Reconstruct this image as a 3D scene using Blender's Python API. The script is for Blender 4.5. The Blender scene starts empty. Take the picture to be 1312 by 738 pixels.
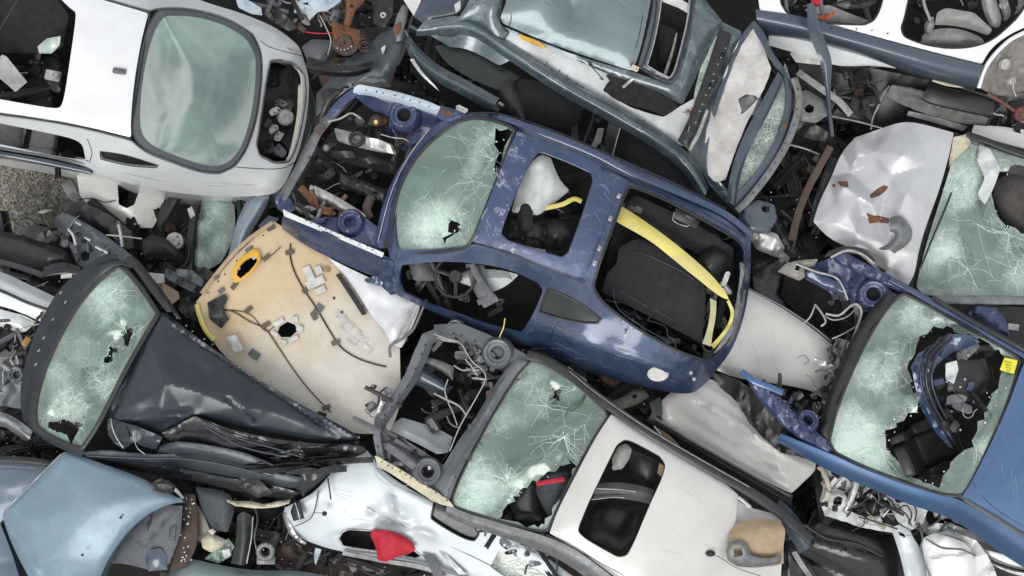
import bpy, math, random
import numpy as np
from mathutils import Vector, Matrix, noise, geometry
R=math.radians
scene=bpy.context.scene
COL=scene.collection
# ---------------- camera model: a drone looking almost straight down ----------------
CAMZ=13.0; TILT=R(10); FPX=1562.0
CAM=Vector((0,-11*math.tan(TILT),CAMZ))
ct,st=math.cos(TILT),math.sin(TILT)
def W(x,y,z):
    dx=(x-656)/FPX; dy=-(y-369)/FPX
    Y=dy*ct+st; Z=dy*st-ct
    t=(z-CAMZ)/Z
    return (CAM.x+dx*t, CAM.y+Y*t, z)
def Wn(xy,z):
    dx=(xy[:,0]-656)/FPX; dy=-(xy[:,1]-369)/FPX
    Y=dy*ct+st; Z=dy*st-ct; t=(z-CAMZ)/Z
    return np.stack([CAM.x+dx*t,CAM.y+Y*t,z],1)
PXM=1/142.0
# ---------------- materials ----------------
MATS={}
class NT:
    def __init__(s,name):
        s.m=bpy.data.materials.new(name); s.m.use_nodes=True; s.t=s.m.node_tree
        for n in list(s.t.nodes): s.t.nodes.remove(n)
        s.out=s.n('ShaderNodeOutputMaterial')
        s.co=s.n('ShaderNodeTexCoord').outputs['Object']
    def n(s,ty,**kw):
        x=s.t.nodes.new(ty)
        for k,v in kw.items(): setattr(x,k,v)
        return x
    def l(s,a,b): s.t.links.new(a,b)
    def noise(s,scale,detail=4,rough=.55,co=None,dist=0):
        x=s.n('ShaderNodeTexNoise'); x.inputs['Scale'].default_value=scale; x.inputs['Detail'].default_value=detail
        x.inputs['Roughness'].default_value=rough; x.inputs['Distortion'].default_value=dist
        s.l(co or s.co,x.inputs['Vector']); return x.outputs['Fac']
    def ramp(s,fac,stops):
        x=s.n('ShaderNodeValToRGB'); e=x.color_ramp.elements
        while len(e)<len(stops): e.new(.5)
        for i,(p,c) in enumerate(stops):
            e[i].position=p
            e[i].color=(c,c,c,1) if isinstance(c,(int,float)) else (*c,1)
        s.l(fac,x.inputs['Fac']); return x.outputs['Color']
    def mix(s,f,a,b,mode='MIX'):
        x=s.n('ShaderNodeMix',data_type='RGBA',blend_type=mode)
        if isinstance(f,(int,float)): x.inputs[0].default_value=f
        else: s.l(f,x.inputs[0])
        for i,v in ((6,a),(7,b)):
            if isinstance(v,(int,float)): v=(v,v,v)
            if isinstance(v,tuple): x.inputs[i].default_value=(*v[:3],1)
            else: s.l(v,x.inputs[i])
        return x.outputs[2]
    def math(s,op,a,b=0,clamp=False):
        x=s.n('ShaderNodeMath',operation=op,use_clamp=clamp)
        for i,v in ((0,a),(1,b)):
            if isinstance(v,(int,float)): x.inputs[i].default_value=v
            else: s.l(v,x.inputs[i])
        return x.outputs[0]
    def mapping(s,scale,rot=(0,0,0)):
        x=s.n('ShaderNodeMapping'); x.inputs['Scale'].default_value=scale; x.inputs['Rotation'].default_value=rot
        s.l(s.co,x.inputs['Vector']); return x.outputs[0]
    def bump(s,h,dist,strength=1):
        x=s.n('ShaderNodeBump'); x.inputs['Distance'].default_value=dist; x.inputs['Strength'].default_value=strength
        s.l(h,x.inputs['Height']); return x.outputs[0]
    def pbsdf(s,color,rough,metal=0,coat=0,nrm=None,spec=.5,coatr=.08):
        b=s.n('ShaderNodeBsdfPrincipled')
        for k,v in (('Base Color',color),('Roughness',rough),('Metallic',metal),('Coat Weight',coat),('Specular IOR Level',spec),('Coat Roughness',coatr)):
            if isinstance(v,tuple): b.inputs[k].default_value=(*v[:3],1)
            elif isinstance(v,(int,float)): b.inputs[k].default_value=v
            else: s.l(v,b.inputs[k])
        if nrm: s.l(nrm,b.inputs['Normal']); s.l(nrm,b.inputs['Coat Normal'])
        return b.outputs[0]
    def done(s,sh): s.l(sh,s.out.inputs['Surface']); return s.m
def paint(name,col,metal=.35,rough=.38,coat=.5,dirt=.35,wear=0,wearcol=(.42,.44,.46),dirtcol=(.17,.15,.125),rust=0,coatr=.1,mott=.12,wx=None):
    if name in MATS: return MATS[name]
    s=NT(name)
    big=s.noise(1.6,5,.6); med=s.noise(9,6,.65); fine=s.noise(70,4,.7)
    c=s.mix(s.ramp(big,[(.3,0),(.7,1)]),tuple(v*(1-mott) for v in col),tuple(min(1,v*(1+mott*.8)) for v in col))
    if wear:
        a=s.ramp(s.noise(3.2,7,.68,dist=.6),[(.50-.1*wear,0),(.54,1)])
        edge=s.ramp(s.noise(3.2,7,.68,dist=.6),[(.505,0),(.515,1),(.535,.9),(.545,.1),(1,0.05)])
        sp=s.ramp(med,[(.45,0),(.6,1)])
        w=s.math('MULTIPLY',s.math('MULTIPLY',edge,sp),wear,True)
        if wx is not None:
            sp_=s.n('ShaderNodeSeparateXYZ'); s.l(s.co,sp_.inputs[0]); far=s.math('GREATER_THAN',s.math('ADD',sp_.outputs[0],s.math('MULTIPLY',big,.2)),wx)
            w=s.math('MULTIPLY',w,s.math('SUBTRACT',1,s.math('MULTIPLY',far,.78)))
            inn=s.ramp(s.noise(3.2,7,.68,dist=.6),[(.52,0),(.53,1)])
            c=s.mix(s.math('MULTIPLY',s.math('MULTIPLY',inn,s.math('SUBTRACT',1,far)),.8),c,(.038,.058,.145))
        c=s.mix(w,c,wearcol)
    # scratches
    sc=s.noise(18,3,.6,co=s.mapping((1,14,1),(0,0,.6)))
    sc2=s.noise(25,3,.6,co=s.mapping((12,1,1),(0,0,.25)))
    scr=s.math('MULTIPLY',s.ramp(sc,[(.66,0),(.72,1)]),s.ramp(med,[(.5,0),(.62,.5)]))
    scr2=s.math('MULTIPLY',s.ramp(sc2,[(.68,0),(.72,1)]),s.ramp(big,[(.45,0),(.6,.4)]))
    scr=s.math('MAXIMUM',scr,scr2)
    c=s.mix(scr,c,tuple(min(1,v*.5+.25) for v in col))
    d=s.math('MULTIPLY',s.ramp(s.noise(2.7,8,.7),[(.42,0),(.75,1)]),s.ramp(s.noise(28,5,.7),[(.35,.25),(.7,1)]))
    d=s.math('MULTIPLY',d,dirt,True)
    sp=s.math('MULTIPLY',s.ramp(fine,[(.64,0),(.7,1)]),dirt*.8)
    d=s.math('MAXIMUM',d,sp)
    c=s.mix(d,c,dirtcol)
    if rust:
        r=s.ramp(s.noise(4.5,7,.7,dist=.3),[(.66-.12*rust,0),(.69-.12*rust,1)])
        c=s.mix(r,c,s.mix(med,(.10,.035,.015),(.26,.10,.04))); d=s.math('MAXIMUM',d,r)
    ro=s.math('ADD',s.math('MULTIPLY',d,.5),s.math('ADD',rough-.06,s.math('MULTIPLY',big,.14)),True)
    cw=s.math('MULTIPLY',s.math('SUBTRACT',1,d,True),coat)
    nb=s.bump(s.math('ADD',s.math('MULTIPLY',s.noise(5,3,.5),1.0),s.math('MULTIPLY',fine,.02)),.004,.5)
    MATS[name]=s.done(s.pbsdf(c,ro,s.math('MULTIPLY',s.math('SUBTRACT',1,d,True),metal),cw,nb,coatr=coatr)); return MATS[name]
def plain(name,col,rough=.6,metal=0,col2=None,ns=14,dirt=.3,dirtcol=(.16,.14,.12),bump=.002,bs=40,spec=.5,coat=0):
    if name in MATS: return MATS[name]
    s=NT(name)
    c2=col2 or tuple(v*.6 for v in col)
    c=s.mix(s.ramp(s.noise(ns,6,.65),[(.35,0),(.65,1)]),col,c2)
    d=s.math('MULTIPLY',s.ramp(s.noise(ns*.35,7,.72),[(.45,0),(.7,1)]),dirt)
    sp=s.math('MULTIPLY',s.ramp(s.noise(110,3,.6),[(.66,0),(.70,1)]),dirt)
    d=s.math('MAXIMUM',d,sp)
    c=s.mix(d,c,dirtcol)
    MATS[name]=s.done(s.pbsdf(c,s.math('ADD',s.math('MULTIPLY',s.noise(ns*2,4),.25),rough-.12,True),metal,coat,s.bump(s.noise(bs,5,.6),bump,.7),spec)); return MATS[name]
def glassmat(name,tint=(.50,.70,.60),milk=(.50,.62,.55),crackcol=(.66,.78,.70),refl=.12,base=.25,amount=1.0,vs=16):
    """shattered laminated glass: clear tinted film, milky base, whiter where crushed, voronoi fracture lines"""
    if name in MATS: return MATS[name]
    s=NT(name)
    at=s.n('ShaderNodeAttribute',attribute_name='dmg').outputs['Fac']
    nz=s.noise(2.3,6,.62,dist=.4); nm=s.noise(9,5,.6)
    m=s.math('ADD',s.math('MULTIPLY',at,1.0),s.math('MULTIPLY',s.math('SUBTRACT',nz,.5),.75))
    milkf=s.math('ADD',base,s.math('MULTIPLY',s.ramp(m,[(.34,0),(.95,1)]),.72*amount),True)
    milkf=s.math('MULTIPLY',milkf,s.math('ADD',.45,s.math('MULTIPLY',s.ramp(s.noise(1.3,3,.5),[(.3,0),(.7,1)]),.65)),True)
    def vor(sc,w):
        wv=s.n('ShaderNodeVectorMath',operation='ADD')
        nn=s.n('ShaderNodeTexNoise'); nn.inputs['Scale'].default_value=sc*.35; s.l(s.co,nn.inputs['Vector'])
        vm=s.n('ShaderNodeVectorMath',operation='SCALE'); vm.inputs['Scale'].default_value=.9/sc; s.l(nn.outputs['Color'],vm.inputs[0])
        s.l(s.co,wv.inputs[0]); s.l(vm.outputs[0],wv.inputs[1])
        v=s.n('ShaderNodeTexVoronoi',feature='DISTANCE_TO_EDGE'); v.inputs['Scale'].default_value=sc; s.l(wv.outputs[0],v.inputs['Vector'])
        return s.ramp(v.outputs['Distance'],[(w*.35,1),(w,0)]),wv.outputs[0]
    c1,_=vor(vs,.022); c2,cv=vor(vs*2.6,.04); c3,_=vor(vs*.45,.010)
    cr=s.math('MULTIPLY',c1,s.ramp(m,[(.46,0),(.66,.8)]))
    cr2=s.math('MULTIPLY',c2,s.ramp(m,[(.60,0),(.85,.9)]))
    cr3=s.math('MULTIPLY',c3,s.ramp(m,[(.30,0),(.5,.6)]))
    crack=s.math('MULTIPLY',s.math('MAXIMUM',cr3,s.math('MAXIMUM',cr,cr2)),amount,True)
    vc=s.n('ShaderNodeTexVoronoi'); vc.inputs['Scale'].default_value=vs; s.l(s.co,vc.inputs['Vector'])
    cell=s.n('ShaderNodeSeparateColor'); s.l(vc.outputs['Color'],cell.inputs[0])
    milkf=s.math('ADD',milkf,s.math('MULTIPLY',s.math('SUBTRACT',cell.outputs[0],.5),s.math('MULTIPLY',s.ramp(m,[(.4,0),(.8,1)]),.22*amount)),True)
    vb=s.n('ShaderNodeTexVoronoi'); vb.inputs['Scale'].default_value=vs*.36; s.l(cv,vb.inputs['Vector'])
    cb=s.n('ShaderNodeSeparateColor'); s.l(vb.outputs['Color'],cb.inputs[0])
    milkf=s.math('ADD',milkf,s.math('MULTIPLY',s.math('SUBTRACT',cb.outputs[0],.5),s.math('MULTIPLY',s.ramp(m,[(.25,0),(.6,1)]),.32*amount)),True)
    tr=s.n('ShaderNodeBsdfTransparent'); tr.inputs[0].default_value=(*tint,1)
    df=s.n('ShaderNodeBsdfDiffuse')
    col=s.mix(s.ramp(s.noise(5,5,.6),[(.35,0),(.65,1)]),milk,tuple(v*.80 for v in milk))
    if amount: col=s.mix(s.ramp(m,[(.45,0),(.95,.6)]),col,(.66,.77,.71))
    s.l(col,df.inputs[0])
    m1=s.n('ShaderNodeMixShader'); s.l(milkf,m1.inputs[0]); s.l(tr.outputs[0],m1.inputs[1]); s.l(df.outputs[0],m1.inputs[2])
    dc=s.n('ShaderNodeBsdfDiffuse'); dc.inputs[0].default_value=(*crackcol,1)
    m2=s.n('ShaderNodeMixShader'); s.l(crack,m2.inputs[0]); s.l(m1.outputs[0],m2.inputs[1]); s.l(dc.outputs[0],m2.inputs[2])
    gl=s.n('ShaderNodeBsdfGlossy'); gl.inputs['Roughness'].default_value=.16 if amount else .03
    nb=s.bump(s.math('ADD',s.math('MULTIPLY',cell.outputs[1],.6*amount),s.noise(3,2)),.004,.4); s.l(nb,gl.inputs['Normal'])
    fr=s.n('ShaderNodeFresnel'); fr.inputs[0].default_value=1.5
    ff=s.math('ADD',s.math('MULTIPLY',fr.outputs[0],.9),refl-.04,True)
    ff=s.math('MULTIPLY',ff,s.math('SUBTRACT',1,s.math('MULTIPLY',milkf,.5)))
    m3=s.n('ShaderNodeMixShader'); s.l(ff,m3.inputs[0]); s.l(m2.outputs[0],m3.inputs[1]); s.l(gl.outputs[0],m3.inputs[2])
    MATS[name]=s.done(m3.outputs[0]); return MATS[name]
# ---------------- geometry helpers ----------------
def spl(pts,n=4,closed=False):
    """Catmull-Rom through points of any dimension"""
    P=[np.array(p,float) for p in pts]; N=len(P); out=[]
    if N<3 and not closed: return [tuple(P[0]+(P[-1]-P[0])*i/n) for i in range(n+1)]
    rng=range(N) if closed else range(N-1)
    for i in rng:
        p1,p2=P[i],P[(i+1)%N]
        p0=P[i-1] if (closed or i>0) else 2*p1-p2
        p3=P[(i+2)%N] if (closed or i+2<N) else 2*p2-p1
        for k in range(n):
            t=k/n
            out.append(tuple(.5*((2*p1)+(-p0+p2)*t+(2*p0-5*p1+4*p2-p3)*t*t+(-p0+3*p1-3*p2+p3)*t**3)))
    if not closed: out.append(tuple(P[-1]))
    return out
def rnd(pts,r=8,k=3):
    """round polygon corners"""
    P=[np.array(p[:2],float) for p in pts]; N=len(P); out=[]
    for i in range(N):
        a,b,c=P[i-1],P[i],P[(i+1)%N]
        la=np.linalg.norm(a-b); lc=np.linalg.norm(c-b)
        if la<1e-6 or lc<1e-6: out.append(b); continue
        u=(b-a)/la; v_=(c-b)/lc; turn=math.acos(max(-1,min(1,float(u@v_))))
        rr=1e3 if turn<.46 else r*(.55 if turn<1.2 else .45)
        ra=min(rr,la*.48); rc=min(rr,lc*.48)
        p=b+(a-b)/la*ra; q=b+(c-b)/lc*rc
        for j in range(k+1):
            t=j/k; out.append((1-t)**2*p+2*t*(1-t)*b+t*t*q)
    res=[out[0]]
    for p in out[1:]:
        if np.linalg.norm(p-res[-1])>.25: res.append(p)
    return np.array(res)
def dens(P,step):
    out=[]; N=len(P)
    for i in range(N):
        a=P[i]; b=P[(i+1)%N]; n=max(1,int(np.linalg.norm(b-a)/step+.5))
        for k in range(n): out.append(a+(b-a)*k/n)
    return np.array(out)
def inpoly(pts,poly):
    x,y=pts[:,0],pts[:,1]; ins=np.zeros(len(pts),bool); j=len(poly)-1
    for i in range(len(poly)):
        xi,yi=poly[i]; xj,yj=poly[j]
        c=((yi>y)!=(yj>y))
        if c.any():
            with np.errstate(divide='ignore',invalid='ignore'):
                xx=(xj-xi)*(y-yi)/(yj-yi+1e-12)+xi
            ins^=(c&(x<xx))
        j=i
    return ins
def pdist(pts,poly):
    A=poly; B=np.roll(poly,-1,0); d=np.full(len(pts),1e9)
    for a,b in zip(A,B):
        ab=b-a; L=(ab@ab)+1e-12
        t=np.clip(((pts-a)@ab)/L,0,1); q=a+t[:,None]*ab
        d=np.minimum(d,np.hypot(*(pts-q).T))
    return d
def tps(P,Z,lam=.001):
    P=np.array(P,float)/100.; Z=np.array(Z,float); n=len(P)
    if np.ptp(Z)<1e-6: 
        z0=float(Z[0]); return lambda q: np.full(len(q),z0)
    def U(r): return np.where(r>1e-9,r*r*np.log(r+1e-12),0)
    K=U(np.linalg.norm(P[:,None]-P[None],axis=2))+lam*np.eye(n)
    Q=np.hstack([np.ones((n,1)),P]); A=np.zeros((n+3,n+3)); A[:n,:n]=K; A[:n,n:]=Q; A[n:,:n]=Q.T
    s=np.linalg.lstsq(A,np.concatenate([Z,np.zeros(3)]),rcond=None)[0]
    lo,hi=Z.min()-.12,Z.max()+.12
    def f(q):
        q=np.asarray(q,float)/100.
        return np.clip(U(np.linalg.norm(q[:,None]-P[None],axis=2))@s[:n]+s[n]+q@s[n+1:],lo,hi)
    return f
class MB:
    def __init__(s): s.v=[]; s.f=[]; s.mi=[]; s.attr=[]
    def add(s,v,f,mi=0,attr=None):
        o=len(s.v); s.v+= [tuple(p) for p in v]; s.f+=[tuple(i+o for i in q) for q in f]; s.mi+=[mi]*len(f)
        s.attr+= list(attr) if attr is not None else [0.0]*len(v)
    def obj(s,name,mats,parent=None,smooth=40,**tags):
        me=bpy.data.meshes.new(name)
        org=np.zeros(3)
        if parent is not None: org=np.array(parent['_o'])
        elif s.v:
            a=np.array(s.v); org=np.array([(a[:,0].min()+a[:,0].max())/2,(a[:,1].min()+a[:,1].max())/2,a[:,2].min()])
        me.from_pydata([tuple(np.array(p)-org) for p in s.v],[],s.f); me.update()
        if not isinstance(mats,(list,tuple)): mats=[mats]
        for m in mats: me.materials.append(m)
        if len(mats)>1: me.polygons.foreach_set('material_index',s.mi)
        if any(s.attr):
            at=me.attributes.new('dmg','FLOAT','POINT'); at.data.foreach_set('value',s.attr)
        if smooth:
            me.polygons.foreach_set('use_smooth',[True]*len(me.polygons)); me.set_sharp_from_angle(angle=R(smooth))
        o=bpy.data.objects.new(name,me); COL.objects.link(o)
        o['_o']=[float(q) for q in org]
        if parent is not None: o.parent=parent
        else: o.location=org
        for k,v in tags.items(): o['category' if k=='cat' else k]=v
        return o
def thing(name,label,cat,at,group=None):
    o=bpy.data.objects.new(name,None); COL.objects.link(o); w=W(*at); o.location=w; o.empty_display_size=.2
    o['_o']=[float(q) for q in w]; o['label']=label; o['category']=cat
    if group: o['group']=group
    return o
def sheet(P2,holes,step,seed=0):
    """triangulate polygon with holes, returns pts2d, faces, boundary edges"""
    rg=random.Random(seed)
    lo,hi=P2.min(0),P2.max(0)
    g=[]; h=step*.87; row=0; y=lo[1]+h*.5
    while y<hi[1]:
        x=lo[0]+(step*.5 if row%2 else 0)
        while x<hi[0]:
            g.append((x+rg.uniform(-.15,.15)*step,y+rg.uniform(-.15,.15)*step)); x+=step
        y+=h; row+=1
    g=np.array(g) if g else np.zeros((0,2))
    if len(g):
        k=inpoly(g,P2)&(pdist(g,P2)>step*.45)
        for H in holes: k&=~inpoly(g,H)&(pdist(g,H)>step*.45)
        g=g[k]
    vs=[]; es=[]
    for L in [P2]+list(holes):
        o=len(vs); n=len(L); vs+= [Vector(p) for p in L.tolist()]; es+=[(o+i,o+(i+1)%n) for i in range(n)]
    vs+=[Vector(p) for p in g.tolist()]
    r=geometry.delaunay_2d_cdt(vs,es,[],0,1e-5)
    V=np.array([tuple(v) for v in r[0]]); F=[tuple(f) for f in r[2]]
    C=np.array([V[list(f)].mean(0) for f in F])
    k=inpoly(C,P2)
    for H in holes: k&=~inpoly(C,H)
    F=[f for f,q in zip(F,k) if q]
    out=[]
    for f in F:
        a,b,c=V[f[0]],V[f[1]],V[f[2]]
        out.append(f if (b[0]-a[0])*(c[1]-a[1])-(b[1]-a[1])*(c[0]-a[0])<0 else f[::-1])   # image y is down
    return V,out
def thicken(mb,V3,F,thick,skirt=0,outer=None,mi=0,attr=None):
    n=len(V3); N=np.zeros((n,3)); a=np.array(F)
    fn=np.cross(V3[a[:,1]]-V3[a[:,0]],V3[a[:,2]]-V3[a[:,0]])
    for i in range(3): np.add.at(N,a[:,i],fn)
    N/= (np.linalg.norm(N,axis=1)[:,None]+1e-12)
    B=V3-N*thick
    E={}
    for f in F:
        for i in range(3):
            e=(f[i],f[(i+1)%3]); E[e]=1
    bd=[e for e in E if (e[1],e[0]) not in E]
    faces=list(F)+[(f[0]+n,f[2]+n,f[1]+n) for f in F]
    faces+=[(b,a_,a_+n,b+n) for a_,b in bd]
    V=[tuple(p) for p in V3]+[tuple(p) for p in B]
    at=None if attr is None else list(attr)*2
    if skirt:
        c=V3.mean(0); idx={}
        def sk(i):
            if i not in idx:
                p=B[i].copy(); d=c-p; d[2]=0; L=np.linalg.norm(d)+1e-9
                p+=d/L*min(.06,abs(skirt)*.15); p[2]=max(.05,p[2]-skirt); idx[i]=len(V); V.append(tuple(p))
                if at is not None: at.append(0)
            return idx[i]
        for a_,b in bd:
            if outer[a_] and outer[b]: faces.append((b+n,a_+n,sk(a_),sk(b)))
    mb.add(V,faces,mi,at)
_cr={}
def crump(x,y,sc,seed):
    """folded sheet metal: straight-sided facets from a few warped triangle waves, plus slight noise"""
    if seed not in _cr:
        rg=random.Random(seed*77+3); _cr[seed]=[(rg.uniform(0,math.pi),rg.uniform(.75,1.5),rg.uniform(0,9),w) for w in (.42,.33,.25,.14)]
        _cr[seed][3]=(_cr[seed][3][0],.45,_cr[seed][3][2],.14)
    u=x/sc; v=y/sc; n1=noise.noise(Vector((u*.7+seed*3.3,v*.7,seed*1.7))); n2=noise.noise(Vector((u*.7,v*.7+seed*2.1,seed+4.4)))
    z=0
    for a,l,ph,w in _cr[seed]:
        t=((u+n1*.55)*math.cos(a)+(v+n2*.55)*math.sin(a))/(2*l)+ph
        t-=math.floor(t); z+=w*(1-4*abs(t-.5))
    m=noise.noise(Vector((u*.5+9,v*.5,seed*5.)))*.5+.62
    return z*m+noise.noise(Vector((u*3,v*3,seed)))*.10-.1
def facetf(P,Z):
    P=np.array(P,float); Z=np.array(Z,float); r=geometry.delaunay_2d_cdt([Vector(p) for p in P.tolist()],[],[],0,1e-5)
    V=np.array([tuple(v) for v in r[0]]); T=[tuple(f) for f in r[2]]; ZZ=np.array([Z[o[0]] if o else 0 for o in r[3]])
    def f(q):
        q=np.asarray(q,float); out=np.full(len(q),np.nan); best=np.full(len(q),-9.)
        for a,b,c in T:
            A,B_,C_=V[a],V[b],V[c]; d=(B_[0]-A[0])*(C_[1]-A[1])-(C_[0]-A[0])*(B_[1]-A[1])
            if abs(d)<1e-6: continue
            u=((q[:,0]-A[0])*(C_[1]-A[1])-(C_[0]-A[0])*(q[:,1]-A[1]))/d; v=((B_[0]-A[0])*(q[:,1]-A[1])-(q[:,0]-A[0])*(B_[1]-A[1]))/d
            m=np.minimum(np.minimum(u,v),1-u-v); k=(m>best)&(m>-.6); z=ZZ[a]+u*(ZZ[b]-ZZ[a])+v*(ZZ[c]-ZZ[a])
            out=np.where(k,z,out); best=np.where(k,m,best)
        return np.where(np.isnan(out),Z.mean(),out)
    return f
def addpanel(mb,pts,z=None,r=8,holes=(),hr=6,thick=.012,bulge=0,bw=60,roll=0,rw=10,crumple=0,cs=60,dents=(),ridges=(),ctrl=(),zf=None,dz=0,step=9,skirt=0,rag=0,seed=1,mi=0,dmg=None,edgefix=0,fine=0,facet=0):
    P=rnd(pts,r); P=dens(P,step)
    H=[dens(rnd(h,hr),step) for h in holes]
    if rag:
        def jag(L,k): return np.array([(p[0]+noise.noise(Vector((p[0]*.10,p[1]*.10,seed)))*rag*k+noise.noise(Vector((p[0]*.5,p[1]*.5,seed)))*rag*.35*k,
              p[1]+noise.noise(Vector((p[0]*.10,p[1]*.10,seed+9)))*rag*k+noise.noise(Vector((p[0]*.5,p[1]*.5,seed+9)))*rag*.35*k) for p in L])
        rj=random.Random(seed+40)
        H=[dens(np.array([(p[0]+rj.uniform(-1,1)*rag*1.3,p[1]+rj.uniform(-1,1)*rag*1.3) for p in dens(rnd(h,2,1),9)]),step) for h in holes]
        if rag>0 and edgefix==0: P=jag(P,.5)
    if zf is None:
        cp=[(p[0],p[1]) for p in pts]+[(c[0],c[1]) for c in ctrl]
        cz=[(p[2] if len(p)>2 else z) for p in pts]+[c[2] for c in ctrl]
        base=tps(cp,cz)
        if facet:
            b1=base; b2=facetf(cp,cz); base=lambda q: b1(q)*(1-facet)+b2(q)*facet
    else: base=zf
    def surf(q):
        q=np.asarray(q,float); zz=base(q)+dz
        if bulge or roll:
            d=pdist(q,P)
            if bulge: zz=zz+bulge*(1-(1-np.clip(d/bw,0,1))**2)
            if roll: zz=zz-roll*(1-np.clip(d/rw,0,1))**2
        for (x,y,rr,dp) in dents: zz=zz-dp*np.exp(-((q[:,0]-x)**2+(q[:,1]-y)**2)/(rr*rr))
        for (x0,y0,x1,y1,wd,ht) in ridges:   # pressed line: +ht ridge
            a=np.array((x0,y0)); ab=np.array((x1-x0,y1-y0),float); L2=ab@ab
            t=np.clip(((q-a)@ab)/L2,0,1); dd=np.hypot(*(q-(a+t[:,None]*ab)).T)
            zz=zz+ht*np.exp(-(dd/wd)**2)*np.clip(np.minimum(t,1-t)*6+.2,0,1)
        if crumple:
            cc=np.array([crump(x,y,cs,seed) for x,y in q])
            e=np.clip(pdist(q,P)/edgefix,0,1) if edgefix else 1
            zz=zz+crumple*cc*e
        return zz
    V,F=sheet(P,H,step,seed)
    Z=surf(V); V3=Wn(V,Z)
    outer=pdist(V,P)<.6
    at=None
    if dmg is not None: at=[float(x) if abs(x)>.001 else .001 for x in dmg(V)]
    thicken(mb,V3,F,thick,skirt,outer,mi,at)
    return surf,P,H
def panel(name,parent,mat,pts,z=None,tags=None,smooth=45,**k):
    mb=MB(); s,P,H=addpanel(mb,pts,z,**k)
    if k.get('crumple',0)>=.035 or k.get('facet',0): smooth=24
    o=mb.obj(name,mat,parent,smooth,**(tags or {})); return o,s,P,H
def frame_path(P3,closed=False):
    P=np.array(P3); n=len(P)
    T=np.roll(P,-1,0)-np.roll(P,1,0)
    if not closed: T[0]=P[1]-P[0]; T[-1]=P[-1]-P[-2]
    T/= (np.linalg.norm(T,axis=1)[:,None]+1e-12)
    up=np.array((0,0,1.)); S=[];U=[]
    for t in T:
        u=up
        if abs(t[2])>.95: u=np.array((1.,0,0))
        s=np.cross(t,u); s/=np.linalg.norm(s)+1e-12; S.append(s); U.append(np.cross(s,t))
    return P,T,np.array(S),np.array(U)
def addtube(mb,px,w,h=None,n=8,k=4,sq=0,mi=0,closed=False,world=False,taper=None,rot=0):
    """sweep an ellipse / rounded box of half sizes w,h (metres) along px points (x,y,z)"""
    h=h or w
    P3=[W(*p) for p in px] if not world else [tuple(p) for p in px]
    P3=spl(P3,k,closed)
    P,T,S,U=frame_path(P3,closed); V=[];F=[]; m=len(P)
    for i in range(m):
        q=1 if taper is None else taper[0]+(taper[1]-taper[0])*i/(m-1)
        for j in range(n):
            a=2*math.pi*(j+.5)/n+rot; c,s_=math.cos(a),math.sin(a)
            if sq: 
                e=1-sq*.75; c=math.copysign(abs(c)**e,c); s_=math.copysign(abs(s_)**e,s_)
            V.append(P[i]+S[i]*c*w*q+U[i]*s_*h*q)
    for i in range(m if closed else m-1):
        for j in range(n):
            a=i*n+j; b=i*n+(j+1)%n; c=((i+1)%m)*n+(j+1)%n; d=((i+1)%m)*n+j
            F.append((a,d,c,b))
    if not closed: F.append(tuple(range(n))); F.append(tuple(reversed([(m-1)*n+j for j in range(n)])))
    mb.add(V,F,mi)
def tube(name,parent,mat,px,w,h=None,smooth=50,tags=None,**k):
    mb=MB(); addtube(mb,px,w,h,**k); return mb.obj(name,mat,parent,smooth,**(tags or {}))
def addloft(mb,rows,n=24,m=4,thick=.01,mi=0,crumple=0,cs=50,seed=2,hard=0):
    """rows of px points; smooth surface through them"""
    RR=[]
    for r in rows:
        q=np.array(spl(r,8)) if not hard else np.array(r,float); d=np.r_[0,np.cumsum(np.linalg.norm(np.diff(q[:,:2],axis=0),axis=1))]
        t=np.linspace(0,d[-1],n+1); RR.append(np.stack([np.interp(t,d,q[:,i]) for i in range(3)],1))
    cols=[([RR[j][i] for j in range(len(rows))] if hard else spl([RR[j][i] for j in range(len(rows))],m)) if len(rows)>2 else [tuple(RR[0][i]+(RR[1][i]-RR[0][i])*k/m) for k in range(m+1)] for i in range(n+1)]
    A=np.array(cols); ni,nj=A.shape[:2]; V=A.reshape(-1,3).copy()
    if crumple: V[:,2]+=[crumple*crump(p[0],p[1],cs,seed) for p in V]
    V3=Wn(V[:,:2],V[:,2]); F=[]
    for i in range(ni-1):
        for j in range(nj-1):
            a=i*nj+j; F+= [(a,a+nj,a+nj+1),(a,a+nj+1,a+1)]
    c=V3[F[len(F)//2][1]]-V3[F[len(F)//2][0]]; d=V3[F[len(F)//2][2]]-V3[F[len(F)//2][0]]
    # orient to face the sky / the camera
    f=F[len(F)//2]; nn=np.cross(V3[f[1]]-V3[f[0]],V3[f[2]]-V3[f[0]])
    if nn@(np.array(CAM)-V3[f[0]])<0: F=[q[::-1] for q in F]
    thicken(mb,V3,F,thick,0,None,mi)
def loft(name,parent,mat,rows,tags=None,smooth=45,**k):
    mb=MB(); addloft(mb,rows,**k); return mb.obj(name,mat,parent,smooth,**(tags or {}))
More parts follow.
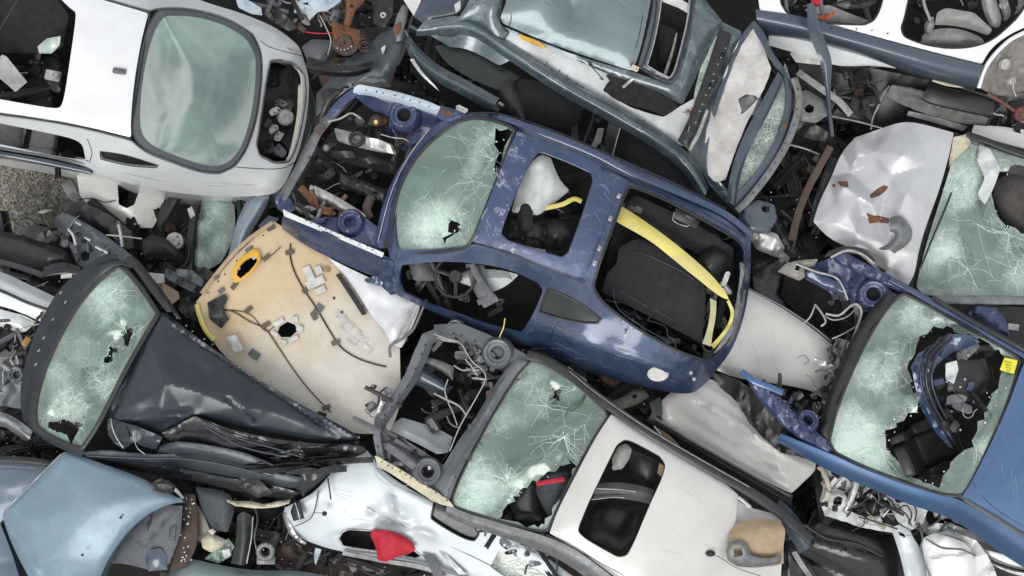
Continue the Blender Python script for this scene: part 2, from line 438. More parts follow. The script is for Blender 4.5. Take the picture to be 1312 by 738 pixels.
# local-space small shapes --------------------------------------------------
def xf(x,y,z,ang=0,tx=0,ty=0):
    return Matrix.Translation(W(x,y,z))@Matrix.Rotation(R(ang),4,'Z')@Matrix.Rotation(R(ty),4,'Y')@Matrix.Rotation(R(tx),4,'X')
def addlathe(mb,prof,M,n=20,mi=0):
    V=[];F=[]
    for r,z in prof:
        for j in range(n):
            a=2*math.pi*j/n; V.append(M@Vector((r*math.cos(a),r*math.sin(a),z)))
    for i in range(len(prof)-1):
        for j in range(n):
            a=i*n+j;b=i*n+(j+1)%n; F.append((a,b,b+n,a+n))
    mb.add(V,F,mi)
def ringprof(Ro,Ri,h,b=.004):
    return [(Ri,0),(Ro,0),(Ro,h-b),(Ro-b,h),(Ri+b,h),(Ri,h-b),(Ri,0)]
def discprof(r,h,b=.004,lip=0):
    p=[(0.0001,0),(r,0),(r,h-b),(r-b,h)]
    if lip: p+=[(r*.8,h),(r*.76,h-lip),(r*.3,h-lip),(r*.28,h-lip*.3)]
    return p+[(0.0001,h-lip*.3)]
def addbox(mb,M,L,Wd,Ht,b=.004,mi=0):
    x,y,z=L/2,Wd/2,Ht/2; b=min(b,x*.4,y*.4,z*.4)
    V=[];F=[]
    for zz,q in ((-z,b),(-z+b,0),(z-b,0),(z,b)):
        for sx,sy in ((-1,-1),(1,-1),(1,1),(-1,1)):
            if sx*sy>0: c=[(sx*(x-q-b),sy*(y-q)),(sx*(x-q),sy*(y-q-b))]; 
            else: c=[(sx*(x-q),sy*(y-q-b)),(sx*(x-q-b),sy*(y-q))]
            if sx*sy>0: c=c[::-1]
            # order counter clockwise
            c=sorted(c,key=lambda p:math.atan2(p[1]*x/y if y else 0,p[0]))
            for p in c: V.append((p[0],p[1],zz))
    # reorder each ring by angle
    VV=[]
    for k in range(4):
        ring=V[k*8:k*8+8]; ring.sort(key=lambda p:math.atan2(p[1]/y,p[0]/x)); VV+=ring
    for k in range(3):
        for j in range(8): F.append((k*8+j,k*8+(j+1)%8,(k+1)*8+(j+1)%8,(k+1)*8+j))
    F.append(tuple(reversed(range(8)))); F.append(tuple(range(24,32)))
    mb.add([M@Vector(p) for p in VV],F,mi)
def addplate(mb,M,L,Wd,rg,t=.004,holes=1,bend=.4,flange=1,mi=0):
    """pressed metal bracket: irregular outline, holes, bent edge"""
    nn=rg.randint(6,9); pts=[]
    for i in range(nn):
        a=2*math.pi*i/nn+rg.uniform(-.2,.2); q=rg.uniform(.72,1.0)
        e=.6; c,s_=math.cos(a),math.sin(a)
        pts.append((math.copysign(abs(c)**e,c)*L/2*q*1000,math.copysign(abs(s_)**e,s_)*Wd/2*q*1000))
    P=dens(rnd(pts,min(L,Wd)*140),max(L,Wd)*1000/9)
    hs=[]
    for _ in range(holes):
        hx,hy=rg.uniform(-.28,.28)*L*1000,rg.uniform(-.18,.18)*Wd*1000; hr=rg.uniform(.08,.17)*Wd*1000
        if all(math.hypot(hx-a[0],hy-a[1])>hr+a[2]+4 for a in hs): hs.append((hx,hy,hr))
    HH=[np.array([(hx+hr*math.cos(a*math.pi/5),hy+hr*math.sin(a*math.pi/5)) for a in range(10)]) for hx,hy,hr in hs]
    V,F=sheet(P,HH,max(L,Wd)*1000/10,rg.randint(0,99)); V=V/1000.
    k=rg.uniform(.3,1)*bend; ph=rg.uniform(0,6)
    Z=np.zeros(len(V))
    Z+=k*np.maximum(0,V[:,1]-Wd*.22)*(1.6 if flange else .4)
    Z-=k*np.maximum(0,-V[:,1]-Wd*.3)*1.4
    Z+=.06*bend*L*np.sin(V[:,0]/L*4+ph)
    V3=np.array([tuple(M@Vector((p[0],p[1],z))) for p,z in zip(V,Z)])
    thicken(mb,V3,[f[::-1] for f in F],t,mi=mi)
def addchannel(mb,M,L,Wd,D,rg,t=.004,mi=0,warp=.03):
    """U channel / hat section with a warp along its length"""
    prof=[(-Wd*.7,-D),(-Wd*.5,-D),(-Wd*.42,0),(-Wd*.15,0),(-Wd*.12,-D*.2),(Wd*.12,-D*.2),(Wd*.15,0),(Wd*.42,0),(Wd*.5,-D),(Wd*.7,-D)]
    n=12; ph=rg.uniform(0,6); tw=rg.uniform(-.5,.5); V=[]
    for i in range(n+1):
        x=(i/n-.5)*L; a=tw*(i/n-.5); q=1-.25*abs(math.sin(i*.9+ph))*.4
        for py,pz in prof:
            y=py*q*math.cos(a)-pz*math.sin(a)+warp*math.sin(x*3+ph); z=py*math.sin(a)+pz*math.cos(a)+warp*math.cos(x*4+ph)
            V.append(tuple(M@Vector((x,y,z))))
    m=len(prof); F=[]
    for i in range(n):
        for j in range(m-1):
            a=i*m+j; F+=[(a,a+m,a+m+1),(a,a+m+1,a+1)]
    thicken(mb,np.array(V),F,t,mi=mi)
def addhose(mb,x,y,z,L,rg,w=.012,mi=0,ang=None,wig=.3,n=8):
    a=rg.uniform(0,6.28) if ang is None else R(ang); c=np.array(W(x,y,z)); p=c-np.array((math.cos(a),math.sin(a),0))*L/2; pts=[p.copy()]
    for i in range(6):
        a+=rg.uniform(-wig,wig)*2; p=p+np.array((math.cos(a),math.sin(a),rg.uniform(-.35,.35)))*L/6; pts.append(p.copy())
    addtube(mb,pts,w,n=n,k=4,world=True,mi=mi)
def addspring(mb,M,r,h,w=.007,turns=5,mi=0):
    pts=[tuple(M@Vector((r*math.cos(t),r*math.sin(t),h*t/(2*math.pi*turns)))) for t in np.linspace(0,2*math.pi*turns,turns*10)]
    addtube(mb,pts,w,n=6,k=1,world=True,mi=mi)
M_white=paint('paint_white',(.76,.765,.77),.1,.33,.5,.18,mott=.04)
M_silver=paint('paint_silver',(.68,.70,.71),.25,.36,.5,.18,mott=.08)
M_blue=paint('paint_navy',(.026,.050,.115),.35,.30,.8,.3,wear=.25,wearcol=(.16,.19,.30),mott=.25)
M_blueroof=paint('paint_navy_peeling',(.042,.066,.145),.2,.42,.15,.3,wear=.95,wearcol=(.40,.43,.50),mott=.2,wx=.35)
M_bluebay=paint('paint_bay_blue',(.036,.052,.13),.25,.42,.4,.5,wear=.35,wearcol=(.30,.33,.42),dirtcol=(.04,.038,.035),mott=.2)
M_teal=paint('paint_teal_grey',(.080,.115,.135),.45,.28,.8,.4,wear=.35,wearcol=(.4,.45,.46),mott=.15)
M_tealroof=paint('paint_pale_teal',(.145,.195,.21),.5,.38,.5,.25,mott=.15)
M_primer=paint('old_white_primer',(.60,.62,.63),0,.55,.1,.5,mott=.12,rust=.25)
M_brightblue=paint('paint_bright_blue',(.060,.125,.26),.4,.33,.6,.2,mott=.2)
M_hoodsilver=paint('paint_crushed_silver',(.50,.505,.52),.3,.42,.3,.25,mott=.12)
M_champ=paint('paint_champagne',(.60,.585,.56),.2,.38,.4,.25,mott=.05)
M_paleice=paint('paint_ice_silver',(.50,.545,.575),.12,.42,.2,.25,mott=.08)
M_midnight=paint('paint_midnight',(.016,.024,.036),.35,.34,.45,.12,mott=.3,coatr=.28)
M_lightblue=paint('paint_light_blue',(.165,.24,.30),.35,.38,.4,.4,wear=.25,wearcol=(.34,.42,.45),mott=.16)
M_slatesill=paint('paint_slate_blue',(.045,.065,.095),.3,.30,.7,.4,mott=.2)
M_greybay=paint('bay_grey',(.15,.16,.175),.35,.5,.2,.5,dirtcol=(.05,.048,.045),mott=.25)
M_lilac=paint('fender_lilac_chalk',(.40,.47,.53),.2,.55,.1,.5,wear=.4,wearcol=(.2,.25,.42),mott=.15)
M_steel=plain('bare_steel',(.34,.34,.34),.45,.7,(.17,.16,.155),dirt=.5)
M_alu=plain('dull_aluminium',(.50,.50,.49),.42,.7,(.27,.27,.26),dirt=.4)
M_bright=plain('bright_metal',(.66,.67,.68),.3,.75,(.4,.4,.4),dirt=.3)
M_rust=plain('rust',(.20,.075,.03),.85,.1,(.09,.045,.03),dirt=.3,bump=.004,bs=90)
M_rustdark=plain('dark_rust',(.10,.055,.04),.85,.1,(.05,.04,.035),dirt=.3)
M_black=plain('black_plastic',(.009,.009,.010),.4,0,(.017,.017,.019),dirt=.3,dirtcol=(.05,.047,.043))
M_rubber=plain('black_rubber',(.014,.014,.016),.36,0,(.024,.024,.026),dirt=.4,dirtcol=(.07,.07,.066))
M_frame=plain('frame_dark_blue',(.012,.017,.024),.42,.1,(.018,.023,.03),dirt=.3,dirtcol=(.06,.06,.06))
M_gloss=plain('gloss_black',(.006,.0065,.008),.26,0,(.009,.009,.011),dirt=.10,dirtcol=(.06,.06,.06),coat=.25,bs=6,bump=.004)
M_dark=plain('gap_dark',(.012,.0115,.011),.9,0,(.006,.006,.006),dirt=.35,dirtcol=(.035,.032,.028))  # near-black base paints deep shade into cavities, floors and underlayers
M_cloth=plain('charcoal_cloth',(.024,.024,.027),.95,0,(.015,.016,.018),dirt=.2,dirtcol=(.05,.05,.05),bs=200)
M_greyseat=plain('pale_grey_leather',(.36,.36,.35),.6,0,(.26,.26,.25),dirt=.3,bs=120)
M_trimgrey=plain('grey_plastic',(.12,.125,.135),.55,0,(.085,.09,.10),dirt=.3)
M_midgrey=plain('mid_grey_metal',(.22,.23,.24),.5,.4,(.13,.135,.14),dirt=.5)
M_whiteplas=plain('white_plastic',(.62,.62,.60),.5,0,(.45,.45,.43),dirt=.3)
M_cream=plain('cream_foam',(.60,.56,.44),.8,0,(.48,.43,.31),dirt=.3)
M_insul=plain('white_lining',(.60,.59,.57),.95,0,(.42,.40,.39),ns=6,dirt=.55,dirtcol=(.24,.22,.20),bump=.012,bs=22)
M_airbag=plain('airbag_cloth',(.62,.64,.64),.9,0,(.50,.53,.53),dirt=.15,bump=.006,bs=14)
M_yellow=plain('yellow_plastic',(.72,.62,.13),.6,0,(.62,.55,.22),ns=5,dirt=.35,dirtcol=(.35,.30,.12))
M_orange=plain('orange_plastic',(.72,.40,.03),.5,0,(.62,.34,.04),dirt=.2)
M_red=plain('red_cloth',(.50,.012,.035),.7,0,(.36,.008,.025),dirt=.1,bs=60)
M_green=plain('grass_green',(.05,.10,.04),.9)
M_sticker=plain('yellow_sticker',(.80,.74,.03),.5,0,(.7,.65,.05),dirt=.1)
M_tan=plain('tan_panel',(.42,.31,.20),.6,0,(.34,.25,.16),dirt=.3)
M_wood=plain('cardboard_brown',(.34,.25,.15),.9)
M_blueclip=plain('blue_plastic',(.05,.16,.42),.5)
M_wire=plain('wire_black',(.015,.015,.015),.6)
M_pale=plain('pale_wire',(.5,.5,.47),.6,.2)
M_winterior=plain('smoked_glass',(.010,.015,.014),.3,0,(.014,.020,.019),dirt=.15,dirtcol=(.05,.05,.045),coat=.1,bs=4)
# beige headliner: tan foam fading to pale where the fabric backing has peeled
s=NT('headliner_board')
sep=s.n('ShaderNodeSeparateXYZ'); s.l(s.co,sep.inputs[0])
ax=s.math('ADD',s.math('MULTIPLY',sep.outputs[0],-.42),s.math('MULTIPLY',sep.outputs[1],.55))
ax=s.math('ADD',s.math('ADD',ax,.34),s.math('MULTIPLY',s.math('SUBTRACT',s.noise(1.9,6,.6),.5),.9))
c=s.mix(s.ramp(ax,[(.12,0),(.62,1)]),(.57,.54,.48),(.58,.445,.28))
c=s.mix(s.math('MULTIPLY',s.ramp(s.noise(4,8,.7),[(.45,0),(.75,1)]),.35),c,(.30,.24,.17))
c=s.mix(s.ramp(s.noise(90,3),[(.67,0),(.7,.7)]),c,(.18,.14,.10))
M_head=s.done(s.pbsdf(c,.75,0,.05,s.bump(s.math('ADD',s.noise(3,5),s.math('MULTIPLY',s.noise(60,4),.1)),.012,.6)))
G_intact=glassmat('glass_intact',(.30,.42,.38),(.40,.56,.47),amount=0.0,base=.62,refl=.30)  # milk base paints a pale sky sheen over the unbroken glass
G_a=glassmat('glass_shattered_green',(.42,.66,.56),(.43,.56,.49),base=.36,refl=.12)
G_b=glassmat('glass_shattered_pale',(.45,.66,.58),(.48,.60,.53),base=.42,refl=.12)
G_c=glassmat('glass_clear_cracked',(.30,.42,.38),(.40,.51,.46),base=.18,refl=.12)
G_dark=glassmat('glass_dusty_dark',(.12,.16,.15),(.30,.38,.34),base=.10,refl=.14,amount=.8)
M_crack=plain('fracture_glass',(.80,.90,.84),.35,0,(.70,.84,.77),dirt=0)
# world: real sky with a broken white overcast
w=bpy.data.worlds.new('World'); scene.world=w; w.use_nodes=True
t=w.node_tree
for n in list(t.nodes): t.nodes.remove(n)
o=t.nodes.new('ShaderNodeOutputWorld'); b=t.nodes.new('ShaderNodeBackground'); b.inputs[1].default_value=.105
sk=t.nodes.new('ShaderNodeTexSky'); sk.sky_type='NISHITA'; sk.sun_disc=False; sk.sun_elevation=R(46); sk.sun_rotation=R(202)
tc=t.nodes.new('ShaderNodeTexCoord'); mp=t.nodes.new('ShaderNodeMapping'); mp.inputs['Scale'].default_value=(1,1,1.3); t.links.new(tc.outputs['Generated'],mp.inputs[0])
nz=t.nodes.new('ShaderNodeTexNoise'); nz.inputs['Scale'].default_value=2.6; nz.inputs['Detail'].default_value=7; nz.inputs['Roughness'].default_value=.52; t.links.new(mp.outputs[0],nz.inputs[0])
rp=t.nodes.new('ShaderNodeValToRGB'); rp.color_ramp.elements[0].position=.18; rp.color_ramp.elements[1].position=.52; t.links.new(nz.outputs[0],rp.inputs[0])
nz2=t.nodes.new('ShaderNodeTexNoise'); nz2.inputs['Scale'].default_value=4.2; nz2.inputs['Detail'].default_value=6; t.links.new(mp.outputs[0],nz2.inputs[0])
rc=t.nodes.new('ShaderNodeValToRGB'); rc.color_ramp.elements[0].color=(3.2,3.6,4.1,1); rc.color_ramp.elements[1].color=(12.5,12.4,12.2,1)
rc.color_ramp.elements[0].position=.42; rc.color_ramp.elements[1].position=.60; t.links.new(nz2.outputs[0],rc.inputs[0])
mx=t.nodes.new('ShaderNodeMix'); mx.data_type='RGBA'; t.links.new(rp.outputs[0],mx.inputs[0]); t.links.new(sk.outputs[0],mx.inputs[6]); t.links.new(rc.outputs[0],mx.inputs[7])
t.links.new(mx.outputs[2],b.inputs[0]); t.links.new(b.outputs[0],o.inputs[0])
sun=bpy.data.objects.new('sun',bpy.data.lights.new('sun','SUN')); COL.objects.link(sun)
sun.data.energy=1.5; sun.data.angle=R(32); sun.data.color=(1,.97,.93); sun.rotation_euler=(R(44),R(0),R(-22))
sun.location=(0,0,15)
cam=bpy.data.objects.new('camera',bpy.data.cameras.new('camera')); COL.objects.link(cam); scene.camera=cam
cam.location=CAM; cam.rotation_euler=(TILT,0,0); cam.data.sensor_width=36; cam.data.lens=36*FPX/1312; cam.data.clip_end=500
vs=scene.view_settings; vs.view_transform='Standard'; vs.look='None'; vs.gamma=1; vs.exposure=.27; vs.use_curve_mapping=False
def glass_cracks(parent,surf,P,H,impacts,seed=1,w=.0012):
    """fracture lines lying on the broken glass: jagged radial and concentric strips"""
    rg=random.Random(seed); mb=MB(); segs=[]
    for (cx,cy,Rr,nr,nring) in impacts:
        nr=max(7,int(nr*.62)); nring=max(2,nring-1)
        ang=sorted(rg.uniform(0,2*math.pi) for _ in range(nr)); rays=[]
        for a in ang:
            p=[(cx,cy)]; rr=0; aa=a; L=Rr*rg.uniform(.25,1.15)
            while rr<L:
                s_=rg.uniform(5,11); aa+=rg.uniform(-.5,.5); aa+= (a-aa)*.22; p.append((p[-1][0]+math.cos(aa)*s_,p[-1][1]+math.sin(aa)*s_)); rr+=s_
                if rg.random()<.12:
                    q=p[-1]; b=aa+rg.choice((-1,1))*rg.uniform(.5,1.1)
                    for _ in range(rg.randint(1,4)):
                        q2=(q[0]+math.cos(b)*rg.uniform(5,10),q[1]+math.sin(b)*rg.uniform(5,10)); segs.append((q,q2,.7)); q=q2; b+=rg.uniform(-.4,.4)
            rays.append(p); segs+= [(p[i],p[i+1],1.2-.6*i/len(p)) for i in range(len(p)-1)]
        for k in range(nring):
            r=Rr*(k+.6)/nring*.75*rg.uniform(.85,1.1)
            for a in range(len(rays)):
                if rg.random()<.35: continue
                pa=min(rays[a],key=lambda q:abs(math.hypot(q[0]-cx,q[1]-cy)-r)); pb=min(rays[(a+1)%len(rays)],key=lambda q:abs(math.hypot(q[0]-cx,q[1]-cy)-r*rg.uniform(.9,1.1)))
                if math.hypot(pa[0]-pb[0],pa[1]-pb[1])<r*1.1+8: 
                    m=((pa[0]+pb[0])/2+rg.uniform(-2,2),(pa[1]+pb[1])/2+rg.uniform(-2,2)); segs+=[(pa,m,.8),(m,pb,.8)]
    if not segs: return
    mid=np.array([((a[0]+b[0])/2,(a[1]+b[1])/2) for a,b,_ in segs]); k=inpoly(mid,P)&(pdist(mid,P)>3)
    for h in H: k&=~inpoly(mid,h)
    segs=[s_ for s_,q in zip(segs,k) if q]
    for a,b,q in segs:
        e=np.array([a,b],float); z=surf(e)+.002; p=Wn(e,z); d=p[1]-p[0]; L=np.linalg.norm(d)
        if L<1e-5: continue
        n=np.array((-d[1],d[0],0))/L*w*q*rg.uniform(.6,1.5); u=np.array((0,0,.003))
        mb.add([p[0]-n,p[0]+n,p[1]+n,p[1]-n,p[0]+u,p[1]+u],[(0,4,5,3),(4,1,2,5),(0,3,2,1)])
    mb.obj('fracture_lines',M_crack,parent,0,kind='stuff')
def windscreen(parent,pts,mat,z=None,r=14,holes=(),impacts=(),cloud=(),rag=3,frit=0,crumple=.0,seed=1,zf=None,dz=0,name='windshield',step=6,bulge=.03,extra=0,w=.0012,sag=()):
    cl=list(cloud)+[(a[0],a[1],a[2]*.75,.7) for a in impacts]
    Hs=[np.array([q[:2] for q in h],float) for h in holes]
    if Hs:
        b0=zf or tps([p[:2] for p in pts],[(p[2] if len(p)>2 else z) for p in pts]); ed=np.array([p[:2] for p in pts],float)
        def zf(q,b0=b0):
            q=np.asarray(q,float); zz=b0(q); e=np.clip(pdist(q,ed)/22,0,1)
            for h in Hs: zz=zz-.07*np.exp(-(pdist(q,h)/16)**1.3)*e
            return zz
    def dmg(V):
        d=np.full(len(V),.05)
        for (x,y,rr,k) in [q for q in cl if q[3]>0]: d=np.maximum(d,k*np.exp(-((V[:,0]-x)**2+(V[:,1]-y)**2)/(rr*rr)))
        for h in Hs: d=np.maximum(d,.6*np.exp(-(pdist(V,h)/9)**2))
        for (x,y,rr,k) in [q for q in cl if q[3]<0]: d=d+k*np.exp(-((V[:,0]-x)**2+(V[:,1]-y)**2)/(rr*rr))
        return d
    o,s,P,H=panel(name,parent,mat,pts,z,r=r,holes=holes,thick=.005,bulge=bulge,bw=90,rag=rag,edgefix=12,crumple=crumple*.85,cs=44,dmg=dmg,step=step,seed=seed,zf=zf,dz=dz,dents=sag)
    glass_cracks(o,s,P,H,impacts,seed,w)
    # crumbs of toughened glass hanging on torn edges
    if holes:
        rg=random.Random(seed+5); mb=MB()
        for h in H:
            for p in h:
                for _ in range(rg.choice((0,0,0,0,0,1))):
                    q=np.array([[p[0]+rg.gauss(0,4),p[1]+rg.gauss(0,4)]]); zz=float(s(q)[0])+.003
                    addbox(mb,xf(q[0,0],q[0,1],zz,rg.uniform(0,180),rg.uniform(-40,40),rg.uniform(-40,40)),rg.uniform(.006,.018),rg.uniform(.004,.012),.004,.001)
        mb.obj('glass_crumbs',M_crack,o,0,kind='stuff')
    return o,s,P,H
def ring(name,parent,mat,pts,z,w,h=None,r=14,surf=None,dz=.006,sq=.5,tags=None):
    """rubber seal following an outline"""
    P=dens(rnd(pts,r),10)
    if surf is not None: zz=surf(P)+dz
    else:
        f=tps([p[:2] for p in pts],[(p[2] if len(p)>2 else z) for p in pts]); zz=f(P)+dz
    return tube(name,parent,mat,[(p[0],p[1],q) for p,q in zip(P,zz)],w,h,k=1,closed=True,sq=sq,tags=tags)
def seat(parent,x,y,z,ang,mat,s=1.0,accent=None,name='seat'):
    """car seat: cushion, bolsters, tilted backrest, headrest; ang = world direction the backrest leans to"""
    M=Matrix.Translation(W(x,y,z))@Matrix.Rotation(R(ang),4,'Z'); mb=MB()
    def pad(cx,cy,cz,L,Wd,Ht,ty=0):
        Q=M@Matrix.Translation((cx,cy,cz))@Matrix.Rotation(R(ty),4,'Y')
        prof=[];n=24;V=[];F=[]
        lv=[(-1,.80),(-.9,.93),(-.4,1),(.3,1),(.75,.95),(.95,.82),(1,.6),(1.02,.01)]
        for zz,q in lv:
            for j in range(n):
                a=2*math.pi*j/n; c,s_=math.cos(a),math.sin(a); e=.42
                V.append(Q@Vector((math.copysign(abs(c)**e,c)*L/2*q,math.copysign(abs(s_)**e,s_)*Wd/2*q,zz*Ht/2-(.012 if q<.5 else 0))))
        for i in range(len(lv)-1):
            for j in range(n): F.append((i*n+j,i*n+(j+1)%n,(i+1)*n+(j+1)%n,(i+1)*n+j))
        F.append(tuple(reversed(range(n)))); mb.add(V,F)
    pad(0,0,0,.46*s,.34*s,.14); pad(0,.21*s,.03,.46*s,.11*s,.16); pad(0,-.21*s,.03,.46*s,.11*s,.16)
    o=mb.obj(name,mat,parent)
    mb=MB(); pad(.36*s,0,.26,.60*s,.34*s,.13,-62); pad(.36*s,.20*s,.29,.56*s,.09*s,.15,-62); pad(.36*s,-.20*s,.29,.56*s,.09*s,.15,-62)
    mb.obj('backrest',mat,o)
    mb=MB(); pad(.52*s,0,.62,.18*s,.26*s,.10,-68); mb.obj('headrest',accent or mat,o)
    return o
def steering(parent,x,y,z,tx=0,ty=0):
    mb=MB(); M=xf(x,y,z,0,tx,ty); pts=[tuple(M@Vector((.185*math.cos(a),.185*math.sin(a),0))) for a in np.linspace(0,2*math.pi,24)[:-1]]
    addtube(mb,pts,.015,n=8,k=2,closed=True,world=True)
    for a in (20,160,270):
        p=[tuple(M@Vector((q*math.cos(R(a)),q*math.sin(R(a)),-.02*(1-q/.185)))) for q in (.03,.1,.18)]; addtube(mb,p,.018,.008,world=True)
    addlathe(mb,discprof(.065,.03,.012),M@Matrix.Translation((0,0,-.03))); mb.obj('steering_wheel',M_black,parent)
def strut(parent,x,y,z,mat,r=.105,tx=0,ty=0):
    M=xf(x,y,z,0,tx,ty); mb=MB()
    addlathe(mb,[(r*1.25,-.16),(r*1.2,-.03),(r*1.05,0),(r*.98,.012),(r*.80,.006),(r*.74,-.012),(r*.55,-.016),(r*.50,-.010),(r*.46,-.03),(r*.46,-.09)],M,28)
    o=mb.obj('strut_tower',mat,parent)
    for k in range(3):
        mb=MB(); a=k*2.09+.4; addlathe(mb,discprof(.011,.022,.003),M@Matrix.Translation((r*.86*math.cos(a),r*.86*math.sin(a),.004)),8); mb.obj('bolt',M_steel,o)
    mb=MB(); addlathe(mb,discprof(r*.46,.02,.004),M@Matrix.Translation((0,0,-.1)),16); mb.obj('well',M_dark,o)
PALS={'dark':[(M_black,8),(M_dark,5),(M_rubber,4),(M_trimgrey,1),(M_steel,1),(M_rustdark,1)],
'grey':[(M_greybay,4),(M_black,6),(M_steel,2),(M_alu,1),(M_trimgrey,2),(M_rustdark,1),(M_midgrey,1)],
'blue':[(M_bluebay,4),(M_black,7),(M_steel,2),(M_alu,1),(M_rust,1),(M_trimgrey,1),(M_rustdark,2)],
'white':[(M_primer,4),(M_black,4),(M_alu,2),(M_cream,1),(M_steel,2),(M_rust,1)],
'rusty':[(M_rust,3),(M_rustdark,4),(M_black,4),(M_steel,2)]}
def pick(rg,pal):
    L=PALS[pal] if isinstance(pal,str) else pal; t=rg.uniform(0,sum(w for _,w in L))
    for m,w in L:
        t-=w
        if t<=0: return m
    return L[-1][0]
def shape(mb,kind,x,y,z,rg,s=1.0,mi=0):
    M=xf(x,y,z,rg.uniform(0,360),rg.gauss(0,16),rg.gauss(0,16))
    if kind=='bracket': addplate(mb,M,rg.uniform(.09,.26)*s,rg.uniform(.05,.13)*s,rg,.004,rg.randint(1,3),.8,1,mi)
    elif kind=='canister': addlathe(mb,discprof(rg.uniform(.03,.07)*s,rg.uniform(.05,.13)*s,.008,.012),M,18,mi)
    elif kind=='hose': addhose(mb,x,y,z,rg.uniform(.25,.6)*s,rg,rg.uniform(.008,.018),mi)
    elif kind=='pipe': addhose(mb,x,y,z,rg.uniform(.2,.5)*s,rg,rg.uniform(.005,.009),mi,wig=.22)
    elif kind=='beam': addchannel(mb,M,rg.uniform(.3,.7)*s,rg.uniform(.04,.07)*s,rg.uniform(.02,.045)*s,rg,mi=mi)
    elif kind=='housing':
        L=rg.uniform(.09,.2)*s; w_=rg.uniform(.07,.13)*s; h=rg.uniform(.04,.1)*s; addbox(mb,M,L,w_,h,.012,mi); addbox(mb,M@Matrix.Translation((L*.1,0,h/2+.006)),L*.6,w_*.6,.012,.004,mi)
        addlathe(mb,discprof(w_*.2,.03,.004,.008),M@Matrix.Translation((-L*.25,w_*.15,h/2)),12,mi)
    elif kind=='pulley':
        r=rg.uniform(.035,.075)*s; addlathe(mb,[(r*.2,-.01),(r,-.01),(r,0),(r*.86,.008),(r,.016),(r,.028),(r*.8,.028),(r*.7,.01),(r*.35,.01),(r*.3,.03),(.001,.03)],M,22,mi)
    elif kind=='wire': addhose(mb,x,y,z,rg.uniform(.3,.8)*s,rg,rg.uniform(.0022,.005),mi,wig=.55,n=5)
    elif kind=='shard': addplate(mb,M,rg.uniform(.12,.34)*s,rg.uniform(.06,.2)*s,rg,.004,0,1.3,0,mi)
def pin(rg,poly):
    P=np.array(poly,float)[:,:2]; lo,hi=P.min(0),P.max(0)
    while 1:
        q=np.array([[rg.uniform(lo[0],hi[0]),rg.uniform(lo[1],hi[1])]])
        if inpoly(q,P)[0]: return q[0]
KM=[('bracket',8),('hose',2),('pipe',2),('canister',1),('housing',3),('beam',4),('pulley',1),('wire',2),('shard',2)]
def bay(parent,poly,z0,z1,n,pal,seed,s=1.0,kinds=KM):
    rg=random.Random(seed)
    for _ in range(n):
        x,y=pin(rg,poly); k=pick(rg,kinds); mb=MB(); shape(mb,k,x,y,rg.uniform(z0,z1),rg,s)
        m=pick(rg,pal)
        if k=='wire': m=rg.choice((M_wire,M_wire,M_wire,M_pale,M_rustdark))
        if k=='hose': m=rg.choice((M_rubber,M_rubber,M_trimgrey))
        if k=='pipe': m=rg.choice((M_alu,M_steel,M_pale))
        mb.obj(k,m,parent)
LITN=['plain']
def litter(name,poly,z0,z1,n,seed,mats,s=1.0,kinds=None):
    """scrap too small and too many to count"""
    rg=random.Random(seed); mb=MB(); K=kinds or [('bracket',5),('shard',5),('hose',2),('wire',4),('beam',2),('housing',3),('canister',1),('pipe',1)]
    for _ in range(n):
        x,y=pin(rg,poly); k=pick(rg,K); shape(mb,k,x,y,rg.uniform(z0,z1),rg,s,rg.randrange(len(mats)))
    return mb.obj(name,mats,None,40,kind='stuff',label='jumble of small scrap bits lying down in the gap',cat='scrap')
# ================= ground =================
s=NT('gravel_ground')
v=s.n('ShaderNodeTexVoronoi'); v.inputs['Scale'].default_value=38; s.l(s.co,v.inputs['Vector'])
sc=s.n('ShaderNodeSeparateColor'); s.l(v.outputs['Color'],sc.inputs[0])
c=s.mix(sc.outputs[0],(.16,.155,.14),(.34,.33,.30)); c=s.mix(s.ramp(s.noise(2,5),[(.5,0),(.62,.7)]),c,(.11,.12,.055))
M_gravel=s.done(s.pbsdf(c,.95,0,0,s.bump(v.outputs['Distance'],.02,1)))
M_gapsoil=plain('gap_shade_soil',(.010,.009,.008),.95,0,(.018,.016,.014),ns=5,dirt=.4,dirtcol=(.03,.027,.024),bump=.02,bs=12)  # shade of the gaps is put into this ground colour
mb=MB(); mb.add([(-80,-80,0),(80,-80,0),(80,80,0),(-80,80,0)],[(0,1,2,3)]); g=mb.obj('ground',M_gravel,None,0,kind='structure')
mb=MB(); addpanel(mb,[(125,-400),(1900,-400),(1900,1200),(-600,1200),(-600,345),(60,345),(110,300)],.012,r=40,thick=.008,step=60,rag=6); mb.obj('gap_shade_soil',M_gapsoil,None,0,kind='structure')  # near-black sheet added over the gravel so the gaps read dark
M_stone=[plain('stone_pale',(.40,.385,.35),.9,dirt=.2),plain('stone_grey',(.24,.235,.22),.9,dirt=.2),plain('stone_buff',(.32,.28,.21),.9,dirt=.2)]
mb=MB(); rg=random.Random(4)
for _ in range(4200):
    x,y=rg.uniform(-20,115)+rg.gauss(0,14),rg.uniform(190,330)+rg.gauss(0,14); r=rg.uniform(.008,.024); M=xf(x,y,r*.35,rg.uniform(0,360),rg.uniform(-30,30),rg.uniform(-30,30)); e=rg.uniform(.5,.8); q=rg.uniform(.6,1)
    V=[M@Vector((r*a*rg.uniform(.8,1.1),r*b*q,r*c_*e)) for a,b,c_ in ((1,0,0),(.4,.9,.1),(-.5,.8,0),(-1,0,.1),(-.5,-.8,0),(.5,-.85,0),(.1,.1,1),(0,0,-1))]
    mb.add(V,[(i,(i+1)%6,6) for i in range(6)]+[((i+1)%6,i,7) for i in range(6)],rg.randrange(3))
mb.obj('gravel_stones',M_stone,None,50,kind='stuff')
mb=MB()
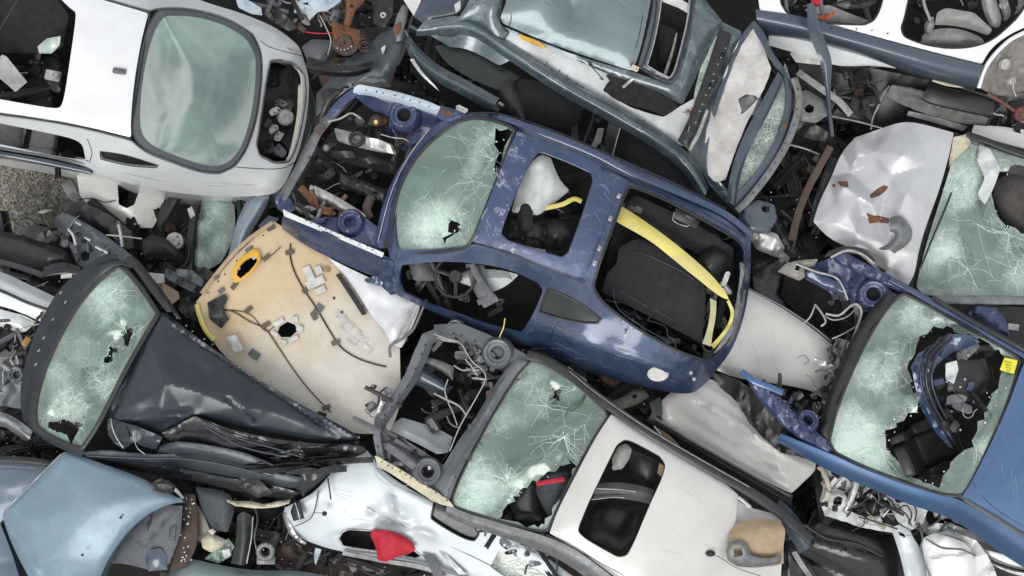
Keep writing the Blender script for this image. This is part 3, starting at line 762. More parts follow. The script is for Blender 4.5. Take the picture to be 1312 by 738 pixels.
for _ in range(420):
    x,y=rg.gauss(50,26),rg.gauss(268,22); p=np.array(W(x,y,.01)); a=rg.uniform(0,6.28); L=rg.uniform(.02,.06); d=np.array((math.cos(a),math.sin(a),0)); n_=np.array((-d[1],d[0],0))*.003
    mb.add([p-n_,p+n_,p+d*L*.6+n_*.7+(0,0,L*.7),p+d*L*.6-n_*.7+(0,0,L*.7),p+d*L+(0,0,L*.6)],[(0,1,2,3),(3,2,4)])
mb.obj('grass_tufts',plain('grass_olive',(.09,.10,.035),.9),None,0,kind='stuff')

# ================= A: white people carrier, top left =================
A=thing('wrecked_suv','white station wagon with an open sunroof and one whole green windshield','car',(150,110,0))
wsA=[(203,12),(245,12),(292,25),(322,45),(334,68),(334,105),(328,150),(315,192),(300,212),(282,221),(260,220),(228,209),(190,195),(173,180),(168,160),(170,120),(177,75),(188,35)]
roofA=[(-60,-60,2.18),(80,-60,2.18),(105,-8,2.16),(190,17,2.14),(180,55,2.2),(171,110,2.22),(167,160,2.19),(168,176,2.14),(90,157,2.16),(0,144,2.16),(-60,136,2.16)]
unionA=[(-66,-66),(80,-66),(107,-12),(192,13),(204,9),(245,9),(294,22),(325,43),(337,68),(337,105),(331,152),(317,194),(301,215),(282,224),(260,223),(227,212),(188,198),(171,184),(166,180),(90,161),(0,149),(-66,140)]
shellA=[(-90,-80,1.9),(200,-80,1.5),(225,-14,1.7),(262,3,1.7),(305,15,1.65),(345,31,1.6),(366,44,1.55),(384,60,1.45),(389,76,1.4),(397,104,1.35),(394,145,1.35),(386,185,1.38),(376,212,1.40),(364,238,1.42),(350,249,1.42),(318,252,1.42),(270,252,1.45),(210,245,1.5),(160,234,1.55),(122,222,1.6),(108,212,1.62),(0,190,1.66),(-90,172,1.66)]
shell,sA,PA,_=panel('body_shell',A,M_silver,shellA,r=14,holes=[unionA,
  [(346,78),(358,75),(374,80),(386,94),(389,120),(384,158),(376,190),(368,207),(352,208),(333,198),(328,188),(334,150),(341,100)],
  [(-60,146),(10,160),(60,170),(96,178),(106,186),(110,206),(84,205),(0,187),(-60,175)],
  [(128,194),(160,198),(203,212),(200,215),(165,213),(129,204)]],hr=8,
  ctrl=[(168,178,2.11),(100,-9,2.12),(192,15,2.1),(334,60,1.72),(334,150,1.68),(300,216,1.70),(225,212,1.9),(0,147,2.12),(390,120,1.36)],roll=.03,rw=12,skirt=1.1,step=8,thick=.02)
rf,sR,_,_=panel('roof',A,M_white,roofA,r=8,holes=[[(8,-60),(60,-20),(88,9),(97,15),(97,26),(90,75),(82,128),(77,138),(66,139),(-12,125),(-60,116),(-60,-60)]],hr=6,roll=.012,rw=6,thick=.02)
ring('roof_seam',A,M_rubber,[(60,-60,2.17),(104,-9,2.145),(192,16,2.125),(167,178,2.125),(90,159,2.15),(0,146,2.15),(-62,138,2.15)],0,.009,.006,r=2,dz=0)
# antenna foot on the roof
mb=MB(); addbox(mb,xf(153,91,2.235,-8),.12,.05,.03,.012); addbox(mb,xf(152,91,2.252,-8),.08,.025,.012,.006); mb.obj('antenna_base',M_trimgrey,rf)
ws,sW,PW,HW=windscreen(A,[(x,y) for x,y in wsA],G_intact,z=None,zf=tps([(x,y) for x,y in wsA],[2.12 if x<200 else 2.12-.4*(x-200)/134 for x,y in wsA]),dz=.012,r=14,rag=0,bulge=.05)
# black printed border of the glass
cA=np.array([253,117.]); inn=[(cA[0]+(x-cA[0])*.90,cA[1]+(y-cA[1])*.925) for x,y in wsA]
inn=[(x+2,max(y,22) if x>250 else y) for x,y in inn]
panel('glass_border',A,plain('frit',(.055,.07,.08),.25,0,(.04,.05,.06),dirt=.1,coat=.6),wsA,zf=sW,dz=.004,r=14,holes=[inn],hr=16,thick=.002,step=7)
ring('windshield_seal',A,M_rubber,wsA,0,.008,.008,surf=sW,dz=.0)
# interior
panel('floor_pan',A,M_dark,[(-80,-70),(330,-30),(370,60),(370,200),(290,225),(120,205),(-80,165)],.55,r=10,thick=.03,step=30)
seat(A,28,45,1.05,190,M_cloth,1.15); seat(A,40,118,1.0,200,M_cloth,.9); seat(A,50,178,1.15,180,M_greyseat,.8)
panel('load_cover',A,M_cloth,[(-10,-10,1.7),(75,0,1.72),(88,20,1.65),(80,62,1.45),(40,70,1.4),(-10,66,1.42)],r=10,bulge=.03,bw=20,thick=.03,crumple=.03,cs=40)
panel('dashboard',A,plain('pale_green_dash',(.22,.27,.24),.9,0,(.14,.17,.15)),[(195,30,1.55),(300,45,1.35),(318,80,1.3),(312,180,1.3),(280,208,1.35),(190,185,1.6),(176,120,1.65)],r=20,bulge=.06,bw=40,thick=.05,crumple=.03,cs=60)  # pale grey-green mottled base colour
panel('dash_top',A,plain('paler_green_dash',(.30,.36,.32),.9,0,(.20,.25,.22)),[(235,110,1.56),(262,112,1.55),(268,175,1.52),(228,182,1.55)],r=5,roll=.02,rw=8,thick=.03)  # same green, one step paler
panel('paper_sheet',A,M_whiteplas,[(2,70,1.6),(8,72,1.6),(35,105,1.45),(20,118,1.45),(-10,92,1.55)],r=2,thick=.004,crumple=.02,cs=30)
mb=MB(); addbox(mb,xf(68,97,1.5,-12,10),.15,.10,.05,.015); addlathe(mb,discprof(.03,.03,.005,.01),xf(72,97,1.53)); mb.obj('switch_panel',M_whiteplas,A)
panel('glass_remnant',A,G_a,[(48,60,1.75),(60,50,1.78),(78,46,1.74),(76,58,1.72),(66,68,1.7),(50,68,1.7)],r=2,thick=.005,rag=4,edgefix=1,crumple=.04,cs=15,step=3,dmg=lambda V:np.full(len(V),.9))
bay(A,[(0,60),(80,60),(80,130),(0,120)],1.1,1.35,16,'dark',3)
bay(A,[(0,168),(90,185),(90,200),(0,185)],1.1,1.35,7,'dark',31)
# sill: white flange then black cladding
loft('door_cladding',A,M_slatesill,[[(-80,182,1.68),(0,194,1.67),(60,204,1.64),(114,216,1.6)],[(-80,190,1.62),(0,201,1.62),(60,212,1.6),(118,224,1.56)],[(-80,192,1.0),(0,203,1.0),(60,213,1.0),(118,222,1.0)]],thick=.02)
tube('window_frame',A,M_rubber,[(104,176,1.72),(109,188,1.7),(113,206,1.68)],.02,.015)
tube('window_bar',A,M_trimgrey,[(-60,176,1.66),(0,190,1.66),(60,200,1.65),(110,209,1.62)],.012,.014)
# front end
panel('engine_cover',A,M_black,[(334,100,1.1),(372,84,1.1),(386,110,1.05),(376,190,1.05),(340,205,1.1),(328,180,1.1)],r=8,thick=.03,crumple=.03,cs=25)
ring('slam_panel',A,M_steel,[(346,78),(374,80),(389,95),(392,122),(386,160),(378,192),(369,208),(352,209),(332,199),(328,188),(334,150),(341,100)],0,.013,.018,surf=sA,dz=-.01,r=8)
loft('radiator_support',A,M_cream,[[(388,105,1.36),(386,150,1.36),(376,195,1.36),(370,206,1.36)],[(382,110,1.33),(380,150,1.33),(371,194,1.33),(366,203,1.33)]],thick=.015,crumple=.02,cs=20)
mb=MB(); addlathe(mb,discprof(.085,.09,.012,.02),xf(364,150,1.22,0,18,25)); mb.obj('alternator',M_alu,A)
rg=random.Random(8)
for x,y in ((352,142),(350,165),(357,175),(362,132)): mb=MB(); addplate(mb,xf(x,y,1.3,rg.uniform(0,180),20,10),.13,.09,rg,.01,2,.6); mb.obj('alternator_bracket',M_alu,A)
bay(A,[(342,100),(375,90),(380,150),(365,200),(335,190)],1.12,1.25,14,'grey',9)
tube('bonnet_hinge',A,M_alu,[(334,50,1.66),(350,56,1.60),(384,67,1.48)],.009,.006)
ring('vent_seal',A,M_rubber,[(128,194),(160,198),(203,212),(200,215),(165,213),(129,204)],0,.004,surf=sA,r=3)
panel('vent_insert',A,M_gloss,[(126,192),(160,196),(205,212),(200,217),(165,215),(127,206)],zf=sA,dz=-.03,r=3,thick=.01,step=6)

# ================= B: navy coupe, centre =================
B=thing('wrecked_coupe','dark blue coupe with no hood or doors, lying across the middle of the pile','car',(640,310,0))
wsB=[(603,151),(622,152),(645,158),(660,166),(646,205),(628,252),(610,297),(600,316),(575,322),(540,324),(515,324),(505,318),(502,290),(508,248),(528,207),(556,177),(583,158)]
roofB=[(663,168,2.70),(700,179,2.72),(745,200,2.73),(804,231,2.70),(788,262,2.78),(772,310,2.78),(757,348,2.70),(750,361,2.66),(720,352,2.68),(690,339,2.70),(645,320,2.70),(604,309,2.66),(622,268,2.76),(640,222,2.78),(650,195,2.77)]
shB=[(498,328,2.25),(508,378,2.05),(560,402,1.95),(630,430,1.92),(690,447,1.95),(722,464,2.0),(762,480,2.02),(830,497,2.03),(870,505,2.02),(890,503,2.0),(905,491,2.0),(920,472,2.05),(940,446,2.1),(955,402,2.15),(962,352,2.2),(962,304,2.25),(930,268,2.38),(880,241,2.46),(820,214,2.55),(760,188,2.56),(700,163,2.55),(640,147,2.48),(603,144,2.3),(572,157,2.22),(545,178,2.18),(518,208,2.15),(502,245,2.14),(494,290,2.15)]
unB=[(603,154),(622,155),(645,161),(665,172),(700,183),(745,204),(799,232),(784,262),(768,310),(753,348),(747,357),(720,348),(690,335),(645,316),(602,312),(575,318),(540,320),(515,320),(508,316),(506,290),(512,250),(531,210),(558,181),(584,162)]
rwB=[(806,239),(816,241),(860,259),(912,288),(947,309),(955,322),(953,362),(946,400),(933,438),(917,458),(903,462),(870,451),(820,424),(782,396),(766,380),(760,366),(770,332),(786,290),(798,256)]
doorB=[(514,340),(550,335),(602,336),(652,344),(690,363),(696,372),(684,402),(668,426),(630,418),(590,404),(545,388),(518,375),(511,358)]
qwB=[(702,370),(722,377),(748,391),(770,409),(766,414),(744,414),(714,407),(691,400),(695,385)]
bsh,sB,PB,_=panel('body_shell',B,M_blue,shB,r=10,holes=[unB,rwB,doorB,qwB],hr=7,ctrl=[(745,362,2.64),(690,342,2.66),(606,312,2.62),(500,290,2.2),(806,236,2.68),(665,166,2.64),(758,372,2.6),(700,369,2.5),(770,410,2.42),(820,424,2.42),(905,464,2.3),(760,440,2.30),(830,470,2.25),(652,343,2.5),(515,335,2.3),(690,425,2.15),(953,362,2.28)],roll=.03,rw=9,skirt=.45,step=7,thick=.018,
   ridges=[(700,420,900,492,5,.02),(640,452,700,445,5,.0)])
rfB,sRB,PRB,HRB=panel('roof',B,M_blueroof,roofB,r=7,holes=[[(690,194),(700,196),(735,210),(758,221),(761,232),(744,285),(729,324),(720,331),(690,322),(650,309),(641,300),(645,284),(664,238),(682,202)]],hr=6,roll=.012,rw=6,thick=.016,step=8,dents=[(735,260,15,.012),(665,215,12,-.008)])
ring('sunroof_rim',rfB,M_blue,[(690,194),(700,196),(735,210),(758,221),(761,232),(744,285),(729,324),(720,331),(690,322),(650,309),(641,300),(645,284),(664,238),(682,202)],0,.010,.008,r=6,surf=sRB,dz=-.012)
tube('roof_gutter',B,M_gloss,[(606,311,2.63),(645,322,2.70),(690,341,2.71),(750,363,2.67)],.005,k=3)
tube('roof_rail',B,M_blue,[(640,150,2.52),(664,158,2.66),(700,172,2.71),(760,196,2.70),(806,220,2.68),(860,243,2.58),(925,272,2.42),(962,300,2.28)],.030,.02,sq=.4)
tube('drip_strip',B,M_gloss,[(600,145,2.35),(640,146,2.5),(700,164,2.58),(760,189,2.6),(820,216,2.58),(880,243,2.5),(930,268,2.40)],.008)
tube('rail_seam',B,M_gloss,[(806,229,2.71),(860,251,2.63),(915,280,2.5),(952,303,2.36)],.006)
# windshield
zB=tps([(600,150),(660,166),(610,297),(600,316),(505,318),(502,290),(530,205)],[2.34,2.66,2.66,2.6,2.24,2.2,2.2])
wsb,sw,PWb,HWb=windscreen(B,wsB,G_a,zf=zB,dz=.015,r=12,holes=[[(572,280),(580,286),(588,290),(591,300),(580,306),(568,311),(565,304),(577,298)],
   [(638,165),(656,168),(650,190),(642,212),(634,222),(632,206),(638,192),(636,178)]],
   impacts=[(576,285,75,30,6),(632,205,75,26,5),(606,232,50,16,3)],cloud=[(560,290,50,.85),(625,190,40,.6),(530,300,40,.35),(618,255,24,-.9),(640,205,18,-.8),(560,200,40,-.3)],crumple=.02,seed=12)  # negative clouds paint the shaded upper right glass darker
ring('windshield_seal',B,M_rubber,wsB,0,.014,.014,surf=sw,dz=.0,r=12)
# seals and hardware around the tailgate opening
ring('tailgate_seal',B,M_black,rwB,0,.012,.012,surf=sB,dz=.002,r=9)
ring('quarter_window_frame',B,M_rubber,qwB,0,.010,.008,surf=sB,dz=.004,r=2)
panel('quarter_window',B,M_winterior,qwB,zf=sB,dz=-.006,r=2,thick=.006,step=5)
for (x,y) in ((793,251),(782,280),(768,318),(762,337)):
    mb=MB(); addbox(mb,xf(x,y,float(sB([[x,y]])[0])+.012,62),.045,.03,.012,.003); addlathe(mb,discprof(.008,.012,.002),xf(x,y,float(sB([[x,y]])[0])+.016),8); mb.obj('hinge_plate',M_alu,B)
mb=MB(); addlathe(mb,[(.095,0),(.095,.006),(.090,.010),(.02,.014),(.001,.014)],xf(843,479,float(sB([[843,479]])[0])+.035,0,-2,0)@Matrix.Rotation(R(24),4,'X')@Matrix.Diagonal((1,.72,1,1)),28); mb.obj('fuel_flap',M_whiteplas,B)
for x,y in ((885,478),(889,486)):
    mb=MB(); addlathe(mb,discprof(.016,.02,.004,.006),xf(x,y,float(sB([[x,y]])[0])+.01)); mb.obj('plug',M_whiteplas,B)
mb=MB(); addtube(mb,[(799,436,2.40),(803,428,2.46),(805,422,2.47)],.004); addlathe(mb,discprof(.014,.01,.003),xf(801,430,2.44,30)); mb.obj('paint_chip',M_whiteplas,B)
# interior seen through the openings
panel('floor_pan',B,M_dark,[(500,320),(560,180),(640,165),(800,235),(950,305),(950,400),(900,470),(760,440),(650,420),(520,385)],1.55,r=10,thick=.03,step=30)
panel('airbag',B,M_airbag,[(693,198,2.62),(706,202,2.6),(716,230,2.55),(730,244,2.4),(708,262,2.42),(690,276,2.45),(655,272,2.45),(664,240,2.5),(682,206,2.6)],r=8,bulge=.08,bw=20,crumple=.07,cs=28,thick=.01,step=4)
panel('seat_bolster',B,M_black,[(650,277,2.4),(690,278,2.42),(730,283,2.42),(735,300,2.4),(720,322,2.35),(680,318,2.35),(650,305,2.38),(642,290,2.4)],r=10,bulge=.10,bw=18,crumple=.05,cs=20,thick=.03,step=4,ridges=[(665,270,672,315,4,-.03),(695,275,700,322,4,-.03)])
panel('headliner_scrap',B,M_airbag,[(672,308,2.2),(700,312,2.2),(698,330,2.2),(670,325,2.2)],r=4,thick=.01,crumple=.03)
seat(B,600,300,1.85,0,M_cloth,1.0); seat(B,600,215,1.85,0,M_cloth,1.0); seat(B,720,260,1.80,10,M_cloth,.9)
steering(B,583,354,2.20,10,-12)
panel('dashboard',B,M_trimgrey,[(512,300,2.08),(530,225,2.05),(590,165,2.1),(610,180,2.0),(565,240,1.95),(548,310,1.95),(560,360,1.95),(530,360,2.0)],r=10,bulge=.08,bw=18,thick=.03,crumple=.03)
panel('door_card',B,M_trimgrey,[(596,338,2.2),(620,340,2.25),(625,365,2.2),(640,385,2.15),(620,395,2.1),(605,370,2.15)],r=6,bulge=.03,bw=10,thick=.02)
panel('seat_cover',B,M_airbag,[(580,358,2.1),(600,345,2.12),(640,345,2.12),(665,352,2.1),(650,366,2.08),(632,374,2.06),(605,368,2.06)],r=8,bulge=.06,bw=12,crumple=.04,cs=18,thick=.02)
tube('seat_belt',B,M_trimgrey,[(604,338,2.35),(615,360,2.28),(628,378,2.2),(612,388,2.15)],.028,.006)
bay(B,[(520,350),(670,360),(665,410),(560,385)],1.8,1.95,12,'dark',14)
bay(B,[(655,215),(750,230),(725,315),(650,300)],1.85,2.1,10,'dark',15)
tube('yellow_strap',B,M_yellow,[(693,268,2.45),(720,262,2.52),(735,255,2.52),(745,258,2.5)],.022,.01)
tube('belt_arc',B,M_rubber,[(715,230,2.48),(706,245,2.45),(708,262,2.42),(722,272,2.4)],.014)
# boot well
panel('boot_floor',B,M_dark,[(775,330,2.0),(800,260,2.05),(940,310,2.0),(940,400,1.9),(910,450,1.9),(780,385,2.0)],r=10,thick=.02)
panel('boot_lining',B,M_cloth,[(800,262,2.32),(815,250,2.35),(890,285,2.3),(940,318,2.2),(935,345,2.05),(900,330,2.1),(850,300,2.15),(810,290,2.2)],r=8,bulge=.05,bw=14,crumple=.06,cs=30,thick=.02)
panel('wheel_arch_lining',B,M_black,[(893,330,2.25),(915,315,2.3),(935,330,2.25),(930,355,2.15),(905,375,2.1),(885,365,2.1)],r=14,bulge=.14,bw=24,crumple=.02,cs=24,thick=.02,step=5)
panel('side_pocket',B,M_trimgrey,[(795,262,2.3),(812,258,2.34),(826,268,2.3),(822,280,2.25),(800,278,2.22)],r=8,bulge=.05,bw=10,thick=.02)
mb=MB(); addbox(mb,xf(880,278,2.36,-25,12),.24,.12,.02,.01); addbox(mb,xf(884,277,2.375,-25,12),.11,.05,.04,.01); mb.obj('latch_plate',M_black,B)
tube('latch_bracket',B,M_alu,[(864,272,2.38),(863,283,2.36),(880,290,2.34),(884,284,2.36)],.006)
mb=MB(); addplate(mb,xf(930,357,2.25,68,10),.19,.06,random.Random(3),.005,3,.2); mb.obj('striker_bracket',M_whiteplas,B)
bay(B,[(800,420),(840,430),(870,445),(850,450),(815,435)],2.08,2.18,10,'grey',17,.6,[('hose',5),('wire',4),('bracket',3)])
bay(B,[(855,290),(930,320),(935,400),(915,440),(860,330)],2.0,2.16,22,'dark',19,.8)
bay(B,[(785,385),(850,420),(900,450),(880,445),(830,430)],2.02,2.16,16,'dark',20,.7)
panel('rear_bumper_beam',B,M_midgrey,[(950,335,2.32),(958,345,2.25),(954,395,2.2),(938,440,2.16),(918,462,2.14),(912,455,2.2),(930,430,2.24),(944,390,2.26)],r=6,bulge=.04,bw=8,thick=.02,step=5)
# parcel shelf and yellow trim lie in the boot: things of their own
_shelf=panel('parcel_shelf',None,M_cloth,[(811,307,2.26),(822,306,2.27),(850,320,2.27),(880,336,2.26),(897,352,2.25),(905,372,2.24),(903,400,2.23),(899,440,2.22),(840,409,2.24),(790,384,2.26),(771,374,2.26),(778,350,2.27),(790,338,2.27),(793,318,2.27)],r=5,roll=.01,rw=4,thick=.02,ridges=[(800,330,783,368,3,-.012),(783,368,880,420,3,-.012),(880,420,893,385,3,-.012),(800,330,860,352,3,-.012)],step=6,
   tags=dict(label='thin black parcel shelf panel lying in the trunk of the blue coupe',cat='panel'))
tube('raised_border',_shelf[0],M_black,[(x,y,float(_shelf[1]([[x,y]])[0])+.002) for x,y in ((812,322),(850,336),(884,354),(896,372),(893,400),(888,422),(840,398),(796,374),(788,362),(796,340))],.006,.005,closed=True,k=3)
panel('yellow_trim_strip',None,M_yellow,[(796,264,2.42),(803,268,2.43),(820,279,2.42),(850,300,2.40),(885,328,2.39),(915,355,2.38),(932,378,2.37),(934,384,2.36),(926,382,2.36),(910,371,2.37),(896,359,2.37),(878,345,2.38),(860,330,2.38),(843,316,2.4),(830,307,2.4),(815,298,2.41),(800,290,2.42),(790,284,2.42)],r=4,bulge=.02,bw=9,thick=.006,crumple=.02,cs=24,step=4,
   tags=dict(label='long torn yellow plastic strip lying across the trunk of the blue coupe',cat='trim strip'))
mb=MB(); addloft(mb,[[(934,384,2.36),(940,398,2.34),(937,415,2.33),(926,433,2.32),(914,446,2.31)],[(931,386,2.345),(936,400,2.32),(933,414,2.31),(922,430,2.3),(911,442,2.29)]],thick=.006,crumple=.03,cs=8)
_ye=mb.obj('yellow_trim_end',M_yellow,None,45,label='curled yellow trim end beside the tail of the blue coupe',cat='trim strip')
loft('faded_strip',_ye,plain('faded_yellow',(.50,.47,.26),.6,0,(.42,.40,.25)),[[(910,382,2.33),(910,400,2.30),(906,422,2.28),(900,440,2.27)],[(918,386,2.31),(917,405,2.29),(913,428,2.28),(911,444,2.27)]],thick=.006,crumple=.02,cs=12)
# --- engine bay of the coupe
panel('bay_floor',B,M_dark,[(375,262),(400,200),(440,150),(480,125),(560,150),(540,190),(500,270),(480,322),(420,290)],1.62,r=8,thick=.02,step=14,crumple=.08)
panel('upper_fender',B,M_lilac,[(453,112,2.2),(460,108,2.22),(500,115,2.24),(545,128,2.25),(565,137,2.26),(560,147,2.2),(530,138,2.18),(495,128,2.17),(468,121,2.15),(452,122,2.15)],r=5,roll=.02,rw=5,thick=.012,step=5,crumple=.01,cs=20,skirt=.1)
panel('upper_inner_fender',B,M_bluebay,[(452,120,2.1),(495,126,2.1),(560,146,2.12),(585,152,2.15),(560,165,2.0),(520,190,1.85),(495,175,1.85),(500,150,1.95),(470,138,2.0)],r=5,crumple=.06,cs=24,thick=.01,step=5)
strut(B,517,147,2.14,M_bluebay,.125,8,-6)
panel('fender_corner',B,M_bluebay,[(565,135,2.24),(590,142,2.26),(600,148,2.28),(575,160,2.22),(560,150,2.2)],r=4,roll=.02,rw=5,thick=.01,step=4)
mb=MB(); addplate(mb,xf(572,145,2.29,-20),.12,.06,random.Random(5),.005,1,.3); mb.obj('rusty_hinge',M_rust,B)
mb=MB(); addplate(mb,xf(592,140,2.30,-25),.14,.06,random.Random(6),.005,1,.3); mb.obj('bonnet_hinge',M_alu,B)
loft('front_crossmember',B,M_midgrey,hard=1,n=40,rows=[[(452,125,2.12),(430,150,2.1),(412,172,2.06),(398,202,2.04),(380,232,2.02),(366,258,2.02)],[(446,126,2.10),(424,149,2.08),(406,172,2.05),(392,201,2.02),(375,231,2.0),(361,255,2.0)],[(444,124,2.06),(420,148,2.06),(402,172,2.04),(388,200,2.0),(372,230,1.98),(358,252,1.98)],[(440,128,1.95),(414,150,1.92),(398,174,1.9),(384,202,1.88),(368,232,1.86),(355,254,1.86)]],thick=.01,crumple=.03,cs=16)
tube('crossmember_end',B,M_bluebay,[(455,118,2.12),(438,132,2.12),(424,148,2.1)],.045,.03,sq=.4)
mb=MB(); addplate(mb,xf(410,165,2.14,40,10),.14,.10,random.Random(9),.006,2,.5); mb.obj('latch_plate',M_rustdark,B)
mb=MB(); addlathe(mb,discprof(.035,.03,.006,.01),xf(419,190,2.05)); mb.obj('rubber_mount',M_rustdark,B)
mb=MB(); addlathe(mb,discprof(.03,.03,.006,.01),xf(418,190,2.08)); mb.obj('bolt_boss',M_steel,B)
tube('tie_bar',B,M_pale,[(420,156,2.14),(436,152,2.13),(450,145,2.12),(462,152,2.08)],.009)
panel('heat_shield',B,M_midgrey,[(428,164,2.04),(455,170,2.05),(475,176,2.05),(502,184,2.05),(508,198,2.02),(485,195,2.0),(450,187,2.0),(432,180,2.0)],r=5,bulge=.02,bw=8,thick=.01,crumple=.03,cs=14)
mb=MB(); addlathe(mb,ringprof(.075,.045,.04),xf(457,179,2.07)); mb.obj('intake_ring',M_black,B)
panel('radiator_tank',B,M_black,[(420,182,1.95),(460,190,1.95),(512,206,1.95),(508,224,1.92),(470,216,1.92),(425,202,1.92)],r=6,bulge=.08,bw=10,thick=.03)
tube('fan_shroud',B,M_black,[(440,236,1.84),(470,243,1.85),(500,252,1.86)],.06,.05,sq=.5)
tube('subframe',B,M_trimgrey,[(395,250,1.9),(430,262,1.9),(470,285,1.92)],.04,.03,sq=.6)
tube('steering_rack',B,M_alu,[(398,238,1.95),(430,255,1.93),(465,275,1.95)],.016)
tube('rusty_arm',B,M_rust,[(385,240,1.98),(394,250,1.98),(402,262,1.96),(398,272,1.95)],.035,.02,sq=.4)
tube('rusty_link',B,M_rust,[(425,268,2.0),(436,258,2.0),(444,250,2.0)],.02,.014)
tube('rusty_mount',B,M_rustdark,[(476,252,2.0),(470,268,2.0),(474,280,1.98)],.045,.04,sq=.3)
strut(B,448,284,2.15,M_bluebay,.11,-4,-4)
panel('lower_inner_fender',B,M_bluebay,[(395,282,2.08),(420,278,2.05),(470,280,2.1),(495,300,2.12),(495,322,2.14),(450,306,2.12),(410,292,2.1)],r=5,crumple=.05,cs=20,thick=.01,step=5)
panel('lower_fender_edge',B,M_primer,[(362,268,2.16),(372,273,2.17),(430,298,2.2),(492,324,2.24),(490,330,2.22),(430,304,2.18),(364,277,2.14)],r=3,thick=.012,step=4,roll=.008,rw=3)
loft('lower_fender',B,M_blue,[[(363,275,2.14),(400,290,2.17),(430,303,2.19),(490,328,2.22),(508,338,2.24)],[(361,286,2.02),(400,302,2.07),(450,322,2.1),(490,340,2.12),(508,352,2.12)],[(362,294,1.88),(398,318,1.9),(445,340,1.92),(482,356,1.95),(508,370,1.95)]],thick=.012,crumple=.02,cs=40)
loft('arch_liner',B,M_gloss,[[(362,292,1.9),(398,314,1.92),(445,336,1.94),(482,352,1.95),(508,366,1.95)],[(380,302,1.7),(410,328,1.7),(450,346,1.7),(485,362,1.72),(510,378,1.72)]],thick=.01,crumple=.06,cs=18)
panel('torn_fender_end',B,M_blue,[(480,330,2.2),(505,335,2.24),(512,350,2.2),(510,376,2.0),(500,378,1.98),(488,366,2.0),(470,362,1.98),(466,358,1.98),(486,352,2.05)],r=3,crumple=.09,cs=12,thick=.008,step=3,rag=2)
panel('front_corner',B,M_bluebay,[(358,248,2.0),(372,254,2.02),(378,268,2.1),(368,276,2.1),(356,268,2.0),(352,256,1.98)],r=3,crumple=.05,cs=10,thick=.02,step=4)
panel('cowl',B,M_bluebay,[(590,150,2.24),(600,154,2.26),(570,172,2.2),(540,197,2.16),(515,232,2.14),(500,270,2.14),(494,318,2.17),(480,322,2.14),(482,295,2.1),(492,255,2.08),(510,215,2.08),(540,175,2.12),(565,155,2.18)],r=4,bulge=.03,bw=7,crumple=.02,cs=14,thick=.015,step=5,ridges=[(556,176,500,300,2,.02)])
loft('cowl_tray',B,M_gloss,[[(583,165,2.2),(548,196,2.15),(520,236,2.13),(506,280,2.14),(500,318,2.18)],[(574,166,2.2),(540,194,2.15),(512,234,2.13),(498,280,2.14),(490,318,2.18)]],thick=.01)
tube('wiper_linkage',B,M_bright,[(548,168,2.2),(524,200,2.17),(502,245,2.15),(484,310,2.16)],.006)
bay(B,[(445,130),(510,150),(560,150),(530,190),(500,200),(440,170)],1.8,1.97,24,'blue',21,.65)
bay(B,[(400,200),(500,215),(490,260),(470,280),(390,255)],1.66,1.82,24,'dark',22,.8)
bay(B,[(375,255),(410,262),(460,290),(480,310),(440,300),(385,278)],1.95,2.1,26,[(M_rust,3),(M_steel,3),(M_black,3),(M_bluebay,2)],23,.6)
tube('yellow_cable',B,M_yellow,[(647,408,2.2),(645,420,2.2),(640,432,2.1),(641,437,2.0)],.006)

panel('battery_plate',B,M_alu,[(468,176,2.09),(486,178,2.10),(500,186,2.09),(504,197,2.06),(484,192,2.06),(470,187,2.07)],r=2,crumple=.02,cs=10,thick=.008,step=3)
panel('chassis_rail',B,M_alu,[(396,240,2.0),(404,238,2.02),(440,256,2.02),(470,276,2.02),(466,284,2.0),(432,266,2.0),(398,250,1.98)],r=2,bulge=.02,bw=4,thick=.012,step=3)
panel('fan_cowl',B,M_black,[(436,222,1.93),(470,232,1.93),(498,246,1.92),(494,262,1.9),(462,250,1.9),(434,238,1.9)],r=4,bulge=.05,bw=7,thick=.02,step=4,ridges=[(440,230,492,254,2,-.03)])
tube('wiring_loom',B,M_wire,[(500,190,2.0),(516,182,2.02),(528,170,2.04),(540,168,2.04)],.010)
tube('loom_branch',B,M_pale,[(488,172,2.06),(502,176,2.06),(518,178,2.05),(524,182,2.03)],.006)
o=panel('brake_servo',B,M_rustdark,[(476,148,2.0),(484,146,2.03),(490,152,2.03),(488,162,2.0),(478,162,2.0),(472,156,2.0)],r=6,bulge=.05,bw=5,thick=.02,step=3)[0]
mb=MB(); addlathe(mb,discprof(.02,.03,.006),xf(482,157,2.06)); mb.obj('cap',M_yellow,o)
# ================= C: dark teal car, top centre =================
C=thing('wrecked_sedan','dark teal car with crushed side rails and pale grey roof at the top','car',(760,90,0))
sCr=panel('roof',C,M_tealroof,[(625,-60,2.45),(646,-20,2.45),(649,2,2.44),(641,22,2.40),(644,30,2.36),(700,54,2.34),(760,75,2.33),(810,91,2.32),(816,78,2.36),(824,50,2.42),(834,0,2.46),(845,-60,2.46)],r=8,bulge=.03,bw=40,crumple=.02,cs=110,thick=.015,dents=[(735,10,26,.05),(700,-5,30,-.04),(780,45,30,.02)],ridges=[(722,-20,742,30,8,-.035),(660,36,800,84,5,-.02)],step=7)[1]
panel('rear_wing',C,M_teal,[(540,40,2.16),(560,38,2.2),(582,30,2.28),(600,6,2.34),(625,-60,2.4),(640,-60,2.42),(645,0,2.40),(640,20,2.36),(641,32,2.30),(655,42,2.24),(640,56,2.22),(600,36,2.18),(575,48,2.16)],r=8,bulge=.03,bw=12,thick=.015,step=6,ridges=[(643,-5,636,32,4,-.03)])
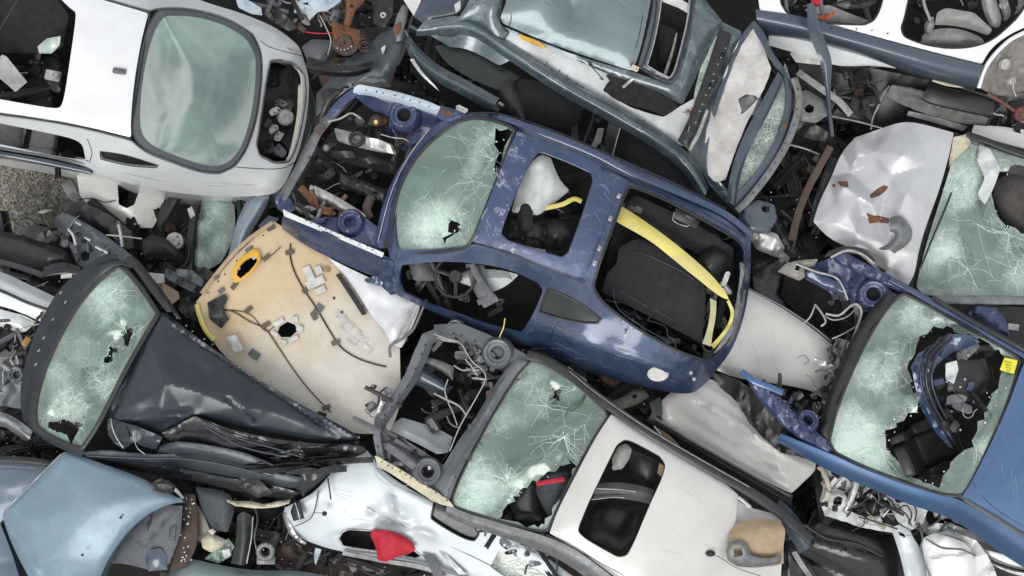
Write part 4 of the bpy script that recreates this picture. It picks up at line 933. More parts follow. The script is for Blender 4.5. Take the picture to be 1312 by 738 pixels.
panel('inner_sill',C,M_primer,[(598,20,2.18),(612,24,2.22),(640,33,2.25),(700,56,2.26),(745,74,2.26),(790,94,2.24),(780,104,2.2),(772,116,2.18),(790,126,2.18),(806,138,2.18),(850,150,2.18),(868,138,2.2),(890,126,2.22),(888,150,2.16),(878,188,2.1),(850,180,2.1),(820,158,2.12),(775,130,2.14),(735,106,2.16),(690,82,2.17),(650,62,2.18),(610,38,2.16)],r=4,crumple=.035,cs=26,thick=.01,step=5,rag=1.5)
panel('amber_lamp',C,M_orange,[(664,44,2.31),(672,46,2.32),(690,53,2.32),(701,59,2.31),(700,63,2.30),(685,58,2.3),(668,50,2.3)],r=3,bulge=.015,bw=4,thick=.01,step=3)
panel('sill_shade_patch',C,M_dark,[(776,96,2.27),(792,93,2.28),(830,110,2.28),(868,134,2.26),(866,140,2.25),(852,149,2.25),(830,140,2.25),(800,133,2.25),(782,124,2.25),(774,114,2.25),(783,106,2.26)],r=4,rag=2,edgefix=1,thick=.004,crumple=.01,step=5)  # dark sheet on top of the sill stands in for a shaded opening
tube('sill_strut',C,M_alu,[(798,112,2.3),(806,105,2.32),(811,100,2.34)],.014,.005)
tube('wiper_stub',C,M_black,[(752,78,2.31),(764,92,2.32),(773,102,2.32),(768,100,2.33)],.005)
loft('main_rail',C,M_teal,[[(545,26,2.22),(600,22,2.26),(656,56,2.24),(720,95,2.22),(780,129,2.22),(830,158,2.2),(866,182,2.18),(892,208,2.14),(908,240,2.1)],
  [(535,38,2.25),(600,34,2.32),(654,66,2.30),(716,106,2.28),(776,140,2.28),(824,168,2.27),(858,192,2.25),(884,216,2.2),(904,250,2.14)],
  [(533,46,2.18),(600,46,2.22),(650,76,2.22),(712,117,2.20),(772,151,2.20),(818,177,2.19),(852,200,2.16),(878,224,2.12),(900,258,2.08)]],thick=.02,n=50,crumple=.008,cs=50)
panel('side_panel_upper',C,M_teal,[(545,42,2.15),(575,48,2.18),(600,40,2.2),(640,62,2.2),(656,76,2.18),(640,84,2.12),(600,62,2.1),(575,60,2.1),(570,56,2.12)],r=6,thick=.012,step=6)
loft('lower_rail',C,M_teal,[[(520,38,2.0),(534,58,2.02),(560,82,2.03),(600,104,2.03),(640,126,2.03)],[(524,48,2.04),(530,66,2.08),(554,90,2.09),(594,112,2.09),(634,134,2.09)],[(520,52,1.96),(524,70,2.0),(548,98,2.0),(588,120,2.0),(628,142,2.0)]],thick=.02,n=30)
panel('open_door_glass',C,M_winterior,[(556,58,1.98),(590,56,2.0),(640,84,2.0),(668,98,2.0),(640,116,1.98),(600,100,1.96),(570,80,1.96)],r=8,thick=.01)
panel('inner_door',C,M_dark,[(530,60,1.75),(560,95,1.75),(628,140,1.75),(650,150,1.7),(640,165,1.6),(560,130,1.6),(525,90,1.65)],r=8,crumple=.06,thick=.02,step=9)
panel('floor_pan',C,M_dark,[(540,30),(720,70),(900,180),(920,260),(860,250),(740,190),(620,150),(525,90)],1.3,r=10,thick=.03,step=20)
panel('front_seat',C,M_cloth,[(636,116,1.9),(668,100,1.95),(700,106,2.0),(742,130,2.0),(748,150,1.95),(730,166,1.9),(700,160,1.9),(660,150,1.86),(640,138,1.86)],r=14,bulge=.10,bw=26,thick=.05,crumple=.02,cs=40)
panel('seat_side',C,M_black,[(640,108,2.0),(655,98,2.02),(668,130,1.98),(676,165,1.9),(660,162,1.88),(640,138,1.9)],r=8,bulge=.05,bw=10,thick=.03)
tube('door_hinge_pin',C,M_alu,[(640,132,2.06),(645,136,2.08)],.018)
panel('rear_seat',C,M_cloth,[(795,160,1.9),(820,168,2.0),(860,200,2.0),(890,240,1.95),(880,262,1.85),(840,244,1.85),(800,222,1.85),(786,196,1.85)],r=16,bulge=.09,bw=26,thick=.05,crumple=.02,cs=40)
loft('centre_pillar',C,M_black,[[(785,140,2.16),(778,165,2.12),(772,205,2.0)],[(796,148,2.18),(792,170,2.14),(786,210,2.0)]],thick=.03,crumple=.02)
tube('pillar_trim',C,M_alu,[(798,152,2.19),(790,180,2.16),(784,202,2.1)],.006)
panel('seat_belt_buckle',C,M_midgrey,[(766,164,2.12),(774,164,2.12),(770,182,2.1),(756,197,2.06),(753,194,2.06),(762,178,2.1)],r=2,thick=.012,bulge=.008,bw=3,step=3)
panel('paint_flake',C,M_bright,[(795,158,2.2),(801,157,2.21),(818,166,2.2),(831,175,2.19),(818,170,2.19),(802,162,2.19)],r=2,thick=.004,step=3)
panel('white_blade',C,M_bright,[(525,76,2.1),(530,75,2.1),(540,92,2.1),(556,108,2.08),(563,117,2.05),(552,108,2.07),(537,94,2.08)],r=2,thick=.008,step=3)
tube('light_streak_edge',C,M_alu,[(560,86,2.0),(575,100,2.0),(589,116,2.0)],.004)
bay(C,[(640,100),(740,130),(760,190),(700,165),(640,150)],1.5,1.75,10,'dark',41)
bay(C,[(744,140),(785,160),(780,210),(745,190)],1.5,1.95,14,'dark',42,.7)
bay(C,[(800,225),(900,250),(900,275),(860,255)],1.5,1.75,10,'dark',43)
# window frame and right shoulder
panel('shoulder_panel',C,M_teal,[(884,-60,2.42),(890,0,2.44),(886,35,2.42),(876,82,2.36),(868,100,2.32),(855,106,2.32),(820,95,2.31),(760,78,2.31),(700,58,2.32),(646,34,2.33),(660,44,2.30),(740,78,2.28),(800,104,2.26),(845,122,2.24),(874,134,2.22),(886,112,2.24),(898,84,2.25),(918,52,2.27),(926,28,2.3),(905,2,2.34),(900,-60,2.36)],r=7,thick=.015,bulge=.03,bw=12,step=5)
fr=[(836,-60,2.48),(838,0,2.47),(826,55,2.43),(817,86,2.40),(838,100,2.38),(858,108,2.38),(870,98,2.39),(882,60,2.43),(892,10,2.47),(894,-60,2.48)]
hol=[(849,-60),(848,6),(838,56),(829,84),(842,92),(858,100),(864,92),(874,55),(884,12),(884,-60)]
o_,sF,_,_=panel('window_frame',C,M_slatesill,fr,r=6,holes=[hol],hr=4,thick=.02,roll=.03,rw=5,step=5)
ring('window_lip',C,M_alu,hol,0,.007,surf=sF,r=4,dz=0); ring('window_seal',C,M_black,[(832,-60),(844,0),(833,56),(822,86),(840,97),(858,104),(867,95),(878,58),(888,12),(889,-60)],0,.009,surf=sF,r=6,dz=.002)
panel('window_well',C,M_dark,[(840,-60),(885,-60),(884,15),(866,98),(830,85)],1.9,r=6,thick=.02)
panel('headrest',C,M_cloth,[(845,30,2.05),(870,40,2.08),(866,80,2.0),(845,80,1.98)],r=12,bulge=.06,bw=14,thick=.03)
loft('seat_belt',C,M_steel,[[(866,42,2.3),(860,65,2.28),(850,95,2.24)],[(868,43,2.3),(863,66,2.28),(854,96,2.24)]],thick=.01)
panel('roof_lining',C,M_whiteplas,[(846,-8,2.44),(864,-6,2.44),(884,6,2.44),(883,18,2.42),(866,8,2.42),(848,2,2.42)],r=3,crumple=.03,cs=10,thick=.01,step=4)
mb=MB(); addplate(mb,xf(813,87,2.42,-30),.10,.06,random.Random(2),.006,1,.5); mb.obj('torn_clip',M_cream,C)
# front pillar with punched holes, crushed screen beyond it
panel('front_pillar',C,M_black,[(922,36,2.42),(938,44,2.44),(934,60,2.44),(918,100,2.40),(900,145,2.36),(888,176,2.30),(880,190,2.26),(868,180,2.26),(880,158,2.3),(895,118,2.36),(912,68,2.40)],r=4,roll=.02,rw=4,thick=.02,step=5,crumple=.01,cs=20,holes=[[(925,66),(930,68),(926,76),(921,74)],[(881,160),(888,160),(885,170),(879,168)],[(908,106),(912,107),(910,113),(906,112)]],hr=2)
loft('pillar_edge',C,M_alu,[[(905,140,2.38),(893,170,2.33),(882,192,2.28)],[(908,142,2.37),(897,172,2.32),(885,194,2.26)]],thick=.006)
panel('pillar_glass',C,G_a,[(915,45,2.3),(926,50,2.3),(915,80,2.28),(902,112,2.24),(888,132,2.2),(892,105,2.2),(903,72,2.25)],r=3,thick=.005,crumple=.04,cs=12,rag=3,edgefix=1,step=3,dmg=lambda V:np.full(len(V),.9))
panel('pillar_backing',C,M_teal,[(925,28,2.28),(950,40,2.28),(945,80,2.22),(920,140,2.15),(905,200,2.05),(900,240,2.0),(880,190,2.05),(890,120,2.1),(915,60,2.2)],r=6,crumple=.03,cs=20,thick=.02)
scr=[(966,25,2.44),(980,42,2.44),(990,68,2.42),(1003,84,2.38),(1013,104,2.34),(1017,130,2.30),(1010,165,2.26),(992,205,2.22),(968,240,2.16),(942,268,2.12),(925,248,2.14),(903,228,2.18),(897,205,2.22),(905,160,2.28),(922,110,2.34),(940,58,2.40)]
o_,sS,_,_=panel('crushed_screen_frame',C,M_slatesill,scr,r=10,thick=.02,roll=.02,rw=5,step=6,holes=[[(964,34),(978,56),(988,80),(1004,96),(1009,125),(1000,165),(980,205),(958,235),(938,252),(925,240),(906,224),(904,205),(912,160),(928,112),(946,62)]],hr=8)
panel('white_lining',C,M_insul,[(962,30,2.40),(972,42,2.40),(980,64,2.38),(988,88,2.35),(982,108,2.32),(968,134,2.29),(948,178,2.25),(936,210,2.2),(930,230,2.17),(918,234,2.16),(904,222,2.17),(900,206,2.19),(906,160,2.27),(922,112,2.33),(942,58,2.39)],r=5,crumple=.05,cs=22,thick=.02,rag=1.2,step=4,holes=[[(946,126),(954,121),(968,122),(972,128),(960,138),(951,146),(947,137)]])
panel('torn_patch',C,M_midgrey,[(940,118,2.25),(975,116,2.26),(975,145,2.24),(945,152,2.24)],r=4,crumple=.03,cs=8,thick=.01,step=3)
windscreen(C,[(1006,80,2.36),(1014,104,2.32),(1016,130,2.28),(1008,165,2.24),(990,203,2.19),(966,238,2.13),(943,262,2.1),(934,250,2.1),(940,215,2.14),(955,180,2.2),(975,140,2.26),(994,112,2.3)],G_c,r=6,impacts=[(985,150,60,16,4),(960,210,40,12,3)],cloud=[(975,170,40,.7)],rag=2,seed=6,crumple=.02,name='cracked_screen',step=4)
loft('screen_rail',C,M_slatesill,[[(997,92,2.38),(975,132,2.33),(952,176,2.28),(938,215,2.23),(930,258,2.16)],[(1001,98,2.40),(981,138,2.35),(958,182,2.30),(944,220,2.25),(938,262,2.18)],[(1003,104,2.36),(985,144,2.31),(962,188,2.26),(949,224,2.2),(942,266,2.14)]],thick=.015,crumple=.02,cs=20)
tube('screen_edge_bar',C,M_midgrey,[(1017,100,2.34),(1024,130,2.30),(1012,175,2.24),(990,215,2.2),(962,252,2.15),(944,270,2.12)],.035,.025,sq=.4)
tube('screen_edge_strip',C,M_steel,[(1028,118,2.3),(1020,160,2.26),(1000,200,2.22),(975,240,2.18)],.009)
mb=MB(); addplate(mb,xf(1006,160,2.33,60),.09,.035,random.Random(4),.006,1,.4); mb.obj('rusty_clip',M_rust,C)
loft('rail_end',C,M_teal,[[(905,232,2.12),(925,255,2.1),(945,275,2.05),(965,300,2.0)],[(918,228,2.16),(938,252,2.14),(958,272,2.08),(976,296,2.02)],[(925,235,2.1),(948,256,2.08),(968,275,2.02),(985,298,1.98)]],thick=.02,crumple=.02,cs=16)
# hub carriers beside the screen
panel('strut_plate',C,M_midgrey,[(1018,118,2.0),(1034,115,2.02),(1055,128,2.02),(1060,148,2.0),(1045,158,1.98),(1026,155,1.98),(1015,140,1.98)],r=5,bulge=.03,bw=8,thick=.02,step=4,holes=[[(1036,133),(1043,136),(1042,144),(1034,145),(1030,139)]],hr=4)
panel('strut_plate',C,M_slatesill,[(950,262,2.1),(972,256,2.12),(992,262,2.1),(996,280,2.08),(985,300,2.05),(960,298,2.05),(945,285,2.05)],r=6,bulge=.03,bw=8,thick=.02,step=4,holes=[[(979,262),(986,264),(986,272),(978,272),(975,267)]],hr=4)
tube('perforated_link',C,M_alu,[(1022,92,2.1),(1050,112,2.1),(1075,130,2.08),(1090,147,2.05)],.035,.006,k=5)
tube('cross_tube',C,M_steel,[(1062,148,1.95),(1100,156,1.94),(1150,170,1.92)],.010)
# ================= D: white people carrier, top right =================
D=thing('wrecked_minivan','white van body with empty window openings and grey seats in the top right corner','car',(1150,20,0))
shD=[(960,-90,2.5),(974,16,2.42),(1030,22,2.42),(1100,41,2.42),(1200,68,2.42),(1258,82,2.40),(1268,64,2.42),(1284,50,2.44),(1312,34,2.46),(1420,0,2.5),(1420,-90,2.5)]
o_,sD,_,HD=panel('side_body',D,M_white,shD,r=7,step=6,thick=.02,roll=.015,rw=5,holes=[[(1001,-60),(1000,4),(1008,17),(1030,25),(1070,31),(1108,32),(1120,26),(1130,8),(1142,-60)],[(1175,-60),(1160,20),(1154,36),(1158,47),(1178,56),(1215,63),(1250,60),(1272,51),(1290,36),(1312,14),(1345,-60)]],hr=8)
for h,nm in ((HD[0],'door_seal'),(HD[1],'door_seal')): tube(nm,D,M_black,[(p[0],p[1],float(sD([p])[0])-.004) for p in h],.009,k=1,closed=True)
loft('sill',D,M_slatesill,[[(968,12,2.43),(1030,22,2.43),(1100,42,2.43),(1200,69,2.43),(1262,84,2.41)],[(970,26,2.40),(1030,38,2.41),(1100,57,2.41),(1195,84,2.41),(1256,98,2.38)],[(975,42,2.25),(1030,50,2.26),(1100,68,2.26),(1190,98,2.26),(1250,112,2.24)],[(990,48,2.1),(1032,54,2.1),(1100,72,2.1),(1188,101,2.1),(1248,116,2.1)]],thick=.02,n=40)
loft('sill_flange',D,M_primer,[[(985,40,2.22),(1040,52,2.22),(1100,66,2.2),(1180,92,2.2)],[(985,58,2.1),(1040,74,2.08),(1075,84,2.06),(1120,84,2.06)]],thick=.01,crumple=.05,cs=22)
panel('wheel_arch',D,plain('dirty_arch',(.30,.29,.27),.9,.1,(.17,.16,.15),dirt=.7),[(1256,112,2.2),(1264,86,2.34),(1284,60,2.38),(1312,42,2.4),(1400,10,2.4),(1400,120,2.1),(1312,122,2.05),(1275,122,2.08)],r=8,thick=.02,crumple=.05,cs=40,dents=[(1300,90,34,.18)],bulge=-.05,bw=30,step=6)
tube('arch_lip',D,M_white,[(1254,112,2.26),(1263,86,2.39),(1284,60,2.43),(1312,42,2.45),(1400,8,2.46)],.02)
for q in ((1285,82,2.23,.05),(1294,104,2.15,.035)):
    mb=MB(); addlathe(mb,discprof(q[3],.05,.008,.02),xf(q[0],q[1],q[2]-.05,0,20,20)); mb.obj('arch_boss',M_whiteplas,D)
tube('brake_pipe',D,M_pale,[(1300,98,2.25),(1298,112,2.2),(1302,124,2.15)],.006)
panel('floor_pan',D,M_dark,[(960,-80),(1400,-80),(1400,20),(1260,75),(1000,20)],1.75,r=10,thick=.03,step=30)
panel('interior_trim',D,M_greyseat,[(1030,12,2.1),(1062,6,2.14),(1100,22,2.14),(1114,27,2.12),(1105,31,2.1),(1050,27,2.1)],r=6,bulge=.04,bw=8,thick=.03)
# grey seats
def cushion(par,pts,mat=M_greyseat,**k):
    a=dict(r=9,bulge=.09,bw=16,thick=.06,crumple=.02,cs=40,step=5); a.update(k); return panel('seat_cushion',par,mat,pts,**a)
cushion(D,[(1178,62,2.15),(1182,44,2.2),(1200,36,2.22),(1230,36,2.22),(1258,48,2.2),(1262,56,2.16),(1235,63,2.12),(1200,64,2.1)])
cushion(D,[(1198,32,2.3),(1200,16,2.34),(1212,10,2.36),(1248,16,2.36),(1272,38,2.32),(1266,46,2.28),(1240,36,2.28),(1215,32,2.28)],ridges=[(1205,30,1262,44,4,-.03),(1228,12,1222,34,2,-.02)])
cushion(D,[(1184,30,2.26),(1196,20,2.28),(1198,34,2.26),(1186,52,2.2)],bw=7)
cushion(D,[(1256,-20,2.3),(1270,-20,2.3),(1284,24,2.25),(1280,36,2.22),(1268,34,2.22),(1258,10,2.26)],bw=8)
cushion(D,[(1274,-20,2.3),(1286,-20,2.3),(1296,18,2.25),(1288,28,2.22),(1282,10,2.26)],bw=7)
cushion(D,[(1305,-20,2.3),(1330,-20,2.3),(1312,10,2.25),(1304,18,2.25)],bw=7)
tube('belt_guide',D,M_greyseat,[(1182,-20,2.4),(1184,5,2.38),(1192,26,2.34)],.014)
for a in ((1001,0),(1046,-5)): tube('door_strut',D,M_trimgrey,[(a[0]+4,-30,2.4),(a[0]+6,5,2.38),(a[0]+8,18,2.34)],.02)
mb=MB(); addbox(mb,xf(1046,3,2.38,-8),.10,.05,.04,.012); mb.obj('belt_buckle',M_red,D)
for i,a in enumerate(((1056,22,0),(1064,20,40))): mb=MB(); addplate(mb,xf(a[0],a[1],2.3,a[2]),.14,.05,random.Random(i),.012,0,.6); mb.obj('orange_connector',plain('orange_red',(.55,.10,.02),.5),D)
bay(D,[(1004,-20),(1040,-20),(1050,20),(1008,14)],1.85,2.1,22,'dark',51,.7); bay(D,[(1060,-20),(1130,-20),(1118,22),(1080,10)],1.9,2.1,24,'grey',52,.7)
bay(D,[(1165,0),(1190,-20),(1190,30),(1162,45)],1.85,2.1,9,'dark',53,.8); bay(D,[(1200,-20),(1255,-20),(1255,10),(1210,8)],1.85,2.1,12,'dark',54,.8)
# underside
panel('underbody',D,M_black,[(1010,60,1.9),(1080,80,1.92),(1180,100,1.95),(1250,116,1.95),(1330,120,1.95),(1330,180,1.7),(1220,165,1.7),(1120,160,1.65),(1050,150,1.65),(1030,100,1.8)],r=10,crumple=.10,cs=34,thick=.03,step=8)
panel('heat_shield',D,plain('grey_shield',(.17,.18,.175),.8,.2,(.10,.105,.10),dirt=.6),[(1136,122,1.98),(1142,109,2.02),(1160,112,2.04),(1210,126,2.04),(1262,142,2.02),(1268,150,1.98),(1262,160,1.94),(1240,160,1.92),(1190,148,1.92),(1150,132,1.94)],r=4,thick=.02,ridges=[(1150,122,1255,150,4,.03),(1145,113,1262,146,3,-.02)],crumple=.02,cs=16,step=4,rag=1.5)
panel('heat_shield_flange',D,M_steel,[(1164,142,1.9),(1200,150,1.9),(1240,162,1.88),(1234,168,1.86),(1190,155,1.86),(1162,148,1.88)],r=3,thick=.01,step=5)
tube('muffler',D,M_black,[(1186,118,2.0),(1200,123,2.02),(1240,132,2.02),(1270,138,2.0)],.10,.08)
tube('brake_line',D,M_rubber,[(1115,86,2.06),(1150,84,2.08),(1190,98,2.08),(1230,112,2.08),(1262,122,2.06),(1290,135,2.05)],.012)
tube('drive_shaft',D,plain('red_rust',(.20,.06,.04),.7,.2,(.1,.05,.04)),[(1265,120,2.1),(1285,132,2.08),(1300,142,2.06)],.016)
mb=MB(); addlathe(mb,discprof(.07,.08,.01,.02),xf(1306,146,2.0,0,20)); mb.obj('hub',plain('red_rust',(.2,.06,.04)),D)
bay(D,[(1060,85),(1130,95),(1130,150),(1060,145)],1.85,2.0,26,'dark',55); bay(D,[(1265,125),(1312,125),(1312,180),(1270,165)],1.85,2.0,20,'dark',56,.8)
tube('trim_scrap',D,M_cream,[(1195,102,2.12),(1215,108,2.14),(1235,110,2.13)],.02,.01)
# black belt / blade across the sill
mb=MB(); addloft(mb,[[(1034,6,2.6),(1036,40,2.58),(1044,62,2.56),(1052,85,2.5),(1058,120,2.4),(1063,175,2.2)],[(1040,4,2.61),(1045,35,2.6),(1054,60,2.57),(1058,85,2.52),(1061,120,2.42),(1066,175,2.22)],[(1045,8,2.6),(1051,35,2.58),(1062,65,2.56),(1066,84,2.52),(1064,120,2.4),(1069,175,2.2)]],thick=.02,n=30)
mb.obj('seat_belt_arm',M_slatesill,None,45,label='long dark blade shaped arm hanging over the sill of the white van body',cat='metal arm')
# ================= E: silver hood and screen, right =================
E=thing('wrecked_hatchback','silver car with a crumpled rust marked hood and shattered windshield at the right edge','car',(1180,280,0))
_,sE,_,_=panel('hood',E,M_hoodsilver,[(1078,195,1.84),(1096,176,1.92),(1120,168,1.90),(1150,157,2.02),(1172,156,2.03),(1222,170,2.08),(1216,200,2.08),(1203,245,2.08),(1186,290,2.06),(1176,325,2.04),(1172,352,2.0),(1160,372,1.95),(1130,352,1.90),(1095,320,1.90),(1062,306,1.82),(1042,284,1.86),(1050,258,1.84),(1066,226,1.86)],
   ctrl=[(1158,200,2.12),(1160,250,2.13),(1142,225,2.02),(1134,250,1.98),(1148,285,2.08),(1158,320,2.05),(1190,210,2.10),(1182,260,2.10),(1122,196,2.02),(1112,212,1.90),(1098,200,1.99),(1090,222,1.86),(1080,238,2.0),(1068,252,1.90),(1098,250,2.03),(1112,242,1.92),(1118,262,2.02),(1104,276,1.90),(1126,284,1.94),(1086,272,2.00),(1070,286,1.94),(1100,300,1.98),(1132,312,2.0),(1120,326,1.93),(1146,340,1.98)],
   facet=.8,r=4,crumple=.03,cs=30,edgefix=10,thick=.012,step=3.5,rag=2.5)
for i,q in enumerate((((1114,250),(1122,243),(1132,237),(1138,239),(1134,246),(1124,252),(1116,254)),((1110,272),(1118,276),(1128,277),(1140,280),(1138,286),(1126,285),(1114,286)),((1072,233),(1086,232),(1087,240),(1078,239)),((1066,236),(1070,236),(1070,240),(1066,240)))):
    panel('rust_streak',E,M_rust,list(q),zf=sE,dz=.003,r=2,thick=.002,step=2,rag=1.5,seed=i)
panel('windshield_base',E,M_black,[(1224,168,2.0),(1234,176,2.0),(1216,220,2.0),(1200,262,1.98),(1188,310,1.96),(1180,350,1.92),(1170,378,1.9),(1160,372,1.9),(1174,330,1.95),(1186,290,1.98),(1204,240,2.0)],r=4,bulge=.02,bw=5,thick=.02,step=5,rag=1,crumple=.02,cs=12)
wsE=[(1230,172,2.08),(1250,180,2.1),(1285,196,2.14),(1400,230,2.2),(1400,385,2.2),(1310,380,2.12),(1230,380,2.06),(1184,378,2.0),(1174,368,1.98),(1180,338,2.0),(1192,295,2.03),(1210,240,2.06)]
windscreen(E,wsE,G_b,r=8,holes=[[(1330,215),(1298,212),(1280,222),(1270,238),(1270,256),(1278,272),(1292,292),(1330,305)]],impacts=[(1292,300,60,26,5),(1240,345,50,18,4),(1268,210,60,16,3),(1300,350,50,18,4)],cloud=[(1235,240,50,.9),(1215,320,46,.9),(1300,335,40,.4),(1262,290,30,-.5),(1240,360,30,-.5)],crumple=.04,seed=21,sag=[(1285,300,30,.05),(1215,330,20,-.02)])
panel('white_airbag',E,M_airbag,[(1255,185,2.16),(1268,190,2.18),(1282,215,2.18),(1274,240,2.18),(1262,262,2.14),(1252,250,2.15),(1262,228,2.17),(1252,205,2.17)],r=6,bulge=.03,bw=7,crumple=.06,cs=12,thick=.006,step=3)
panel('crushed_foam',E,M_cream,[(1222,176,2.1),(1238,172,2.12),(1244,182,2.13),(1234,196,2.12),(1222,204,2.1),(1216,214,2.08),(1218,194,2.08)],r=3,crumple=.06,cs=8,thick=.015,step=3,rag=2)
panel('headrest',E,plain('brown_cloth',(.06,.055,.052),.95,0,(.045,.04,.04)),[(1272,252,1.9),(1276,232,1.95),(1292,222,2.0),(1400,225,2.0),(1400,320,1.9),(1310,308,1.9),(1290,290,1.86)],r=14,bulge=.10,bw=26,thick=.05)
panel('floor_pan',E,M_dark,[(1180,200),(1400,200),(1400,400),(1180,400)],1.3,r=8,thick=.03,step=30)
tube('wiper',E,M_black,[(1219,247,2.13),(1210,270,2.12),(1196,302,2.1),(1184,332,2.08),(1178,345,2.05)],.009)
tube('roof_bar_lower',E,M_midgrey,[(1195,384,2.06),(1250,385,2.08),(1300,385,2.10),(1400,386,2.12)],.04,.03,sq=.5)
tube('roof_bar_upper',E,M_black,[(1238,172,2.12),(1262,180,2.16),(1312,198,2.2),(1400,222,2.22)],.03,.02,sq=.5)
loft('pillar_skin',E,M_champ,[[(1248,160,2.0),(1280,164,2.04),(1312,172,2.06),(1400,190,2.08)],[(1244,172,2.06),(1275,180,2.08),(1312,190,2.1),(1400,212,2.12)]],thick=.015)
tube('pillar_strip',E,M_midgrey,[(1240,174,2.13),(1275,186,2.15),(1312,200,2.17),(1400,225,2.2)],.018,.012,sq=.5)
loft('dark_pillar',E,M_black,[[(1275,206,2.1),(1312,214,2.12),(1400,235,2.12)],[(1274,218,2.05),(1312,226,2.06),(1400,245,2.06)]],thick=.02)
mb=MB(); addloft(mb,[[(1140,279,2.12),(1152,276,2.14),(1163,285,2.14),(1169,298,2.13),(1164,312,2.12),(1146,325,2.1)],[(1140,290,2.17),(1150,290,2.19),(1155,300,2.19),(1150,312,2.17),(1138,320,2.14)],[(1141,297,2.12),(1147,300,2.13),(1144,308,2.12),(1134,314,2.1),(1126,318,2.08)]],thick=.02)
mb.obj('engine_mount',M_midgrey,None,45,label='curved grey metal bracket resting on the crumpled silver hood',cat='bracket')
for i,(x,y,r_) in enumerate(((1139,316,.018),(1150,309,.014),(1137,300,.014))):
    pass
# ================= G: silver/white shells under the blue cars =================
G=thing('crushed_van','silver and white car shell lying crushed under the two blue cars','car',(990,500,0))
sG=panel('roof',G,M_champ,[(935,355,1.62),(958,371,1.66),(1000,393,1.68),(1040,420,1.68),(1064,440,1.66),(1100,470,1.6),(1090,520,1.58),(1040,500,1.62),(1000,492,1.64),(940,485,1.66),(900,465,1.64),(905,400,1.62)],r=6,roll=.02,rw=8,bulge=.02,bw=40,thick=.015,step=9,dents=[(1010,450,40,.03)])[1]
tube('roof_edge',G,M_slatesill,[(930,352,1.68),(958,369,1.7),(1000,391,1.72),(1040,417,1.72),(1066,438,1.7)],.012)
panel('side_panel',G,M_whiteplas if 0 else M_champ,[(846,528,1.58),(847,514,1.62),(862,500,1.65),(890,488,1.68),(912,486,1.68),(940,505,1.66),(968,535,1.65),(1005,560,1.64),(1046,590,1.62),(1044,604,1.6),(1014,632,1.56),(975,614,1.56),(930,590,1.56),(880,560,1.56),(848,542,1.56)],r=5,roll=.02,rw=6,bulge=.03,bw=30,thick=.015,skirt=.5,step=6,rag=1.5,ridges=[(885,505,1035,600,4,.03),(860,524,1020,622,3,-.02)],dents=[(940,540,20,.04),(1000,590,14,-.02)])
loft('side_rail',G,M_black,[[(836,528,1.56),(880,556,1.55),(930,586,1.54),(980,614,1.53),(1016,634,1.52)],[(828,540,1.5),(876,566,1.5),(926,596,1.5),(976,624,1.5),(1014,646,1.48)],[(826,545,1.35),(872,575,1.3),(922,604,1.3),(972,634,1.3),(1012,656,1.3)]],thick=.02)
tube('chrome_strip',G,M_midgrey,[(840,536,1.6),(880,561,1.59),(930,590,1.58),(980,618,1.57),(1012,636,1.56)],.01)
panel('inner_cavity',G,M_dark,[(760,470,1.2),(850,500,1.2),(1010,640,1.1),(1040,720,1.0),(950,640,1.1),(800,540,1.2)],r=8,crumple=.1,cs=30,thick=.02,step=10)
tube('blue_wire',G,M_blueclip,[(1022,458,1.72),(1030,455,1.74),(1036,462,1.73),(1030,467,1.72)],.004)
# ================= F: bright blue car, right =================
Fc=thing('wrecked_car','bright blue car with a yellow sticker on its broken windshield at the right edge','car',(1200,540,0))
F=Fc
wsF=[(1148,382,2.12),(1158,376,2.14),(1180,386,2.18),(1230,414,2.26),(1290,448,2.36),(1307,460,2.38),(1304,476,2.38),(1290,520,2.38),(1268,570,2.38),(1246,616,2.36),(1234,634,2.34),(1216,636,2.31),(1170,622,2.2),(1110,600,2.1),(1070,580,2.04),(1062,566,2.03),(1070,530,2.04),(1085,490,2.05),(1108,440,2.07),(1132,400,2.1)]
zF=tps([p[:2] for p in wsF],[p[2] for p in wsF])
windscreen(F,wsF,G_b,zf=zF,r=9,holes=[[(1200,414),(1210,420),(1240,426),(1272,444),(1286,456),(1288,474),(1278,494),(1268,520),(1252,548),(1246,568),(1228,584),(1212,600),(1204,622),(1180,618),(1150,596),(1136,574),(1132,556),(1144,550),(1158,536),(1174,526),(1180,508),(1166,492),(1164,462),(1176,442),(1186,424)]],
  impacts=[(1128,574,50,26,5),(1180,520,45,20,4),(1190,420,40,20,4),(1165,400,35,14,3),(1250,575,36,18,4)],cloud=[(1095,560,50,.95),(1130,480,50,.7),(1170,400,40,.4),(1260,540,30,.4),(1275,430,34,-.4),(1215,610,36,-.5)],crumple=.035,seed=31,sag=[(1165,530,18,.06),(1150,470,30,-.03)],rag=3)
ring('windshield_seal',F,M_rubber,wsF,0,.014,.012,surf=zF,r=9,dz=0)
sFR=panel('roof',F,M_brightblue,[(1312,466,2.44),(1420,520,2.5),(1420,740,2.42),(1330,694,2.4),(1312,684,2.40),(1270,660,2.38),(1232,637,2.36),(1246,616,2.38),(1268,572,2.41),(1292,520,2.43),(1306,480,2.43)],r=5,bulge=.03,bw=50,thick=.015,step=9,skirt=.3)[1]
loft('lower_pillar',F,M_brightblue,[[(1000,556,2.05),(1060,580,2.08),(1110,602,2.12),(1170,624,2.2),(1232,642,2.32),(1312,690,2.36),(1420,752,2.38)],[(996,562,2.0),(1058,590,2.03),(1108,612,2.07),(1166,634,2.14),(1228,654,2.24),(1306,704,2.28),(1414,768,2.3)],[(996,566,1.9),(1056,600,1.92),(1106,622,1.95),(1164,646,2.0),(1224,668,2.08),(1300,720,2.1),(1410,784,2.1)]],thick=.015,n=40)
